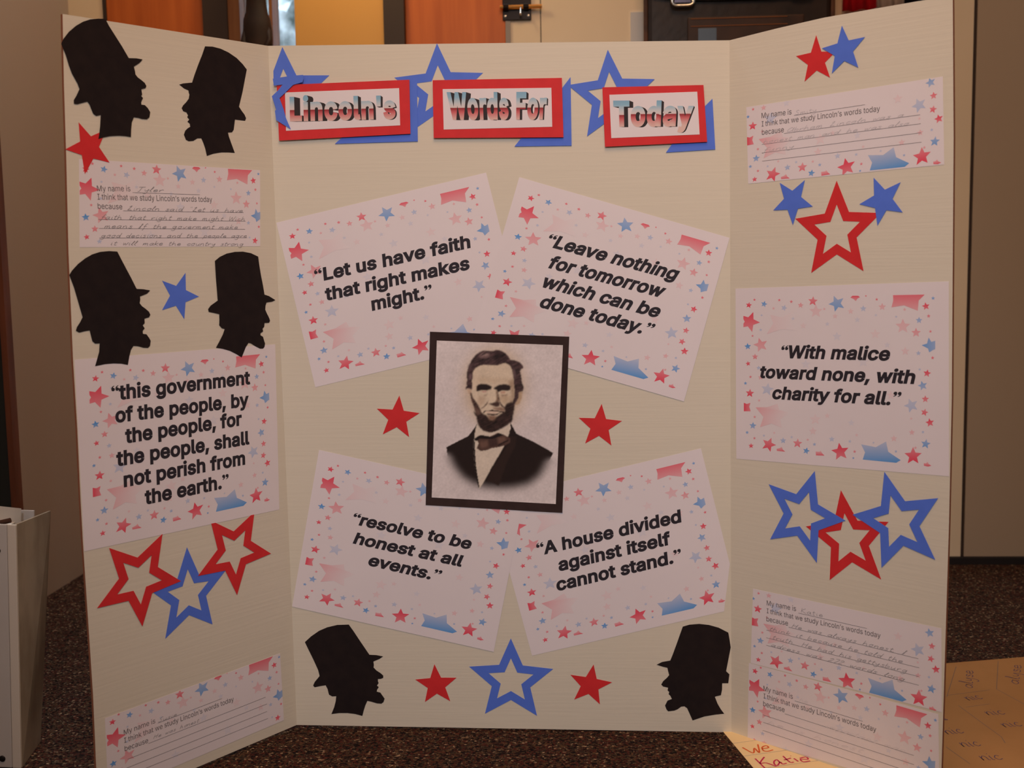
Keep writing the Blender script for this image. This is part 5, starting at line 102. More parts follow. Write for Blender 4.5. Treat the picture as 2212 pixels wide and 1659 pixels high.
  'c': (396, [206,-48,167,-45,130,-35,95,-18,65,6,40,34,20,67,5,104,-3,145,-6,187,-3,231,5,271,20,309,40,342,65,371,95,394,130,411,167,421,206,425,229,423,251,421,271,415,291,409,310,400,328,389,344,376,359,362,372,345,384,327,393,308,414,249,277,214,262,257,260,262,257,267,254,271,250,275,246,279,241,282,236,284,230,287,223,288,216,289,208,290,192,288,180,284,170,278,161,270,153,258,146,244,141,227,137,208,136,187,137,167,141,149,146,132,153,118,160,107,170,98,180,92,192,88,208,87,216,87,224,88,230,90,236,92,242,95,246,98,251,102,255,106,258,110,261,116,264,121,278,165,415,131,395,71,385,51,374,33,361,16,346,2,329,-11,311,-23,292,-32,272,-39,251,-44,229,-47], [[7,6,55],[55,54,7],[8,7,54],[54,53,8],[9,8,53],[53,52,9],[52,51,9],[10,9,51],[51,50,10],[11,10,50],[0,61,60],[41,19,42],[43,42,19],[18,44,43],[43,19,18],[0,60,1],[44,18,17],[1,60,2],[60,59,2],[3,2,59],[59,58,3],[4,3,58],[58,57,4],[5,4,57],[57,56,5],[6,5,56],[55,6,56],[11,50,49],[12,11,49],[49,48,12],[13,12,48],[48,47,13],[14,13,47],[47,46,14],[15,14,46],[46,45,15],[16,15,45],[45,44,16],[44,17,16],[75,74,73],[30,29,31],[64,84,83],[65,64,83],[83,82,65],[66,65,82],[82,81,66],[67,66,81],[81,80,67],[68,67,80],[80,79,68],[69,68,79],[79,78,69],[70,69,78],[78,77,70],[71,70,77],[77,76,71],[72,71,76],[76,75,72],[75,73,72],[31,29,32],[29,28,32],[33,32,28],[28,27,33],[34,33,27],[27,26,34],[35,34,26],[26,25,35],[36,35,25],[25,24,36],[37,36,24],[24,23,37],[38,37,23],[23,22,38],[39,38,22],[22,21,39],[40,39,21],[20,40,21],[61,0,85],[62,61,85],[63,62,85],[85,84,63],[84,64,63],[40,20,41],[19,41,20]]),
  'd': (424, [195,-48,157,-45,122,-35,89,-17,61,6,37,34,18,68,5,105,-3,145,-6,189,-3,232,5,272,18,310,37,343,61,371,90,394,122,411,158,421,195,425,223,423,249,418,271,408,289,397,305,385,318,372,327,360,334,349,328,359,271,359,271,549,412,549,412,-40,273,-40,273,19,329,19,335,28,327,17,317,5,304,-8,289,-21,271,-32,248,-41,223,-47,205,87,219,88,230,92,239,97,248,105,255,116,262,130,267,147,271,167,272,189,271,212,267,232,262,248,256,262,248,272,240,279,230,285,219,288,205,290,190,288,178,285,169,279,160,271,152,260,146,247,141,230,137,211,136,189,137,168,141,148,146,131,153,117,161,106,169,98,179,92,190,88,328,359,271,409,328,19,273,-31], [[9,8,71],[71,70,9],[70,69,9],[10,9,69],[69,68,10],[11,10,68],[0,43,78],[61,18,62],[0,78,1],[78,77,1],[63,62,17],[62,18,17],[1,77,2],[77,76,2],[3,2,76],[4,3,76],[76,75,4],[5,4,75],[75,74,5],[6,5,74],[74,73,6],[7,6,73],[73,72,7],[8,7,72],[71,8,72],[11,68,67],[12,11,67],[67,66,12],[13,12,66],[66,65,13],[14,13,65],[65,64,14],[15,14,64],[16,15,64],[64,63,16],[63,17,16],[33,39,38],[23,22,28],[21,28,22],[29,21,22],[25,27,24],[31,35,34],[35,31,26],[31,30,26],[31,34,37],[36,37,34],[27,25,79],[26,30,27],[24,27,30],[39,32,31],[38,39,31],[31,37,38],[33,38,37],[37,36,33],[33,36,81],[35,26,52],[79,25,28],[25,24,28],[23,28,24],[24,30,23],[22,23,30],[29,22,30],[39,33,82],[41,40,33],[42,41,33],[46,45,33],[47,46,33],[33,35,47],[48,47,35],[49,48,35],[50,49,35],[51,50,35],[35,52,51],[52,26,53],[54,53,26],[55,54,26],[56,55,26],[57,56,26],[26,28,57],[58,57,28],[59,58,28],[60,59,28],[20,19,28],[28,21,80],[21,29,80],[43,0,42],[42,33,43],[44,43,33],[33,45,44],[60,28,61],[18,61,28],[28,19,18],[28,26,79],[20,28,80],[33,40,82],[35,33,81],[36,34,81],[32,39,82]]),
  'i': (167, [13,-40,13,419,154,419,154,-40,84,425,63,427,43,435,26,447,12,464,4,484,1,505,4,527,12,547,26,563,43,576,63,584,84,586,105,584,124,576,142,563,155,547,164,527,167,505,164,484,155,464,142,447,124,435,105,427], [[10,9,8],[4,15,5],[5,15,6],[15,14,6],[7,6,14],[13,7,14],[3,2,0],[10,8,7],[7,13,10],[11,10,13],[12,11,13],[18,26,25],[25,19,18],[17,27,26],[26,18,17],[22,21,20],[23,22,24],[24,22,25],[19,25,22],[22,20,19],[27,17,4],[17,16,4],[15,4,16],[1,0,2]]),
  'l': (189, [138,-42,104,-39,72,-28,45,-8,26,19,16,50,13,82,13,549,154,549,154,100,154,88,155,82,154,85,148,91,144,92,147,92,156,92,201,101,228,-29,168,-40,158,-42,149,-42,154,92], [[15,14,13],[2,14,3],[4,3,14],[5,4,14],[6,5,14],[11,20,19],[19,18,11],[18,17,11],[16,11,17],[20,11,21],[10,12,11],[11,16,10],[21,11,0],[1,0,11],[2,1,11],[14,2,11],[13,14,11],[11,12,13],[12,10,13],[13,10,22],[14,15,9],[6,14,9],[7,6,9],[9,8,7],[10,16,22],[9,15,22],[15,13,22]]),
  'n': (410, [154,225,154,-40,13,-40,13,419,151,419,152,247,42,247,80,338,102,370,129,395,159,412,192,421,227,425,258,422,287,416,314,404,339,387,360,365,376,339,388,309,395,276,397,242,397,-40,256,-40,256,233,254,254,250,268,243,277,235,283,225,287,209,289,199,288,189,286,180,282,173,277,167,271,162,263,158,254,155,242,152,407], [[3,2,6],[6,7,3],[7,6,5],[3,7,8],[8,9,3],[9,4,3],[2,1,0],[6,2,0],[5,6,0],[0,38,5],[38,37,5],[37,36,5],[7,5,8],[29,12,30],[24,23,22],[22,21,24],[25,24,21],[21,20,25],[20,19,25],[26,25,19],[19,18,26],[18,17,26],[27,26,17],[17,16,27],[16,15,27],[28,27,15],[15,14,28],[14,13,28],[29,28,13],[12,29,13],[10,32,31],[11,10,31],[31,30,11],[30,12,11],[33,32,10],[5,36,39],[35,34,10],[34,33,10],[5,39,9],[9,8,5],[4,9,39],[35,10,39],[36,35,39]]),
  'o': (415, [207,-48,167,-45,130,-35,95,-18,65,6,40,34,20,67,5,104,-3,145,-6,187,-3,231,5,271,20,309,40,342,65,371,95,394,130,411,167,421,207,425,247,421,285,411,320,394,350,371,375,342,395,309,410,271,418,231,421,187,418,145,410,104,395,67,375,34,350,6,320,-18,285,-35,247,-45,207,87,223,88,236,92,246,98,255,107,263,118,270,132,275,149,278,167,279,187,278,208,275,227,270,244,263,258,255,269,246,278,236,284,223,288,207,290,192,288,180,284,170,278,161,270,153,258,146,244,141,227,137,208,136,187,137,167,141,149,146,132,153,118,160,107,170,98,180,92,192,88], [[9,8,64],[64,63,9],[63,62,9],[10,9,62],[55,18,17],[0,71,1],[1,71,2],[71,70,2],[3,2,70],[70,69,3],[4,3,69],[69,68,4],[5,4,68],[68,67,5],[6,5,67],[67,66,6],[7,6,66],[66,65,7],[8,7,65],[64,8,65],[10,62,61],[11,10,61],[61,60,11],[12,11,60],[60,59,12],[13,12,59],[59,58,13],[14,13,58],[58,57,14],[15,14,57],[57,56,15],[16,15,56],[56,55,16],[55,17,16],[28,27,44],[45,44,27],[46,45,27],[27,26,46],[37,35,34],[38,37,34],[34,33,38],[39,38,33],[33,32,39],[40,39,32],[32,31,40],[41,40,31],[31,30,41],[42,41,30],[30,29,42],[43,42,29],[29,28,43],[28,44,43],[46,26,47],[26,25,47],[48,47,25],[25,24,48],[49,48,24],[24,23,49],[50,49,23],[23,22,50],[51,50,22],[22,21,51],[52,51,21],[21,20,52],[53,52,20],[19,53,20],[35,37,0],[37,36,0],[71,0,36],[18,55,54],[54,53,18],[53,19,18]]),
  'r': (259, [13,-40,13,419,152,419,152,361,91,361,90,360,108,383,130,401,156,414,184,422,212,425,231,424,283,422,283,276,225,285,219,285,213,286,208,286,196,285,186,283,178,279,171,274,165,269,160,263,157,256,155,247,154,235,154,-40,91,361,152,412], [[1,0,5],[28,3,6],[3,7,6],[3,28,5],[1,5,4],[4,6,1],[6,7,1],[27,26,0],[5,0,26],[26,25,5],[25,24,5],[24,23,5],[7,3,29],[1,7,2],[13,12,14],[11,14,12],[14,11,15],[5,23,22],[3,5,22],[22,21,3],[21,20,3],[20,19,3],[19,18,3],[18,17,3],[17,16,3],[16,15,3],[15,11,3],[11,10,3],[10,9,3],[8,3,9],[3,8,29],[6,4,28],[2,7,29]]),
  's': (365, [182,-48,152,-47,124,-42,98,-34,73,-22,51,-7,31,12,15,34,4,59,-14,125,120,153,137,105,141,98,147,94,155,90,166,87,181,86,199,87,212,90,221,95,226,100,227,102,228,104,227,105,227,105,226,106,223,109,215,112,202,116,139,131,103,142,71,158,43,180,23,207,10,239,7,273,9,303,18,330,32,355,51,376,73,394,99,407,127,417,156,423,187,424,216,423,244,418,270,409,292,398,313,383,330,365,344,345,355,324,377,261,244,231,227,272,222,279,217,285,211,288,202,291,187,292,173,291,162,288,154,284,150,280,149,279,149,277,149,275,149,275,150,274,155,271,165,266,182,262,240,248,276,237,308,221,335,199,355,172,368,141,371,107,368,77,360,49,345,24,326,2,302,-16,276,-30,246,-40,215,-46,126,135,93,147,237,249,274,238], [[9,8,30],[0,16,1],[16,15,1],[1,15,2],[15,14,2],[3,2,14],[14,13,3],[4,3,13],[5,4,13],[13,12,5],[6,5,12],[7,6,12],[12,11,7],[8,7,11],[30,8,11],[10,30,88],[29,72,10],[72,71,10],[71,70,10],[70,69,10],[31,10,69],[32,31,69],[69,68,32],[33,32,68],[68,67,33],[34,33,67],[35,34,67],[67,66,35],[36,35,66],[66,65,36],[37,36,65],[38,37,65],[65,64,38],[39,38,64],[40,39,64],[64,63,40],[41,40,63],[63,62,41],[42,41,62],[62,61,42],[61,43,42],[60,59,45],[44,60,45],[75,74,54],[52,51,55],[17,87,86],[18,17,86],[86,85,18],[19,18,85],[85,84,19],[20,19,84],[84,83,20],[83,82,20],[21,20,82],[82,81,21],[81,80,21],[22,21,80],[80,79,22],[23,22,79],[79,78,23],[78,77,23],[24,23,77],[77,76,24],[25,24,76],[76,75,25],[75,54,25],[26,25,54],[27,26,54],[28,27,54],[56,55,51],[51,50,56],[50,49,56],[57,56,49],[49,48,57],[58,57,48],[48,47,58],[47,46,58],[59,58,46],[45,59,46],[16,0,87],[87,17,16],[28,54,29],[72,29,54],[54,73,90],[43,61,60],[60,44,43],[10,31,89],[30,10,89],[29,10,88],[30,11,88],[9,30,89],[54,74,91],[73,54,91],[53,52,73],[55,73,52],[72,54,90],[73,55,90],[53,73,91]]),
  'y': (389, [-1,-164,32,-40,78,-48,87,-50,93,-50,96,-49,97,-49,99,-48,101,-47,104,-42,108,-35,113,-22,120,-2,-41,419,112,419,203,168,211,145,219,121,225,97,231,75,237,54,259,-19,130,-19,152,54,158,75,164,98,171,121,178,145,186,168,277,419,430,419,241,-73,232,-95,220,-115,207,-133,192,-149,175,-162,156,-172,135,-180,114,-184,92,-185,80,-185,68,-184,58,-183,49,-181,40,-178,195,191], [[45,1,0],[41,3,42],[43,42,3],[2,43,3],[43,2,44],[45,44,2],[1,45,2],[11,10,22],[22,12,11],[5,4,39],[22,10,9],[39,4,40],[41,40,4],[3,41,4],[15,28,27],[30,21,31],[21,30,20],[20,30,19],[18,19,30],[17,18,30],[16,17,30],[20,19,23],[24,23,19],[19,18,24],[25,24,18],[18,17,25],[26,25,17],[17,16,26],[27,26,16],[15,27,16],[16,30,15],[30,29,15],[5,39,38],[6,5,38],[38,37,6],[7,6,37],[37,36,7],[36,35,7],[8,7,35],[35,34,8],[9,8,34],[34,33,9],[22,9,33],[33,32,22],[32,31,22],[31,21,22],[21,20,22],[20,23,22],[12,22,23],[23,24,12],[26,27,13],[27,28,13],[14,13,28],[28,15,46],[15,29,46],[25,26,13],[13,12,24],[24,25,13],[14,28,46]]),
 },
}
SC = bpy.context.scene
COL = SC.collection

# ------------------------------------------------------------------ camera, light, exposure
def setup():
    c = DATA['camera']
    cd = bpy.data.cameras.new('camera'); cam = bpy.data.objects.new('camera', cd); COL.objects.link(cam)
    R = Matrix(c['axes']).transposed().to_4x4()
    cam.matrix_world = Matrix.Translation(c['loc']) @ R
    cd.sensor_width = 36.0; cd.sensor_fit = 'HORIZONTAL'; cd.lens = 36.0 * c['f'] / 2212.0
    cd.clip_start = 0.02
    cd.dof.use_dof = True; cd.dof.focus_distance = 1.50; cd.dof.aperture_fstop = 6.5
    SC.camera = cam
    w = bpy.data.worlds.new('room_light'); SC.world = w; w.use_nodes = True
    bg = w.node_tree.nodes['Background']
    bg.inputs[0].default_value = (1.0, 0.86, 0.74, 1); bg.inputs[1].default_value = 0.10
    def area(name, loc, target, size, watts, color):
        l = bpy.data.lights.new(name, 'AREA'); l.shape = 'SQUARE'; l.size = size; l.energy = watts; l.color = color
        o = bpy.data.objects.new(name, l); COL.objects.link(o); o.location = loc
        o.rotation_euler = (Vector(target) - Vector(loc)).to_track_quat('-Z', 'Y').to_euler()
        return o
    area('ceiling_lamp', (0.20, -0.95, 2.25), (0.1, 0.0, 0.45), 0.8, 14.5, (1.0, 0.56, 0.29))
    area('daylight_from_window', (-1.4, -3.2, 2.0), (0.0, 0.0, 0.4), 1.8, 13, (1.0, 0.92, 0.90))
    sp = bpy.data.lights.new('center_fill_spot', 'SPOT'); sp.energy = 69; sp.color = (1.0, 0.94, 0.95); sp.spot_size = math.radians(42); sp.spot_blend = 1.0; sp.shadow_soft_size = 0.12  # added fill, not a room lamp: brightens mid-board, leaves the corners darker
    so = bpy.data.objects.new('center_fill_spot', sp); COL.objects.link(so); so.location = (0.15, -2.3, 1.7)
    so.rotation_euler = (Vector((0.04, 0.0, 0.50)) - so.location).to_track_quat('-Z', 'Y').to_euler()
    lamp = bpy.data.lights.new('hall_lamp', 'POINT'); lamp.energy = 2.6; lamp.color = (1.0, 0.70, 0.34); lamp.shadow_soft_size = 0.05
    lo = bpy.data.objects.new('hall_lamp', lamp); COL.objects.link(lo); lo.location = (-0.34, 0.62, 1.42)
    vs = SC.view_settings
    vs.view_transform = 'Standard'; vs.look = 'None'; vs.exposure = 0.07; vs.gamma = 1.0; vs.use_curve_mapping = False
setup()

# ------------------------------------------------------------------ materials
def lin(c):
    c = c / 255.0
    return c / 12.92 if c <= 0.04045 else ((c + 0.055) / 1.055) ** 2.4
def rgb(r, g, b): return (lin(r), lin(g), lin(b), 1.0)
def mat(name, color, rough=0.75, metal=0.0, noise=None, bump=None, spec=0.3):
    m = bpy.data.materials.new(name); m.use_nodes = True
    nt = m.node_tree; b = nt.nodes['Principled BSDF']
    b.inputs['Roughness'].default_value = rough; b.inputs['Metallic'].default_value = metal
    b.inputs['Specular IOR Level'].default_value = spec
    b.inputs['Base Color'].default_value = color
    if noise or bump: tc = nt.nodes.new('ShaderNodeTexCoord')
    if noise:   # (scale, second colour, stretch xyz)
        mp = nt.nodes.new('ShaderNodeMapping'); mp.inputs['Scale'].default_value = noise[2] if len(noise) > 2 else (1, 1, 1)
        n = nt.nodes.new('ShaderNodeTexNoise'); n.inputs['Scale'].default_value = noise[0]; n.inputs['Detail'].default_value = 5
        r = nt.nodes.new('ShaderNodeValToRGB')
        r.color_ramp.elements[0].position = 0.35; r.color_ramp.elements[0].color = color
        r.color_ramp.elements[1].position = 0.65; r.color_ramp.elements[1].color = noise[1]
        nt.links.new(tc.outputs['Object'], mp.inputs[0]); nt.links.new(mp.outputs[0], n.inputs['Vector'])
        nt.links.new(n.outputs[0], r.inputs[0]); nt.links.new(r.outputs[0], b.inputs['Base Color'])
    if bump:    # (scale, strength, stretch)
        mp = nt.nodes.new('ShaderNodeMapping'); mp.inputs['Scale'].default_value = bump[2] if len(bump) > 2 else (1, 1, 1)
        n = nt.nodes.new('ShaderNodeTexNoise'); n.inputs['Scale'].default_value = bump[0]; n.inputs['Detail'].default_value = 3
        bp = nt.nodes.new('ShaderNodeBump'); bp.inputs['Strength'].default_value = bump[1]; bp.inputs['Distance'].default_value = 0.002
        nt.links.new(tc.outputs['Object'], mp.inputs[0]); nt.links.new(mp.outputs[0], n.inputs['Vector'])
        nt.links.new(n.outputs[0], bp.inputs['Height']); nt.links.new(bp.outputs[0], b.inputs['Normal'])
    return m
def attr_mat(name, attr, ramp=None, rough=0.7):
    m = bpy.data.materials.new(name); m.use_nodes = True
    nt = m.node_tree; b = nt.nodes['Principled BSDF']; b.inputs['Roughness'].default_value = rough
    b.inputs['Specular IOR Level'].default_value = 0.25
    a = nt.nodes.new('ShaderNodeAttribute'); a.attribute_name = attr
    if ramp:
        r = nt.nodes.new('ShaderNodeValToRGB'); cr = r.color_ramp
        while len(cr.elements) < len(ramp): cr.elements.new(0.5)
        for e, (p, c) in zip(cr.elements, ramp): e.position = p; e.color = c
        nt.links.new(a.outputs['Fac'], r.inputs[0]); nt.links.new(r.outputs[0], b.inputs['Base Color'])
    else:
        nt.links.new(a.outputs['Color'], b.inputs['Base Color'])
    return m
PAPER = (0.83, 0.77, 0.82, 1)
M = {}
M['board'] = mat('white_corrugated_card', (0.73, 0.68, 0.575, 1), 0.7, noise=(5, (0.72, 0.67, 0.566, 1), (1, 14, 1)), bump=(90, 0.10, (0.1, 3, 1)))
M['board_edge'] = mat('brown_card_edge', rgb(150, 95, 70), 0.9)
M['paper'] = mat('white_printer_paper', PAPER, 0.6, noise=(9, (0.81, 0.75, 0.80, 1)))
M['red'] = mat('red_card', (0.72, 0.030, 0.036, 1), 0.65, noise=(40, (0.66, 0.026, 0.032, 1)))
M['blue'] = mat('blue_card', (0.10, 0.205, 0.82, 1), 0.65, noise=(40, (0.092, 0.19, 0.77, 1)))
M['black'] = mat('black_card', (0.016, 0.011, 0.012, 1), 0.7, noise=(60, (0.021, 0.014, 0.014, 1)), spec=0.12)
M['dark_mat'] = mat('dark_brown_mount_card', (0.040, 0.024, 0.024, 1), 0.75, noise=(60, (0.05, 0.03, 0.03, 1)), spec=0.15)
M['ink'] = mat('black_printer_ink', (0.030, 0.026, 0.036, 1), 0.6, spec=0.2)
M['grey_ink'] = mat('grey_printer_ink', (0.13, 0.11, 0.12, 1), 0.6, spec=0.2)
M['print'] = attr_mat('printed_stars', 'Col', rough=0.6)
M['photo'] = attr_mat('printed_photograph', 'Col', rough=0.5)
M['letter'] = attr_mat('blue_to_red_lettering', 'grad', [(0.0, rgb(228, 196, 190)), (0.10, rgb(222, 170, 168)), (0.28, rgb(212, 110, 116)), (0.43, rgb(150, 42, 52)), (0.455, rgb(226, 212, 214)), (0.60, rgb(205, 212, 220)), (0.82, rgb(146, 190, 216)), (1.0, rgb(136, 182, 212))])
M['letter_side'] = mat('charcoal_lettering_side', (0.035, 0.027, 0.03, 1), 0.6, spec=0.2)
def pencil(d):
    k = 'pencil%d' % int(d * 100)
    if k not in M: M[k] = mat('pencil_line', tuple(PAPER[i] * (1 - d) + 0.07 * d for i in range(3)) + (1,), 0.6, spec=0.2)
    return M[k]

# ------------------------------------------------------------------ object helpers
def link(name, me, m=None, parent=None, mw=None):
    o = bpy.data.objects.new(name, me); COL.objects.link(o)
    if me and m: me.materials.append(m)
    if parent: o.parent = parent
    if mw is not None: o.matrix_local = mw
    return o
def tag(o, label, cat, group=None):
    o['label'] = label; o['category'] = cat
    if group: o['group'] = group
    return o
def struct(o): o['kind'] = 'structure'; return o
def part_label(o, t): o['label'] = t; return o
def bm_mesh(bm, name):
    me = bpy.data.meshes.new(name); bm.normal_update(); bm.to_mesh(me); bm.free(); return me
def box_bm(bm, lo, hi):
    vs = [bm.verts.new((x, y, z)) for z in (lo[2], hi[2]) for y in (lo[1], hi[1]) for x in (lo[0], hi[0])]
    for f in ((0, 2, 3, 1), (4, 5, 7, 6), (0, 1, 5, 4), (2, 6, 7, 3), (1, 3, 7, 5), (0, 4, 6, 2)): bm.faces.new([vs[i] for i in f])
    return vs
def box(name, lo, hi, m, parent=None, bevel=0.0, org=None):
    bm = bmesh.new(); c = Vector(org) if org is not None else Vector(((lo[0] + hi[0]) / 2, (lo[1] + hi[1]) / 2, lo[2]))
    if parent is not None and org is None: c = Vector((0, 0, 0))
    box_bm(bm, Vector(lo) - c, Vector(hi) - c)
    if bevel: bmesh.ops.bevel(bm, geom=bm.edges[:], offset=bevel, segments=2, affect='EDGES', profile=0.6)
    return link(name, bm_mesh(bm, name), m, parent, Matrix.Translation(c))
def tube_bm(bm, pts, r, n=8, cap=True):
    pts = [Vector(p) for p in pts]; rings = []
    for i, p in enumerate(pts):
        d = (pts[min(i + 1, len(pts) - 1)] - pts[max(i - 1, 0)]).normalized()
        a = d.orthogonal().normalized(); b = d.cross(a)
        if rings:   # keep the frame steady
            a = (prev - d * prev.dot(d)).normalized(); b = d.cross(a)
        prev = a
        rings.append([bm.verts.new(p + (a * math.cos(t) + b * math.sin(t)) * r) for t in [2 * math.pi * k / n for k in range(n)]])
    for A, B in zip(rings, rings[1:]):
        for k in range(n): bm.faces.new((A[k], A[(k + 1) % n], B[(k + 1) % n], B[k]))
    if cap: bm.faces.new(rings[0][::-1]); bm.faces.new(rings[-1])

# ------------------------------------------------------------------ flat things on the board
FR = {k: [Vector(a) for a in f] for k, f in DATA['frames'].items()}
def on_panel(pn, u, v, w):     # matrix of a point on a panel, z pointing out of the board
    o, U, V, N = FR[pn]
    R = Matrix((U, V, N)).transposed().to_4x4()
    return Matrix.Translation(o + U * u / 1000 + V * v / 1000 + N * w / 1000) @ R
def centre(pts):
    return (sum(p[0] for p in pts) / len(pts), sum(p[1] for p in pts) / len(pts))
def signed(poly): return sum(poly[i - 1][0] * poly[i][1] - poly[i][0] * poly[i - 1][1] for i in range(len(poly))) / 2
def slab(polys, c, thick):
    """closed card of the given thickness (mm) from one or more flat polygons (mm), local to c"""
    bm = bmesh.new(); cache = {}
    def V(p):
        k = (round(p[0], 3), round(p[1], 3))
        if k not in cache: cache[k] = bm.verts.new(((p[0] - c[0]) / 1000, (p[1] - c[1]) / 1000, thick / 1000))
        return cache[k]
    for p in polys:
        if signed(p) < 0: p = p[::-1]
        vs = []
        for q in p:
            v = V(q)
            if v not in vs: vs.append(v)
        if len(vs) > 2 and abs(signed(p)) > 1e-4:
            try: bm.faces.new(vs)
            except ValueError: pass
    top = bm.faces[:]
    low = {v: bm.verts.new((v.co.x, v.co.y, 0)) for v in bm.verts[:]}
    for e in bm.edges[:]:
        if len(e.link_faces) == 1:
            l = e.link_loops[0]; a, b = l.vert, l.link_loop_next.vert
            bm.faces.new((a, low[a], low[b], b))
    for f in top: bm.faces.new([low[l.vert] for l in f.loops][::-1])
    bm.normal_update()
    return bm
def card(name, pn, polys, w, thick, m, parent=None, org=None):
    c = org or centre([q for p in polys for q in p])
    me = bm_mesh(slab(polys, c, thick), name)
    if parent is None: return link(name, me, m, None, on_panel(pn, c[0], c[1], w)), c
    return link(name, me, m, parent, Matrix.Translation((0, 0, w / 1000))), c
def clip(poly, a, b):           # keep what lies left of a->b
    out = []
    s = lambda p: (b[0] - a[0]) * (p[1] - a[1]) - (b[1] - a[1]) * (p[0] - a[0])
    for i in range(len(poly)):
        p, q = poly[i - 1], poly[i]; sp, sq = s(p), s(q)
        if (sp >= 0) != (sq >= 0):
            t = sp / (sp - sq); out.append((p[0] + t * (q[0] - p[0]), p[1] + t * (q[1] - p[1])))
        if sq >= 0: out.append(q)
    return out
def clip_convex(poly, region):
    if signed(region) < 0: region = region[::-1]
    for i in range(len(region)):
        poly = clip(poly, region[i - 1], region[i])
        if len(poly) < 3: return []
    return poly
def star_outline(tips, k):
    c = centre(tips); o = []
    for i in range(5):
        a, b = tips[i], tips[(i + 1) % 5]; m = ((a[0] + b[0]) / 2, (a[1] + b[1]) / 2)
        o += [a, (c[0] + (m[0] - c[0]) * k, c[1] + (m[1] - c[1]) * k)]
    return o, c
def star_polys(tips, kind):
    if kind == 's':
        o, c = star_outline(tips, 0.525)
        return [[o[i - 1], o[i], o[i + 1]] for i in (0, 2, 4, 6, 8)] + [[o[1], o[3], o[5], o[7], o[9]]]
    o, c = star_outline(tips, 0.565)
    h = [(c[0] + (q[0] - c[0]) * 0.535, c[1] + (q[1] - c[1]) * 0.535) for q in o]
    return [[o[i], o[(i + 1) % 10], h[(i + 1) % 10], h[i]] for i in range(10)]
def flat_mesh(polys, c, z=0.0):
    bm = bmesh.new()
    for p in polys:
        if signed(p) < 0: p = p[::-1]
        bm.faces.new([bm.verts.new(((q[0] - c[0]) / 1000, (q[1] - c[1]) / 1000, z / 1000)) for q in p])
    return bm
def text_mesh(t, style, shear=0.0, spacing=0.0):
    x = 0.0; co = []; fs = []
    for ch in t:
        adv, v, f = GLYPHS[style][ch]
        n = len(co)
        co += [(x + v[i] / 1000 + shear * v[i + 1] / 1000, v[i + 1] / 1000) for i in range(0, len(v), 2)]
        fs += [tuple(n + i for i in q) for q in f]
        x += adv / 1000 + spacing
    return np.array(co), fs
def add_flat(bm, co, fs, c, z=0.0):
    vs = [bm.verts.new(((x - c[0]) / 1000, (y - c[1]) / 1000, z / 1000)) for x, y in co]
    for f in fs:
        try: bm.faces.new([vs[i] for i in f])
        except ValueError: pass
    return vs
ASC = max(GLYPHS['regular']['h'][1][1::2]) / 1000
def text_lines(lines, c, bold):
    bm = bmesh.new()
    for t, a, b, asc, sh in lines:
        co, fs = text_mesh(t, bold, sh, 0.012 if bold == 'bold' else 0.0)
        x0, x1 = co[:, 0].min(), co[:, 0].max(); a = np.array(a); b = np.array(b)
        d = (b - a) / (x1 - x0); n = np.array([-(b - a)[1], (b - a)[0]]) / np.linalg.norm(b - a) * asc / ASC
        add_flat(bm, a + np.outer(co[:, 0] - x0, d) + np.outer(co[:, 1], n), fs, c)
    return bm

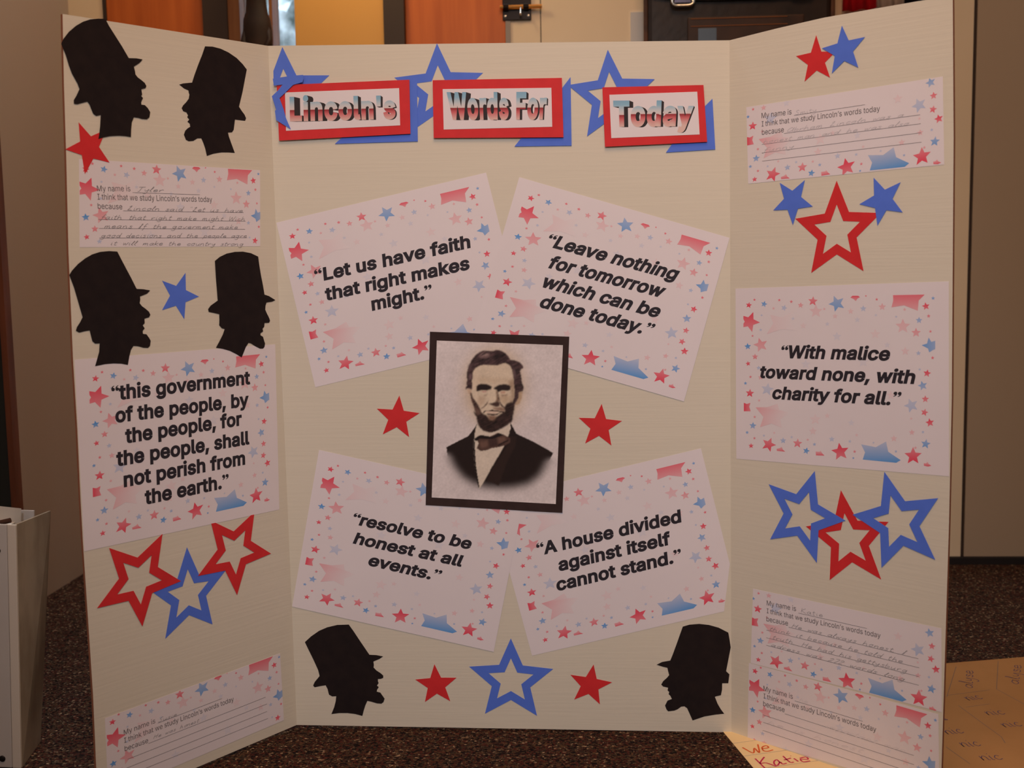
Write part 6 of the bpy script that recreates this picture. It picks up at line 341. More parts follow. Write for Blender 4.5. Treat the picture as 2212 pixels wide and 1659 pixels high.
# one-stroke handwriting
G = {
 'a': (1.1, [[(.85, .85), (.5, 1), (.1, .6), (.1, .2), (.4, 0), (.8, .4), (.9, 1), (.85, .2), (1.1, .05)]]),
 'b': (1.0, [[(.05, 2), (.1, .1), (.5, 0), (.9, .4), (.7, .9), (.15, .7)]]),
 'c': (.95, [[(.85, .8), (.5, 1), (.1, .5), (.4, 0), (.95, .2)]]),
 'd': (1.1, [[(.85, .8), (.4, 1), (.1, .5), (.4, 0), (.85, .5), (.95, 2), (.9, .2), (1.1, .05)]]),
 'e': (.95, [[(.05, .45), (.8, .6), (.6, 1), (.2, .8), (.15, .2), (.5, 0), (.95, .25)]]),
 'f': (.8, [[(.8, 1.8), (.5, 2), (.3, 1.4), (.3, -.5), (.1, -.8)], [(0, .9), (.7, .95)]]),
 'g': (1.05, [[(.85, .85), (.4, 1), (.1, .5), (.4, .05), (.85, .6), (.9, 1), (.85, -.6), (.4, -.9), (.05, -.6)]]),
 'h': (1.1, [[(.1, 2), (.1, 0), (.15, .5), (.5, 1), (.8, .7), (.85, .1), (1.1, .05)]]),
 'i': (.5, [[(.2, 1), (.2, .1), (.45, .05)], [(.2, 1.4), (.23, 1.5)]]),
 'k': (1.0, [[(.1, 2), (.1, 0)], [(.8, 1), (.15, .45), (.95, .05)]]),
 'l': (.55, [[(.0, .3), (.4, 1.7), (.25, 2), (.15, .2), (.5, .05)]]),
 'm': (1.3, [[(.05, 1), (.1, 0), (.15, .6), (.4, 1), (.55, .7), (.55, 0), (.6, .6), (.85, 1), (1.05, .7), (1.05, .1), (1.3, .05)]]),
 'n': (1.05, [[(.05, 1), (.1, 0), (.15, .6), (.5, 1), (.8, .7), (.8, .1), (1.05, .05)]]),
 'o': (1.0, [[(.5, 1), (.1, .6), (.3, 0), (.8, .2), (.8, .8), (.5, 1), (.95, .95)]]),
 'p': (1.0, [[(.1, 1), (.05, -.9)], [(.1, .6), (.5, 1), (.9, .6), (.6, 0), (.15, .2)]]),
 'r': (.85, [[(.05, 1), (.15, 0), (.2, .5), (.45, .95), (.8, .9)]]),
 's': (.85, [[(.75, .85), (.4, 1), (.2, .75), (.7, .35), (.5, 0), (.05, .15)]]),
 't': (.7, [[(.3, 1.8), (.25, .2), (.45, 0), (.7, .1)], [(0, 1.15), (.65, 1.22)]]),
 'u': (1.05, [[(.05, 1), (.1, .2), (.4, 0), (.75, .4), (.8, 1), (.8, .1), (1.05, .05)]]),
 'v': (.95, [[(.05, 1), (.4, 0), (.8, 1), (.95, .95)]]),
 'w': (1.15, [[(.05, 1), (.25, 0), (.5, .8), (.75, 0), (1.05, 1), (1.15, .95)]]),
 'y': (1.0, [[(.05, 1), (.2, .3), (.5, .3), (.8, 1), (.7, -.5), (.3, -.9), (.05, -.6)]]),
 'A': (1.5, [[(1.1, 1.3), (.6, 2), (.1, 1.2), (.2, .2), (.7, .1), (1.15, .8), (1.2, 1.9), (1.2, .2), (1.5, .05)]]),
 'H': (1.5, [[(.1, 2), (.15, 0)], [(1.1, 2), (1.05, 0)], [(.1, 1.05), (1.2, 1.1)]]),
 'I': (.8, [[(.1, .3), (.5, 1.9), (.3, 2), (.35, .2), (.05, .05)]]),
 'K': (1.3, [[(.1, 2), (.1, 0)], [(1.0, 2), (.15, .9), (1.2, 0)]]),
 'L': (1.2, [[(.2, 1.5), (.6, 2), (.5, 1.2), (.2, .1), (.5, .15), (1.1, 0)]]),
 'S': (1.1, [[(.9, 1.8), (.5, 2), (.2, 1.5), (.8, .6), (.5, 0), (.05, .3)]]),
 'T': (1.2, [[(.0, 1.9), (1.2, 2)], [(.6, 1.95), (.55, .1), (.3, 0)]]),
 'W': (1.7, [[(.05, 2), (.4, 0), (.8, 1.6), (1.15, 0), (1.6, 2)]]),
 'N': (1.3, [[(.1, 0), (.15, 2), (1.0, 0), (1.1, 2)]]),
 '.': (.5, [[(.1, 0), (.16, .08)]]), ',': (.5, [[(.15, .1), (.05, -.3)]]),
 '2': (1.0, [[(.1, 1.5), (.5, 2), (.8, 1.5), (.1, 0), (.9, 0)]]), '7': (1.0, [[(.1, 1.9), (.9, 1.9), (.3, 0)]]),
 '\u201c': (.7, [[(.1, 2), (.15, 1.6)], [(.4, 2), (.45, 1.6)]]), ' ': (1.1, []),
}
def smooth(pts, n=4):
    if len(pts) < 3: return pts
    P = [pts[0]] + list(pts) + [pts[-1]]; o = []
    for i in range(1, len(P) - 2):
        p0, p1, p2, p3 = [np.array(q, float) for q in P[i - 1:i + 3]]
        for k in range(n):
            t = k / n
            o.append(tuple(0.5 * (2 * p1 + (p2 - p0) * t + (2 * p0 - 5 * p1 + 4 * p2 - p3) * t * t + (3 * p1 - p0 - 3 * p2 + p3) * t ** 3)))
    return o + [tuple(pts[-1])]
def ribbon(bm, pts, wd, c=(0, 0), z=0.0, k=1000.0):
    pts = [np.array(p, float) for p in pts]; L = []; Rr = []
    for i, p in enumerate(pts):
        d = pts[min(i + 1, len(pts) - 1)] - pts[max(i - 1, 0)]; n = np.array([-d[1], d[0]]) / (np.linalg.norm(d) + 1e-9) * wd / 2
        L.append(bm.verts.new(((p + n)[0] / k - c[0] / k, (p + n)[1] / k - c[1] / k, z / 1000))); Rr.append(bm.verts.new(((p - n)[0] / k - c[0] / k, (p - n)[1] / k - c[1] / k, z / 1000)))
    for i in range(len(pts) - 1): bm.faces.new((Rr[i], Rr[i + 1], L[i + 1], L[i]))
def handwriting(bm, t, a, b, h, c, wd, rnd, slant=0.35):
    x = 0.0; S = []
    for ch in t:
        w, st = G.get(ch, G['n']); j = rnd.uniform(.92, 1.1)
        for s in st: S.append([(x + (px + slant * py) * 1.0, py * .95 * j) for px, py in smooth(s)])
        x += w * rnd.uniform(.95, 1.15) + .12
    a = np.array(a); b = np.array(b); d = (b - a) / x; n = np.array([-(b - a)[1], (b - a)[0]]) / np.linalg.norm(b - a) * h / 2.0 * 1.05
    for s in S: ribbon(bm, [a + px * d + py * n for px, py in s], wd, c)

# ------------------------------------------------------------------ the trifold board
def board():
    root = link('display_board', None); root.location = (0, 0, 0)
    tag(root, 'large white trifold presentation board standing open on the dark carpet', 'display board')
    for pn, nm in (('C', 'center_panel'), ('L', 'side_panel'), ('R', 'side_panel')):
        poly = DATA['panels'][pn]; bm = slab([poly], (0, 0), 4.0)
        for v in bm.verts: v.co.z -= 0.004
        bm.faces.ensure_lookup_table()
        for f in bm.faces: f.material_index = 0 if abs(f.normal.z) > .5 else 1
        if pn == 'C':
            for f in bm.faces: f.material_index = 0
        o = link(nm, bm_mesh(bm, nm), M['board'], root, on_panel(pn, 0, 0, 0)); o.data.materials.append(M['board_edge'])
    return root
board()

# ------------------------------------------------------------------ printed sheets
def print_colour(kind, a):
    base = (0.83, 0.075, 0.135) if kind == 'r' else (0.085, 0.33, 0.78)
    return tuple(PAPER[i] * (1 - a) + base[i] * a for i in range(3))
def border(outline, H, c, seed):
    H = np.array(H); rnd = random.Random(5); bm = bmesh.new(); lay = bm.loops.layers.float_color.new('Col')
    def mp(x, y): q = H @ np.array([x, y, 1.0]); return (q[0] / q[2], q[1] / q[2])
    z = [0.0]
    def put(poly, kind, a, grad):
        poly = clip_convex(poly, [(101, -200), (1702, -200), (1702, 2000), (101, 2000)])
        if len(poly) < 3: return
        q = clip_convex([mp(*p) for p in poly], outline)
        if len(q) < 3 or abs(signed(q)) < 0.02: return
        ys = [p[1] for p in poly]; Hi = np.linalg.inv(H)
        if signed(q) < 0: q = q[::-1]
        f = bm.faces.new([bm.verts.new(((p[0] - c[0]) / 1000, (p[1] - c[1]) / 1000, z[0] / 1000)) for p in q])
        for l, p in zip(f.loops, q):
            s = Hi @ np.array([p[0], p[1], 1.0]); l[lay] = print_colour(kind, max(0.0, min(1.0, a * grad(s[0] / s[2], s[1] / s[2])))) + (1.0,)
    for x, y, r, kind, a, rot, g in DATA['design_stars']:
        tips = [(x + r * math.sin(math.radians(rot + 72 * i)), y - r * math.cos(math.radians(rot + 72 * i))) for i in range(5)]
        o, cc = star_outline(tips, 0.56); s = rnd.choice((-1, 1)) * 0.22
        gr = lambda X, Y: 1 + s * (Y - y) / r
        z[0] += 0.0006
        for i in (0, 2, 4, 6, 8): put([o[i - 1], o[i], o[i + 1]], kind, a, gr)
        put([o[1], o[3], o[5], o[7], o[9]], kind, a, gr)
    from mathutils.geometry import tessellate_polygon
    for poly, kind, a, di in DATA['design_polys']:
        xs = [p[0] for p in poly]; ys = [p[1] for p in poly]; x0, x1, y0, y1 = min(xs), max(xs), min(ys), max(ys)
        if di == 'down': gr = lambda X, Y: 1.0 - .45 * (Y - y0) / (y1 - y0)
        elif di == 'up': gr = lambda X, Y: .40 + .62 * (Y - y0) / (y1 - y0)
        else: gr = lambda X, Y: 1.0 - (1.0 if x1 - x0 > 150 else .3) * min(1.0, max(0.0, (X - x0) / (x1 - x0))) ** (.6 if x1 - x0 > 150 else 1)
        z[0] += 0.0006
        for tri in tessellate_polygon([[Vector((p[0], p[1], 0)) for p in poly]]): put([poly[i] for i in tri], kind, a, gr)
    return bm
SHEETS = {
 'Q1': ('quote_sheet', 'tilted starry sheet with the quote \u201cLet us have faith that right makes might\u201d', 'quote sheets'),
 'Q2': ('quote_sheet', 'starry sheet sloping down right with the quote \u201cLeave nothing for tomorrow\u201d', 'quote sheets'),
 'Q3': ('quote_sheet', 'starry sheet on the right panel with the quote \u201cWith malice toward none\u201d', 'quote sheets'),
 'Q4': ('quote_sheet', 'starry sheet sloping down right with the quote \u201cresolve to be honest at all events\u201d', 'quote sheets'),
 'Q5': ('quote_sheet', 'tilted starry sheet with the quote \u201cA house divided against itself cannot stand\u201d', 'quote sheets'),
 'L4': ('quote_sheet', 'starry sheet on the left panel with the six-line quote \u201cthis government of the people\u201d', 'quote sheets'),
 'L2': ('note_card', 'starry half-sheet filled with dark handwriting, below the red star on the left panel', 'handwritten half-sheets'),
 'L6': ('note_card', 'mostly empty starry half-sheet at the foot of the left panel, one line of writing', 'handwritten half-sheets'),
 'N1': ('note_card', 'starry half-sheet with faint handwriting above the red outline star on right panel', 'handwritten half-sheets'),
 'N2': ('note_card', 'starry half-sheet with four dark handwritten lines, upper of two low on right panel', 'handwritten half-sheets'),
 'N3': ('note_card', 'starry half-sheet with nearly invisible writing, lowest on the right panel', 'handwritten half-sheets'),
}
for k, (nm, label, group) in SHEETS.items():
    pn, out, H, w = DATA['sheets'][k]
    out = [tuple(p) for p in out]
    sheet, c = card(nm, pn, [out], w, 0.2, M['paper'])
    tag(sheet, label, 'sheet of paper' if nm == 'quote_sheet' else 'note card', group)
    up = Matrix.Translation((0, 0, 0.00023))
    link('star_border', bm_mesh(border(out, H, c, 1), 'star_border'), M['print'], sheet, up)
    up = Matrix.Translation((0, 0, 0.00034))
    if k in DATA['quotes']:
        link('quote_lettering', bm_mesh(text_lines(DATA['quotes'][k], c, 'bold'), 'quote_lettering'), M['ink'], sheet, up)
    else:
        bm = text_lines(DATA['prompts'][k], c, 'regular')
        for a, b in DATA['rules'][k]: ribbon(bm, [a, b], 0.42, c)
        link('printed_prompt', bm_mesh(bm, 'printed_prompt'), M['grey_ink'], sheet, up)
        bm = bmesh.new(); rnd = random.Random(k)
        for t, a, b, h, d in DATA['hand'][k]:
            handwriting(bm, t, a, b, h * 1.4, c, 0.40, rnd, 0.1 if t in ('Katie', 'Smity') else 0.35)
        link('handwriting', bm_mesh(bm, 'handwriting'), pencil(max(q[4] for q in DATA['hand'][k])), sheet, Matrix.Translation((0, 0, 0.00040)))

# ------------------------------------------------------------------ cut-outs
SIL = [('black top-hat profile facing right, top outer corner of the left panel above the red star', .62),
       ('black top-hat profile facing left, beside the fold at the top of the left panel', .1),
       ('black top-hat profile facing right, left of the blue star and under the handwritten card', .4),
       ('upright narrow black top-hat profile, right of the blue star on the left panel', .4),
       ('black top-hat profile facing right at the foot of the centre panel', .1),
       ('black top-hat profile facing left at the lower right of the centre panel', .1)]
for (pn, poly), (label, w) in zip(DATA['silhouettes'], SIL):
    o, c = card('silhouette_cutout', pn, [[tuple(q) for q in poly]], w, 0.25, M['black'])
    tag(o, label, 'silhouette', 'black top-hat silhouettes')
ST = ['solid red star partly under the large black profile, outer edge of the left panel',
      'solid blue star between two black profiles on the left panel',
      'solid red star at the top of the right panel, overlapped by a blue star',
      'solid blue star at the top of the right panel, lying over a red star',
      'solid blue star touching the left point of the red outline star on right panel',
      'solid blue star touching the right point of the red outline star on right panel',
      'solid red star to the left of the dark framed portrait',
      'solid red star to the right of the dark framed portrait',
      'solid red star between the right-facing profile and the blue outline star, foot of centre panel',
      'solid red star between the blue outline star and the left-facing profile, foot of centre panel',
      'red outline star with its right point over the blue outline star, left panel',
      'red outline star with one snipped point, just under the quote sheet on the left panel',
      'blue outline star between two red outline stars on the left panel',
      'large red outline star between two solid blue stars on the right panel',
      'blue outline star nearer the fold, in the trio below the quote on right panel',
      'red outline star between two blue outline stars on the right panel',
      'blue outline star nearer the outer edge, in the trio below the quote on right panel',
      'blue outline star at the foot of the centre panel between two red stars',
      'blue outline star behind the leftmost title card, one arm folded over its red frame',
      'blue outline star between the first and the second title card',
      'blue outline star behind the rightmost title card']
for i, ((pn, tips, kind, colr, w), label) in enumerate(zip(DATA['stars'], ST)):
    tips = [tuple(t) for t in tips]; polys = star_polys(tips, kind)
    cut = DATA['star_cut'].get(i)
    if cut:
        for a, b, keep in cut:
            if (b[0] - a[0]) * (keep[1] - a[1]) - (b[1] - a[1]) * (keep[0] - a[0]) < 0: a, b = b, a
            polys = [q for q in (clip(p, a, b) for p in polys) if len(q) > 2]
    o, c = card('star_cutout', pn, polys, w, 0.25, M[colr], org=centre(tips))
    tag(o, label, 'star', 'solid star cut-outs' if kind == 's' else 'outline star cut-outs')
    if i == 18:
        arm, _ = card('folded_arm', pn, [[tuple(q) for q in DATA['folded_arm']]], 4.6, 0.25, M['blue'], parent=o, org=c)

# ------------------------------------------------------------------ title cards
def bilinear(q, s, t):
    (bl, br, tr, tl) = [np.array(p) for p in q]
    return bl * (1 - s) * (1 - t) + br * s * (1 - t) + tr * s * t + tl * (1 - s) * t
TT = ['leftmost red-framed title card, its word ending in an apostrophe and s',
      'middle red-framed title card reading Words For', 'rightmost and smallest red-framed title card reading Today']
for (t, outer, inner, bracket, quad, van), label in zip(DATA['titles'], TT):
    outer = [tuple(p) for p in outer]; inner = [tuple(p) for p in inner]
    c = centre(outer)
    root = link('title_card', None, mw=on_panel('C', c[0], c[1], 0)); tag(root, label, 'title card', 'red-framed title cards')
    part_label(card('blue_corner', 'C', [[tuple(p) for p in bracket]], 0.8, 0.3, M['blue'], root, c)[0], 'blue corner strip showing below and beside the frame')
    card('red_frame', 'C', [outer], 3.0, 0.7, M['red'], root, c)
    box_in = [tuple(np.array(c) + (np.array(p) - np.array(c)) * .80) for p in outer]
    card('foam_backing', 'C', [box_in], 0.3, 2.7, M['board'], root, c)
    card('white_panel', 'C', [inner], 3.75, 0.2, M['paper'], root, c)
    co, fs = text_mesh(t, 'heavy', 0.0, 0.05)
    mn, mx = co.min(0), co.max(0); st = (co - mn) / (mx - mn)
    front = np.array([bilinear(quad, s, v) for s, v in st])
    bm = bmesh.new()
    for k in range(9, 0, -1):
        e = k / 9 * 0.045; add_flat(bm, front * (1 - e) + np.array(van) * e + np.array([0, -0.10 * k]), fs, c, -0.004 * k)
    link('lettering_depth', bm_mesh(bm, 'lettering_depth'), M['letter_side'], root, Matrix.Translation((0, 0, 0.00403)))
    bm = bmesh.new(); add_flat(bm, front, fs, c); me = bm_mesh(bm, 'lettering')
    a = me.attributes.new('grad', 'FLOAT', 'POINT')
    base = 0.30 if t == 'Today' else 0.0
    for i in range(len(me.vertices)): a.data[i].value = max(0.0, (st[i, 1] - base * 0.85) / (1 - base * 0.85))
    link('lettering', me, M['letter'], root, Matrix.Translation((0, 0, 0.00408)))

# ------------------------------------------------------------------ portrait
def portrait():
    d = DATA['portrait']; outer = [tuple(p) for p in d['mat']]; quad = d['print']; c = centre(outer)
    root = link('portrait_print', None, mw=on_panel('C', c[0], c[1], 0))
    tag(root, 'sepia portrait of a bearded person in dark coat and bow tie on dark mount', 'portrait')
    card('mount', 'C', [outer], 0.9, 0.6, M['dark_mat'], root, c)
    NX, NY = 210, 268
    S, T = np.meshgrid((np.arange(NX) + .5) / NX, (np.arange(NY) + .5) / NY)
    A = 0.78     # print width over height
    def inside(poly):
        r = np.zeros(S.shape, bool)
        for (x0, y0), (x1, y1) in zip(poly, poly[1:] + poly[:1]):
            if y0 == y1: continue
            r ^= ((y0 > T) != (y1 > T)) & (S < (x1 - x0) * (T - y0) / (y1 - y0) + x0)
        return r.astype(float)
    def blur(a, s):
        n = max(1, int(round(s * 2.2))); k = np.exp(-0.5 * (np.arange(-n, n + 1) / max(s, .35)) ** 2); k /= k.sum()
        p = np.pad(a, n, mode='edge')
        p = np.apply_along_axis(lambda v: np.convolve(v, k, 'valid'), 0, p)
        return np.apply_along_axis(lambda v: np.convolve(v, k, 'valid'), 1, p)
    rs = np.random.RandomState(4)
    fine = blur(rs.rand(NY, NX), .8) - .5; fine /= fine.std(); soft = blur(rs.rand(NY, NX), 5) - .5; soft /= soft.std()
    ang = rs.rand(NY, NX); strand = blur(ang, .6)
    for k in range(1, 7): strand = strand + np.roll(np.roll(blur(ang, .6), k, 1), k // 2, 0)
    strand = (strand - strand.mean()) / strand.std()
    f = lambda v: ((v / 255 + .055) / 1.055) ** 2.4
    img = np.ones((NY, NX, 3)) * np.array([f(np.array(228.)), f(np.array(219.)), f(np.array(222.))])
    (hx, hy), (hx1, _), (_, hy1) = d['halo']
    rr = np.sqrt(((S - hx) / (hx1 - hx)) ** 2 + ((T - hy) / (hy1 - hy)) ** 2)
    glow = np.exp(-((rr - .55) / .33) ** 2)
    glow = np.where(rr < .55, 1, glow) * .75
    img = img * (1 - glow[..., None]) + np.array([f(np.array(214.)), f(np.array(190.)), f(np.array(158.))]) * glow[..., None]
    for nm, poly, colr, b in d['tones']:
        poly = [tuple(p) for p in poly]
        m = blur(inside(poly), b * 1.0)
        if nm == 'coat':
            y1, y0 = d['fade'][0][1], d['fade'][1][1]
            k = np.clip((y1 - T) / (y1 - y0), 0, 1); k = k * k * (3 - 2 * k)
            m = m * (1 - k) + blur(inside(poly), 6.5) * k
        m = m[..., None]
        # the print is lit by the room, so the tones are lifted to what the sheet itself carries
        base = np.array([f(min(255., v * s)) for v, s in zip(colr, (1.16, 1.22, 1.32))]) * 0.98
        if nm == 'hair': base = base * (1 + .30 * strand)[..., None]
        img = img * (1 - m) + base * m
    img *= (1 + .035 * fine + .02 * soft)[..., None]
    img = np.clip(img, 0.004, 1)
    vs = []; cs = []
    for j in range(NY + 1):
        for i in range(NX + 1):
            p = bilinear(quad, i / NX, j / NY); vs.append(((p[0] - c[0]) / 1000, (p[1] - c[1]) / 1000, 0))
    fs = [(j * (NX + 1) + i, j * (NX + 1) + i + 1, (j + 1) * (NX + 1) + i + 1, (j + 1) * (NX + 1) + i) for j in range(NY) for i in range(NX)]
    me = bpy.data.meshes.new('photograph'); me.from_pydata(vs, [], fs)
    full = np.pad(img, ((0, 1), (0, 1), (0, 0)), mode='edge'); full = (full + np.roll(full, 1, 0) + np.roll(full, 1, 1) + np.roll(np.roll(full, 1, 0), 1, 1)) / 4
    full[0, 1:] = full[1, 1:]; full[1:, 0] = full[1:, 1]; full[0, 0] = full[1, 1]
    a = me.attributes.new('Col', 'FLOAT_COLOR', 'POINT')
    a.data.foreach_set('color', np.concatenate([full, np.ones((NY + 1, NX + 1, 1))], 2).ravel().astype(np.float32))
    link('photograph', me, M['photo'], root, Matrix.Translation((0, 0, 0.00155)))
portrait()

# ------------------------------------------------------------------ the room
def carpet_mat():
    m = bpy.data.materials.new('tweed_carpet'); m.use_nodes = True; nt = m.node_tree; b = nt.nodes['Principled BSDF']
    b.inputs['Roughness'].default_value = 1.0; b.inputs['Specular IOR Level'].default_value = 0.05
    tc = nt.nodes.new('ShaderNodeTexCoord')
    v = nt.nodes.new('ShaderNodeTexVoronoi'); v.inputs['Scale'].default_value = 330
    mix = nt.nodes.new('ShaderNodeTexNoise'); mix.inputs['Scale'].default_value = 240; mix.inputs['Detail'].default_value = 4
    r = nt.nodes.new('ShaderNodeValToRGB'); cr = r.color_ramp
    pts = [(0.0, rgb(16, 12, 13)), (0.34, rgb(36, 28, 27)), (0.47, rgb(88, 46, 38)), (0.55, rgb(44, 44, 38)), (0.66, rgb(96, 70, 50)), (0.76, rgb(30, 27, 31)), (0.90, rgb(190, 158, 124))]
    while len(cr.elements) < len(pts): cr.elements.new(.5)
    for e, (p, c) in zip(cr.elements, pts): e.position = p; e.color = c
    sep = nt.nodes.new('ShaderNodeSeparateColor'); add = nt.nodes.new('ShaderNodeMath'); add.operation = 'MULTIPLY_ADD'
    add.inputs[1].default_value = 0.62
    sub = nt.nodes.new('ShaderNodeMath'); sub.operation = 'MULTIPLY'; sub.inputs[1].default_value = 0.42
    nt.links.new(tc.outputs['Object'], v.inputs['Vector']); nt.links.new(tc.outputs['Object'], mix.inputs['Vector'])
    nt.links.new(v.outputs['Color'], sep.inputs[0]); nt.links.new(sep.outputs[0], add.inputs[0])
    nt.links.new(mix.outputs[0], sub.inputs[0]); nt.links.new(sub.outputs[0], add.inputs[2])
    nt.links.new(add.outputs[0], r.inputs[0]); nt.links.new(r.outputs[0], b.inputs['Base Color'])
    bp = nt.nodes.new('ShaderNodeBump'); bp.inputs['Strength'].default_value = 0.6; bp.inputs['Distance'].default_value = 0.003
    nt.links.new(v.outputs['Distance'], bp.inputs['Height']); nt.links.new(bp.outputs[0], b.inputs['Normal'])
    return m
YB = 0.87; XL = -0.945; CEIL = 2.5
Bk = {int(k): v for k, v in DATA['back'].items()}
wall_m = mat('beige_painted_wall', rgb(172, 154, 138), 0.85, bump=(180, 0.08))
struct(box('floor', (-1.6, -2.6, -0.06), (3.2, 0.95, -0.002), carpet_mat()))
struct(box('wall_left', (XL - 0.1, -1.5, -0.002), (XL, YB, CEIL), wall_m))
cream = mat('cream_laminate', rgb(238, 222, 196), 0.5, noise=(3, rgb(232, 215, 188)))
beige = mat('beige_laminate_panel', rgb(178, 160, 140), 0.6, bump=(150, 0.05))
wood = mat('orange_veneer', rgb(208, 112, 52), 0.42, noise=(5, rgb(188, 96, 42), (9, 9, 0.7)))
dark = mat('dark_bronze_frame', rgb(62, 50, 44), 0.5)
trim_wood = mat('oak_trim', rgb(150, 100, 60), 0.5, noise=(8, rgb(128, 82, 48), (6, 6, .6)))
yellow = mat('yellow_glow_tint', rgb(228, 176, 96), 0.38, noise=(2.2, rgb(216, 160, 84), (1, 1, .4)))  # warm lamplit glow on the door is put into this yellow
def wall_piece(name, x0, x1, m, d0=0.0, z0=-0.002, z1=CEIL, th=0.06):
    return struct(box(name, (x0, YB - d0, z0), (x1, YB + th, z1), m))
# left end of the back wall, two door leaves, window strip, cupboard and divider on the right
wall_piece('wall_back', XL - 0.1, Bk[225], cream)
wall_piece('trim_1', Bk[225], Bk[232], dark, 0.004)
def door(n, x0, x1, knob_x):
    d = struct(box('door_%d' % n, (x0, YB - 0.002, 0.004), (x1, YB + 0.04, 2.1), wood, bevel=0.002))
    bm = bmesh.new(); tube_bm(bm, [(0, 0, 0), (0, -0.045, 0)], 0.011, 12); tube_bm(bm, [(0, -0.045, 0), (0.09 if knob_x < (x0 + x1) / 2 else -0.09, -0.045, 0)], 0.009, 12)
    o = link('door_handle', bm_mesh(bm, 'door_handle'), steel, d); o.matrix_local = Matrix.Translation((knob_x - (x0 + x1) / 2, -0.021, 0.76))
    struct(box('wall_over_door_%d' % n, (x0, YB, 2.1), (x1, YB + .06, CEIL), cream)).name = 'wall_above_door_%d' % n
    return d
steel = mat('brushed_steel', rgb(190, 185, 175), 0.3, 1.0)
door(1, Bk[232], Bk[445], Bk[445] - 0.05)
wall_piece('trim_2', Bk[445], Bk[497], dark, 0.02)
wall_piece('trim_3', Bk[497], Bk[522], trim_wood, 0.012)
# window strip with the snowy garden beyond it
wf = struct(box('window_1', (Bk[522], YB - 0.006, -0.002), (Bk[637], YB + .05, 0.16), trim_wood))
for a, b, nm in ((Bk[585], Bk[592], 'window_mullion'),):
    box(nm, (a - wf.location.x, -0.034, 0.16), (b - wf.location.x, 0.02, 2.1), trim_wood, wf)
box('window_head', (Bk[522] - wf.location.x, -0.03, 2.1), (Bk[637] - wf.location.x, 0.03, 2.2), trim_wood, wf)
glass = bpy.data.materials.new('clear_glass'); glass.use_nodes = True
gb = glass.node_tree.nodes['Principled BSDF']; gb.inputs['Transmission Weight'].default_value = 1.0; gb.inputs['Roughness'].default_value = 0.0; gb.inputs['IOR'].default_value = 1.0
gb.inputs['Specular IOR Level'].default_value = 0.1
box('window_pane', (Bk[522] - wf.location.x, 0.0, 0.16), (Bk[637] - wf.location.x, 0.004, 2.1), glass, wf)
struct(box('wall_above_window', (Bk[522], YB, 2.2), (Bk[637], YB + .06, CEIL), cream))
door2 = struct(box('door_2', (Bk[637], YB - 0.002, 0.004), (Bk[832], YB + 0.04, 2.1), yellow, bevel=0.002))
struct(box('wall_above_door_2', (Bk[637], YB, 2.1), (Bk[832], YB + .06, CEIL), cream))
wall_piece('trim_4', Bk[832], Bk[876], dark, 0.02)
door(3, Bk[876], Bk[1092], Bk[876] + 0.05)
wall_piece('trim_5', Bk[1092], Bk[1103], mat('grey_metal_strip', rgb(150, 142, 138), 0.5), 0.004)
wall_piece('wall_back_cupboard', Bk[1103], Bk[1168] - .001, cream, 0.0).name = 'door_4'
wall_piece('trim_6', Bk[1168] - .001, Bk[1168] + .001, dark, -0.004)
wall_piece('door_5', Bk[1168] + .001, 0.885, cream, 0.0)
wall_piece('trim_7', 0.885, 0.892, dark, -0.003)
wall_piece('wall_right', 0.892, 3.2, beige, 0.0)
struct(box('baseboard_back', (0.60, YB - 0.014, -0.002), (3.2, YB - 0.0005, 0.012), mat('black_rubber_base', rgb(34, 30, 32), 0.7)))
# garden seen through the glass
def outdoors():
    snow = mat('snow', rgb(214, 230, 244), 0.8, noise=(9, rgb(180, 200, 216)))
    struct(box('ground_outside', (-3.4, YB + .5, -0.1), (0.6, 4.6, 0.25), snow)).name = 'ground'
    bm = bmesh.new(); n = 24; g = []
    for j in range(n + 1):
        g.append([bm.verts.new((-3.4 + 4.0 * i / n, 2.9 + 1.9 * j / n, .25 + 2.9 * (j / n) ** .8 + .10 * math.sin(i * 1.7 + j * .9) * math.sin(j * .5))) for i in range(n + 1)])
    for A, B in zip(g, g[1:]):
        for i in range(n): bm.faces.new((A[i], A[i + 1], B[i + 1], B[i]))
    struct(link('ground_bank', bm_mesh(bm, 'ground_bank'), snow)).name = 'ground_slope'
    leaf = mat('snowy_leaves', rgb(44, 56, 42), .9, noise=(13, rgb(214, 230, 242)))
    rnd = random.Random(3)
    for i, (x, y, h, w, lab) in enumerate(((-0.69, 2.4, 2.0, .30, 'snow-dusted bush outdoors, seen through the window strip beside the statue'),)):
        bm = bmesh.new(); bmesh.ops.create_icosphere(bm, subdivisions=5, radius=.5)
        for v in bm.verts:
            n = v.co.normalized(); k = 1 + .16 * math.sin(9 * n.x + i) * math.sin(8 * n.z) + .1 * math.sin(31 * n.x + 3 * n.y) * math.sin(27 * n.z) + rnd.uniform(-.06, .06); v.co = Vector((n.x * w * k, n.y * w * k, n.z * .5 * h * k + .5 * h))
        tag(link('garden_bush', bm_mesh(bm, 'garden_bush'), leaf, None, Matrix.Translation((x, y, .2))), lab, 'bush')
    l = bpy.data.lights.new('winter_sky', 'AREA'); l.energy = 330; l.size = 2.4; l.color = (.78, .90, 1.0)
    o = bpy.data.objects.new('winter_sky', l); COL.objects.link(o); o.location = (-1.0, 1.75, 3.4)
    o.rotation_euler = (Vector((-1.1, 3.0, 0.9)) - o.location).to_track_quat('-Z', 'Y').to_euler()
outdoors()

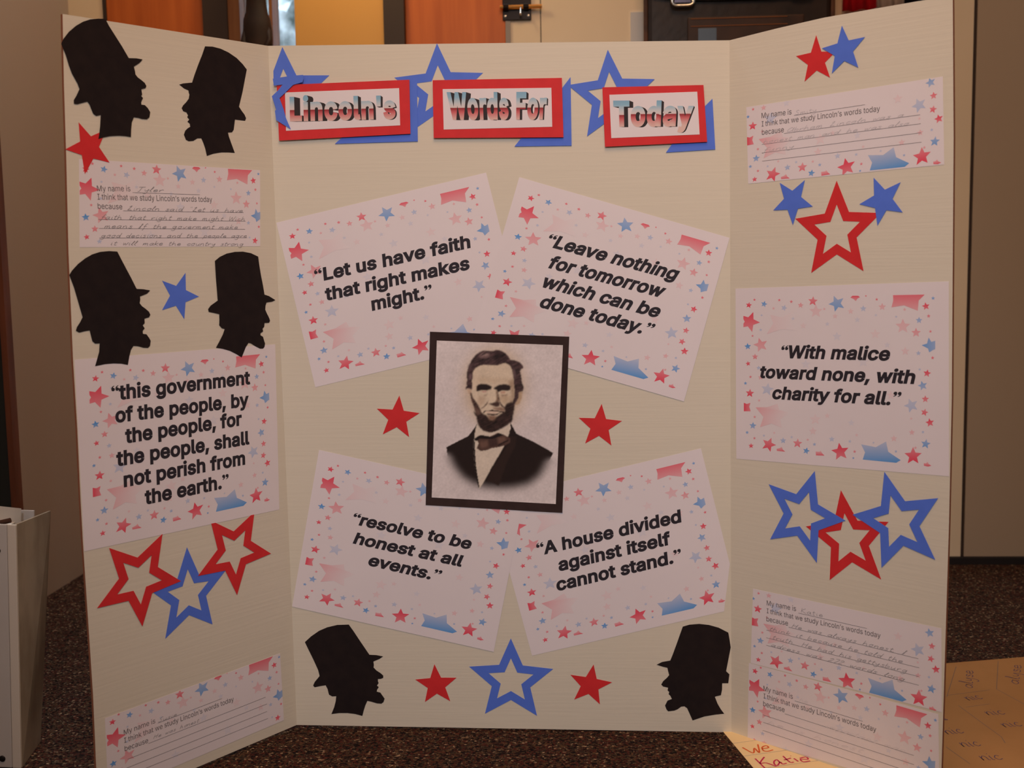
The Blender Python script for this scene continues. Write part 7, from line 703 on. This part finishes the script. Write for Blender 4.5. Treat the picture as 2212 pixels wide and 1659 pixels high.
# dark figurine standing on a stand in front of the glass
def figurine():
    x = DATA['statue'][0]; z0 = 0.70; zs = DATA['statue'][1] - z0
    root = link('carved_statue', None); root.location = (x, YB - 0.085, 0.0)
    tag(root, 'dark carved wooden statue on a slim stand in front of the window strip', 'statue')
    m = mat('dark_carved_wood', rgb(34, 22, 18), 0.65, noise=(30, rgb(48, 30, 22)))
    prof = [(0.0, z0), (.030, z0), (.030, z0 + .02), (.025, z0 + .04), (.025, z0 + zs - .14), (.028, z0 + zs - .08), (.0285, z0 + zs - .03), (.0265, z0 + zs - .008), (.0215, z0 + zs + .006), (.0195, z0 + zs + .03), (.0205, z0 + zs + .06), (.024, z0 + zs + .09), (.022, z0 + zs + .12), (.010, z0 + zs + .145), (0.0, z0 + zs + .15)]
    bm = bmesh.new(); n = 28; rings = []
    for r, z in prof[1:-1]:
        rings.append([bm.verts.new((r * math.cos(t) * (1 + .06 * math.sin(3 * t + 20 * z)), r * math.sin(t) * .8, z)) for t in [2 * math.pi * k / n for k in range(n)]])
    for A, B in zip(rings, rings[1:]):
        for k in range(n): bm.faces.new((A[k], A[(k + 1) % n], B[(k + 1) % n], B[k]))
    bm.faces.new(rings[0][::-1]); bm.faces.new(rings[-1])
    for s in (-1, 1): tube_bm(bm, [(s * .018, -.004, z0 + zs - .01), (s * .026, -.012, z0 + zs - .05), (s * .012, -.024, z0 + zs - .08)], .006, 8)
    o = link('figure', bm_mesh(bm, 'figure'), m, root)
    for p in o.data.polygons: p.use_smooth = True
    bm = bmesh.new(); box_bm(bm, (-.05, -.045, z0 - .02), (.05, .045, z0)); tube_bm(bm, [(0, 0, .02), (0, 0, z0 - .02)], .014, 14); box_bm(bm, (-.07, -.06, -.002), (.07, .06, .02))
    link('stand', bm_mesh(bm, 'stand'), dark, root)
figurine()

# slide bolt on the cupboard door
def bolt():
    (x0, z1), (x1, z0), (bx0, bz), (bx1, _), (kx, kz), _2 = DATA['bolt']
    root = link('slide_bolt', None); root.location = ((x0 + x1) / 2, YB, (z0 + z1) / 2)
    tag(root, 'dark metal slide bolt with brass rod across the orange and cream doors', 'door bolt')
    bk = mat('black_lacquered_metal', rgb(34, 26, 22), .3, .6); br = mat('brass', rgb(235, 160, 80), .22, 1.0); sv = mat('bright_steel', rgb(215, 210, 200), .25, 1.0)
    cx, cz = root.location.x, root.location.z
    box('base_plate', (x0 - cx, -.006, z0 - cz), (x1 - cx, -.0022, z1 - cz), bk, root, bevel=.0012)
    bm = bmesh.new(); tube_bm(bm, [(bx0 - cx, -.012, bz - cz), (bx1 - cx, -.012, bz - cz)], .0042, 14); link('rod', bm_mesh(bm, 'rod'), br, root)
    for a in (.12, .82):
        xx = x0 - cx + (x1 - x0) * a; bm = bmesh.new(); tube_bm(bm, [(xx - .005, -.012, bz - cz), (xx + .006, -.012, bz - cz)], .0068, 14); link('keeper', bm_mesh(bm, 'keeper'), bk, root)
    bm = bmesh.new(); tube_bm(bm, [(kx - cx, -.013, bz - cz), (kx - cx, -.024, kz - cz + .003)], .0016, 10)
    bmesh.ops.create_uvsphere(bm, u_segments=12, v_segments=8, radius=.0026, matrix=Matrix.Translation((kx - cx, -.024, kz - cz + .002))); link('knob', bm_mesh(bm, 'knob'), sv, root)
    for a, b in ((.1, .14), (.9, .14), (.12, .75), (.9, .75)):
        bm = bmesh.new(); bmesh.ops.create_uvsphere(bm, u_segments=10, v_segments=6, radius=.0028, matrix=Matrix.Translation((x0 - cx + (x1 - x0) * a, -.0062, z0 - cz + (z1 - z0) * b)) @ Matrix.Diagonal((1, .4, 1, 1)))
        link('screw', bm_mesh(bm, 'screw'), sv, root)
bolt()

# leather briefcase hanging on the cupboard door
def briefcase():
    x0, x1 = Bk[1390], Bk[1780]; zb, zt = 1.005, 1.32; y1 = YB - 0.004; y0 = y1 - 0.075; cx = (x0 + x1) / 2
    root = link('briefcase', None); root.location = (cx, (y0 + y1) / 2, zb)
    tag(root, 'dark brown leather briefcase with metal buckles hanging behind the right of the board', 'briefcase')
    lea = mat('dark_leather', rgb(46, 31, 24), .38, noise=(18, rgb(32, 22, 18)), bump=(60, .25))
    edge = mat('worn_leather_edge', rgb(96, 56, 32), .5, noise=(25, rgb(60, 36, 22))); ch = mat('chrome_buckle', rgb(225, 220, 210), .18, 1.0)
    thr = mat('tan_stitching', rgb(150, 92, 52), .8); win = mat('clear_pocket_window', rgb(96, 112, 132), .25); strap_m = lea
    L = lambda x, z: (x - cx, z - zb)
    w = (x1 - x0) / 2; d = (y1 - y0) / 2
    box('body', (-w, -d, 0), (w, d, zt - zb), lea, root, bevel=.012)
    for s in (-1, 1): box('side_welt', (s * w - .004, -d - .003, .01), (s * w + .004, -d + .012, zt - zb - .01), edge, root, bevel=.002)
    # front flap
    bm = bmesh.new(); n = 24; prev = None
    for i in range(n + 1):
        a = i / n; x = -w * .96 + 2 * w * .96 * a; z = L(0, 1.128)[1] + .012 * abs(2 * a - 1) ** 3
        vs = [bm.verts.new((x, -d - .010, z)), bm.verts.new((x, -d - .010, zt - zb + .004)), bm.verts.new((x, d, zt - zb + .006)), bm.verts.new((x, -d - .002, z)) ]
        if prev:
            bm.faces.new((prev[0], vs[0], vs[1], prev[1])); bm.faces.new((prev[1], vs[1], vs[2], prev[2])); bm.faces.new((prev[3], vs[3], vs[0], prev[0]))
        prev = vs
    link('flap', bm_mesh(bm, 'flap'), lea, root)
    # zipped front pocket with a clear window
    px0, pz1 = L(Bk[1390] + .098, 1.098)
    box('front_pocket', (px0 - .018, -d - .008, .02), (w - .055, -d + .004, pz1), mat('pocket_leather', rgb(66, 42, 30), .45, noise=(20, rgb(48, 31, 24))), root, bevel=.003)
    box('pocket_window', (px0 + .002, -d - .0095, .03), (px0 + .037, -d - .0075, pz1 - .022), win, root, bevel=.0005)
    bm = bmesh.new()
    for k in range(64):
        t = k / 64; x = px0 - .012 + t * (w - .075 - px0); 
        for zz in (pz1 - .004, pz1 - .018): box_bm(bm, (x, -d - .0095, zz - .0006), (x + .0024, -d - .0078, zz + .0006))
    link('stitching', bm_mesh(bm, 'stitching'), thr, root)
    for bx, bz in ((Bk[1390] + .070, 1.136), (Bk[1390] + .296, 1.150)):
        x, z = L(bx, bz)
        st = box('strap', (x - .014, -d - .014, z - .015), (x + .014, -d - .009, zt - zb), strap_m, root, bevel=.001)
        bm = bmesh.new(); R = []
        for k in range(32):
            t = 2 * math.pi * k / 32; ca, sa = math.cos(t), math.sin(t)
            R.append((x + .021 * math.copysign(abs(ca) ** .45, ca), -d - .017, z + .018 * math.copysign(abs(sa) ** .45, sa)))
        tube_bm(bm, R + R[:2], .0032, 10, False); b = link('buckle', bm_mesh(bm, 'buckle'), ch, st)
        for p in b.data.polygons: p.use_smooth = True
        box('buckle_plate', (x - .016, -d - .0165, z - .013), (x + .016, -d - .0142, z + .013), mat('dark_chrome', rgb(120, 112, 128), .2, 1.0), st, bevel=.001)
    # handle and the hook it hangs from
    hz = zt - zb; bm = bmesh.new()
    tube_bm(bm, [(-.07, 0, hz - .005), (-.065, 0, hz + .03), (-.03, 0, hz + .05), (.03, 0, hz + .05), (.065, 0, hz + .03), (.07, 0, hz - .005)], .008, 10); link('handle', bm_mesh(bm, 'handle'), lea, root)
    hook = link('coat_hook', None); hook.location = (cx, YB, zb + hz + .06)
    tag(hook, 'steel hook on the cream door holding the briefcase by its handle', 'hook')
    bm = bmesh.new(); tube_bm(bm, [(0, 0, .03), (0, -.03, .01), (0, -.06, -.022), (0, -.07, .006)], .004, 10); link('hook_arm', bm_mesh(bm, 'hook_arm'), steel, hook)
    box('hook_plate', (-.015, -.005, 0), (.015, -.0005, .05), steel, hook, bevel=.001)
briefcase()

def pinned():
    # white slip beside the briefcase, red and dark cloths hanging to its right
    o = box('paper_slip', (Bk[1362], YB - .003, .93), (Bk[1390] + .005, YB - .0005, 1.128), mat('pale_blue_paper', rgb(205, 208, 214), .6)); tag(o, 'narrow pale blue slip of paper taped beside the briefcase', 'paper')
    def cloth(name, xa, xb, zlow, zhigh, m, label):
        bm = bmesh.new(); n = 26; rows = 10; g = []
        for j in range(rows + 1):
            t = j / rows; r = []
            for i in range(n + 1):
                a = i / n; x = (xa + (xb - xa) * a) + (1 - t) * .008 * (a - .5); z = zlow[0] * (1 - a) + zlow[1] * a + ((zhigh) - (zlow[0] * (1 - a) + zlow[1] * a)) * t
                r.append(bm.verts.new((x - (xa + xb) / 2, -.016 - .008 * math.sin(a * 14 + t * 2) * (1 - .5 * t), z - zlow[0])))
            g.append(r)
        for A, B in zip(g, g[1:]):
            for i in range(n): bm.faces.new((A[i], A[i + 1], B[i + 1], B[i]))
        bmesh.ops.solidify(bm, geom=bm.faces[:], thickness=.002)
        o = link(name, bm_mesh(bm, name), m, None, Matrix.Translation(((xa + xb) / 2, YB - .012, zlow[0])))
        for p in o.data.polygons: p.use_smooth = True
        return tag(o, label, 'cloth', 'cloths hanging behind the board')
    cloth('hanging_cloth', Bk[1812] + .004, Bk[1880], (1.112, 1.116), 1.5, mat('red_cloth', rgb(216, 24, 38), .8), 'red cloth hanging behind the top edge of the right panel')
    cloth('hanging_cloth', Bk[1880] + .002, Bk[1880] + .052, (1.112, 1.12), 1.5, mat('white_cloth', rgb(224, 206, 196), .8), 'off-white cloth hanging right beside the red cloth')
    cloth('hanging_cloth', Bk[1880] + .054, Bk[1880] + .12, (1.118, 1.13), 1.5, mat('navy_cloth', rgb(36, 28, 42), .8), 'dark navy cloth hanging right of the off-white cloth')
    bm = bmesh.new(); box_bm(bm, (-.12, -.03, 0), (.12, -.0005, .02)); r = link('hanging_rail', bm_mesh(bm, 'hanging_rail'), steel, None, Matrix.Translation(((Bk[1812] + Bk[1880] + .12) / 2, YB, 1.49)))
    tag(r, 'short steel rail on the cream door carrying the three cloths', 'rail')
pinned()

# ------------------------------------------------------------------ things on the left
def binder():
    X, Y, H = -0.618, -0.131, 0.318
    root = link('ring_binder', None); root.location = (X, Y, -0.002); root.rotation_euler = (0, math.radians(2.4), 0)
    tag(root, 'white ring binder standing upright on the carpet at the left edge', 'binder')
    vin = mat('white_vinyl', rgb(196, 192, 190), .4, noise=(5, rgb(188, 184, 182))); spm = mat('clear_sleeved_spine', rgb(176, 164, 146), .3, noise=(9, rgb(124, 110, 94), (2, 2, .7)))
    hol = mat('dark_rivet', rgb(40, 36, 36), .4, .5); pg = mat('white_pages', rgb(222, 216, 208), .7)
    box('back_cover', (-.26, 0, 0), (-.012, .003, H), vin, root, bevel=.0012)
    box('hinge_strip', (-.0115, -.0005, 0), (0, .0035, H), mat('white_vinyl_hinge', rgb(212, 204, 194), .35), root, bevel=.0014)
    bm = bmesh.new(); a = Vector((0, .003, 0)); b = Vector((-.014, .082, 0)); n = Vector((-.006, -.001, 0)) * .5
    v = [bm.verts.new(p + z) for z in (Vector((0, 0, 0)), Vector((0, 0, H))) for p in (a, b + Vector((.020 * z.z / H, 0, 0)), b + n + Vector((.020 * z.z / H, 0, 0)), a + n)]
    for f in ((0, 1, 5, 4), (1, 2, 6, 5), (2, 3, 7, 6), (3, 0, 4, 7), (4, 5, 6, 7), (3, 2, 1, 0)): bm.faces.new([v[i] for i in f])
    link('spine', bm_mesh(bm, 'spine'), spm, root)
    box('front_cover', (-.27, .080, 0), (-.016, .083, H), vin, root, bevel=.0012)
    # pages
    bm = bmesh.new(); box_bm(bm, (-.25, .020, .012), (-.032, .062, H - .012)); link('page_stack', bm_mesh(bm, 'page_stack'), pg, root)
    bm = bmesh.new()
    prev = None
    for i in range(13):
        t = i / 12; x = -.23 + .205 * t; z = H + .006 + .016 * math.sin((1 - t) * 1.4); pr = [bm.verts.new((x, .030 + .03 * t, z - .06)), bm.verts.new((x, .034 + .03 * t, z))]
        if prev: bm.faces.new((prev[0], pr[0], pr[1], prev[1]))
        prev = pr
    bmesh.ops.solidify(bm, geom=bm.faces[:], thickness=.001); link('loose_page', bm_mesh(bm, 'loose_page'), pg, root)
    for z in (.012, H - .034):
        bm = bmesh.new(); bmesh.ops.create_uvsphere(bm, u_segments=14, v_segments=8, radius=.0042, matrix=Matrix.Translation((-.0245, -.0004, z)) @ Matrix.Diagonal((1, .35, 1, 1)))
        link('rivet', bm_mesh(bm, 'rivet'), hol, root)
    for z in (.06, .16, .26):
        bm = bmesh.new(); tube_bm(bm, [(-.043 - .026 * math.sin(q), .041 - .026 * math.cos(q), z) for q in [math.pi * 2 * k / 18 for k in range(19)]], .0018, 8, False); link('ring', bm_mesh(bm, 'ring'), steel, root)
    bm = bmesh.new(); tube_bm(bm, [(-.030, .012, H - .002), (-.014, .014, H + .002)], .0032, 10); link('ring_lever', bm_mesh(bm, 'ring_lever'), mat('brown_lever', rgb(70, 44, 32), .4), root)
binder()
def leaning_frame():
    x = -0.797; y = 0.25
    root = link('framed_chalkboard', None); root.location = (x - .2, y, 0.0)
    tag(root, 'black board with reddish wooden edge standing against the wall behind the binder', 'chalkboard')
    bm = bmesh.new(); box_bm(bm, (-.19, 0, .012), (.192, .012, 1.18)); link('slate', bm_mesh(bm, 'slate'), mat('black_slate', rgb(28, 30, 28), .7), root)
    rw = mat('reddish_wood', rgb(104, 58, 38), .5, noise=(10, rgb(82, 44, 28), (5, 5, .6)))
    for nm, lo, hi in (('frame_stile', (.1905, -.004, 0), (.2, .016, 1.2)), ('frame_stile', (-.2, -.004, 0), (-.1895, .016, 1.2)), ('frame_rail', (-.19, -.004, 0), (.19, .016, .012)), ('frame_rail', (-.19, -.004, 1.18), (.19, .016, 1.2))):
        bm = bmesh.new(); box_bm(bm, lo, hi); link(nm, bm_mesh(bm, nm), rw, root)
leaning_frame()

# ------------------------------------------------------------------ sheets on the carpet
def floor_sheet(name, poly, z, th, m, label):
    c = centre(poly); bm = slab([[(p[0] * 1000, p[1] * 1000) for p in poly]], (c[0] * 1000, c[1] * 1000), th)
    o = link(name, bm_mesh(bm, name), m, None, Matrix.Translation((c[0], c[1], z))); tag(o, label, 'sheet of paper'); return o, c
def floor_papers():
    a, b = [np.array(q) for q in DATA['floor_lined']]; l0, l1 = [np.array(q) for q in DATA['lined_dir']]
    r = (l1 - l0) / np.linalg.norm(l1 - l0); dn = (b - a) / np.linalg.norm(b - a)
    TL = a - dn * .02; BL = TL + dn * .30; wd = .155
    o, c = floor_sheet('lined_paper', [tuple(TL), tuple(TL + r * wd), tuple(BL + r * wd), tuple(BL)], -.0015, .25, mat('cream_lined_paper', rgb(250, 222, 168), .7), 'cream ruled paper on the carpet under the right panel, orange and pink marker words')
    bm = bmesh.new(); step = (l0 - TL) @ np.array([-r[1], r[0]])
    line1 = np.array(DATA['lined_dir'][0])
    k = np.linalg.norm(l0 - TL); gap = .0395
    for i in range(-1, 6):
        p = l0 + dn * gap * i; 
        t = (p - TL) @ dn
        if t < 0.01 or t > .29: continue
        q = TL + dn * t; ribbon(bm, [q - c, q + r * wd - c], .0006, (0, 0), .33, 1.0)
    link('ruled_lines', bm_mesh(bm, 'ruled_lines'), mat('blue_grey_rule', rgb(150, 140, 150), .7), o)
    for nm, key, colr in (('orange_word', 'we', rgb(225, 100, 40)), ('pink_word', 'katie', rgb(205, 40, 90))):
        bm = bmesh.new()
        for s in DATA[key]: ribbon(bm, [np.array(q) - c for q in smooth([tuple(q) for q in s], 5)], .0021, (0, 0), .40, 1.0)
        part_label(link(nm, bm_mesh(bm, nm), mat('marker_' + nm, colr, .7), o), 'handwritten word in %s marker' % nm.split('_')[0])
    a, b = [np.array(q) for q in DATA['kraft']]; d = (b - a) / np.linalg.norm(b - a); n = np.array([d[1], -d[0]])
    A = a - d * .25
    o, c = floor_sheet('tan_chart_sheet', [tuple(A), tuple(A + d * .75), tuple(A + d * .75 + n * .62), tuple(A + n * .62)], -.0011, .3, mat('tan_craft_paper', rgb(172, 122, 72), .8, noise=(6, rgb(160, 112, 64))), 'large tan paper sheet on the carpet at lower right covered in small pen notes')
    bm = bmesh.new()
    for s in DATA['kraft_lines']: ribbon(bm, [np.array(q) - c for q in s], .0009, (0, 0), .38, 1.0)
    link('drawn_lines', bm_mesh(bm, 'drawn_lines'), mat('faint_pencil', rgb(120, 96, 84), .8), o)
    bm = bmesh.new(); rnd = random.Random(8)
    for i, (p, q) in enumerate(DATA['kraft_words']):
        p, q = np.array(p), np.array(q); h = .020 if i < 7 else .015
        x = 0; S = []
        for chh in ('nic' if i < 7 else 'alyse'):
            w, st = G[chh]
            for s in st: S.append([(x + px_, py_) for px_, py_ in smooth(s)])
            x += w + .1
        dd = (q - p); nn = np.array([-dd[1], dd[0]]) / np.linalg.norm(dd) * h / 1.6
        for s in S: ribbon(bm, [p + dd * px_ / x + nn * py_ - c for px_, py_ in s], .0013, (0, 0), .42, 1.0)
    link('pen_notes', bm_mesh(bm, 'pen_notes'), mat('violet_pen', rgb(96, 70, 86), .7), o)
floor_papers()
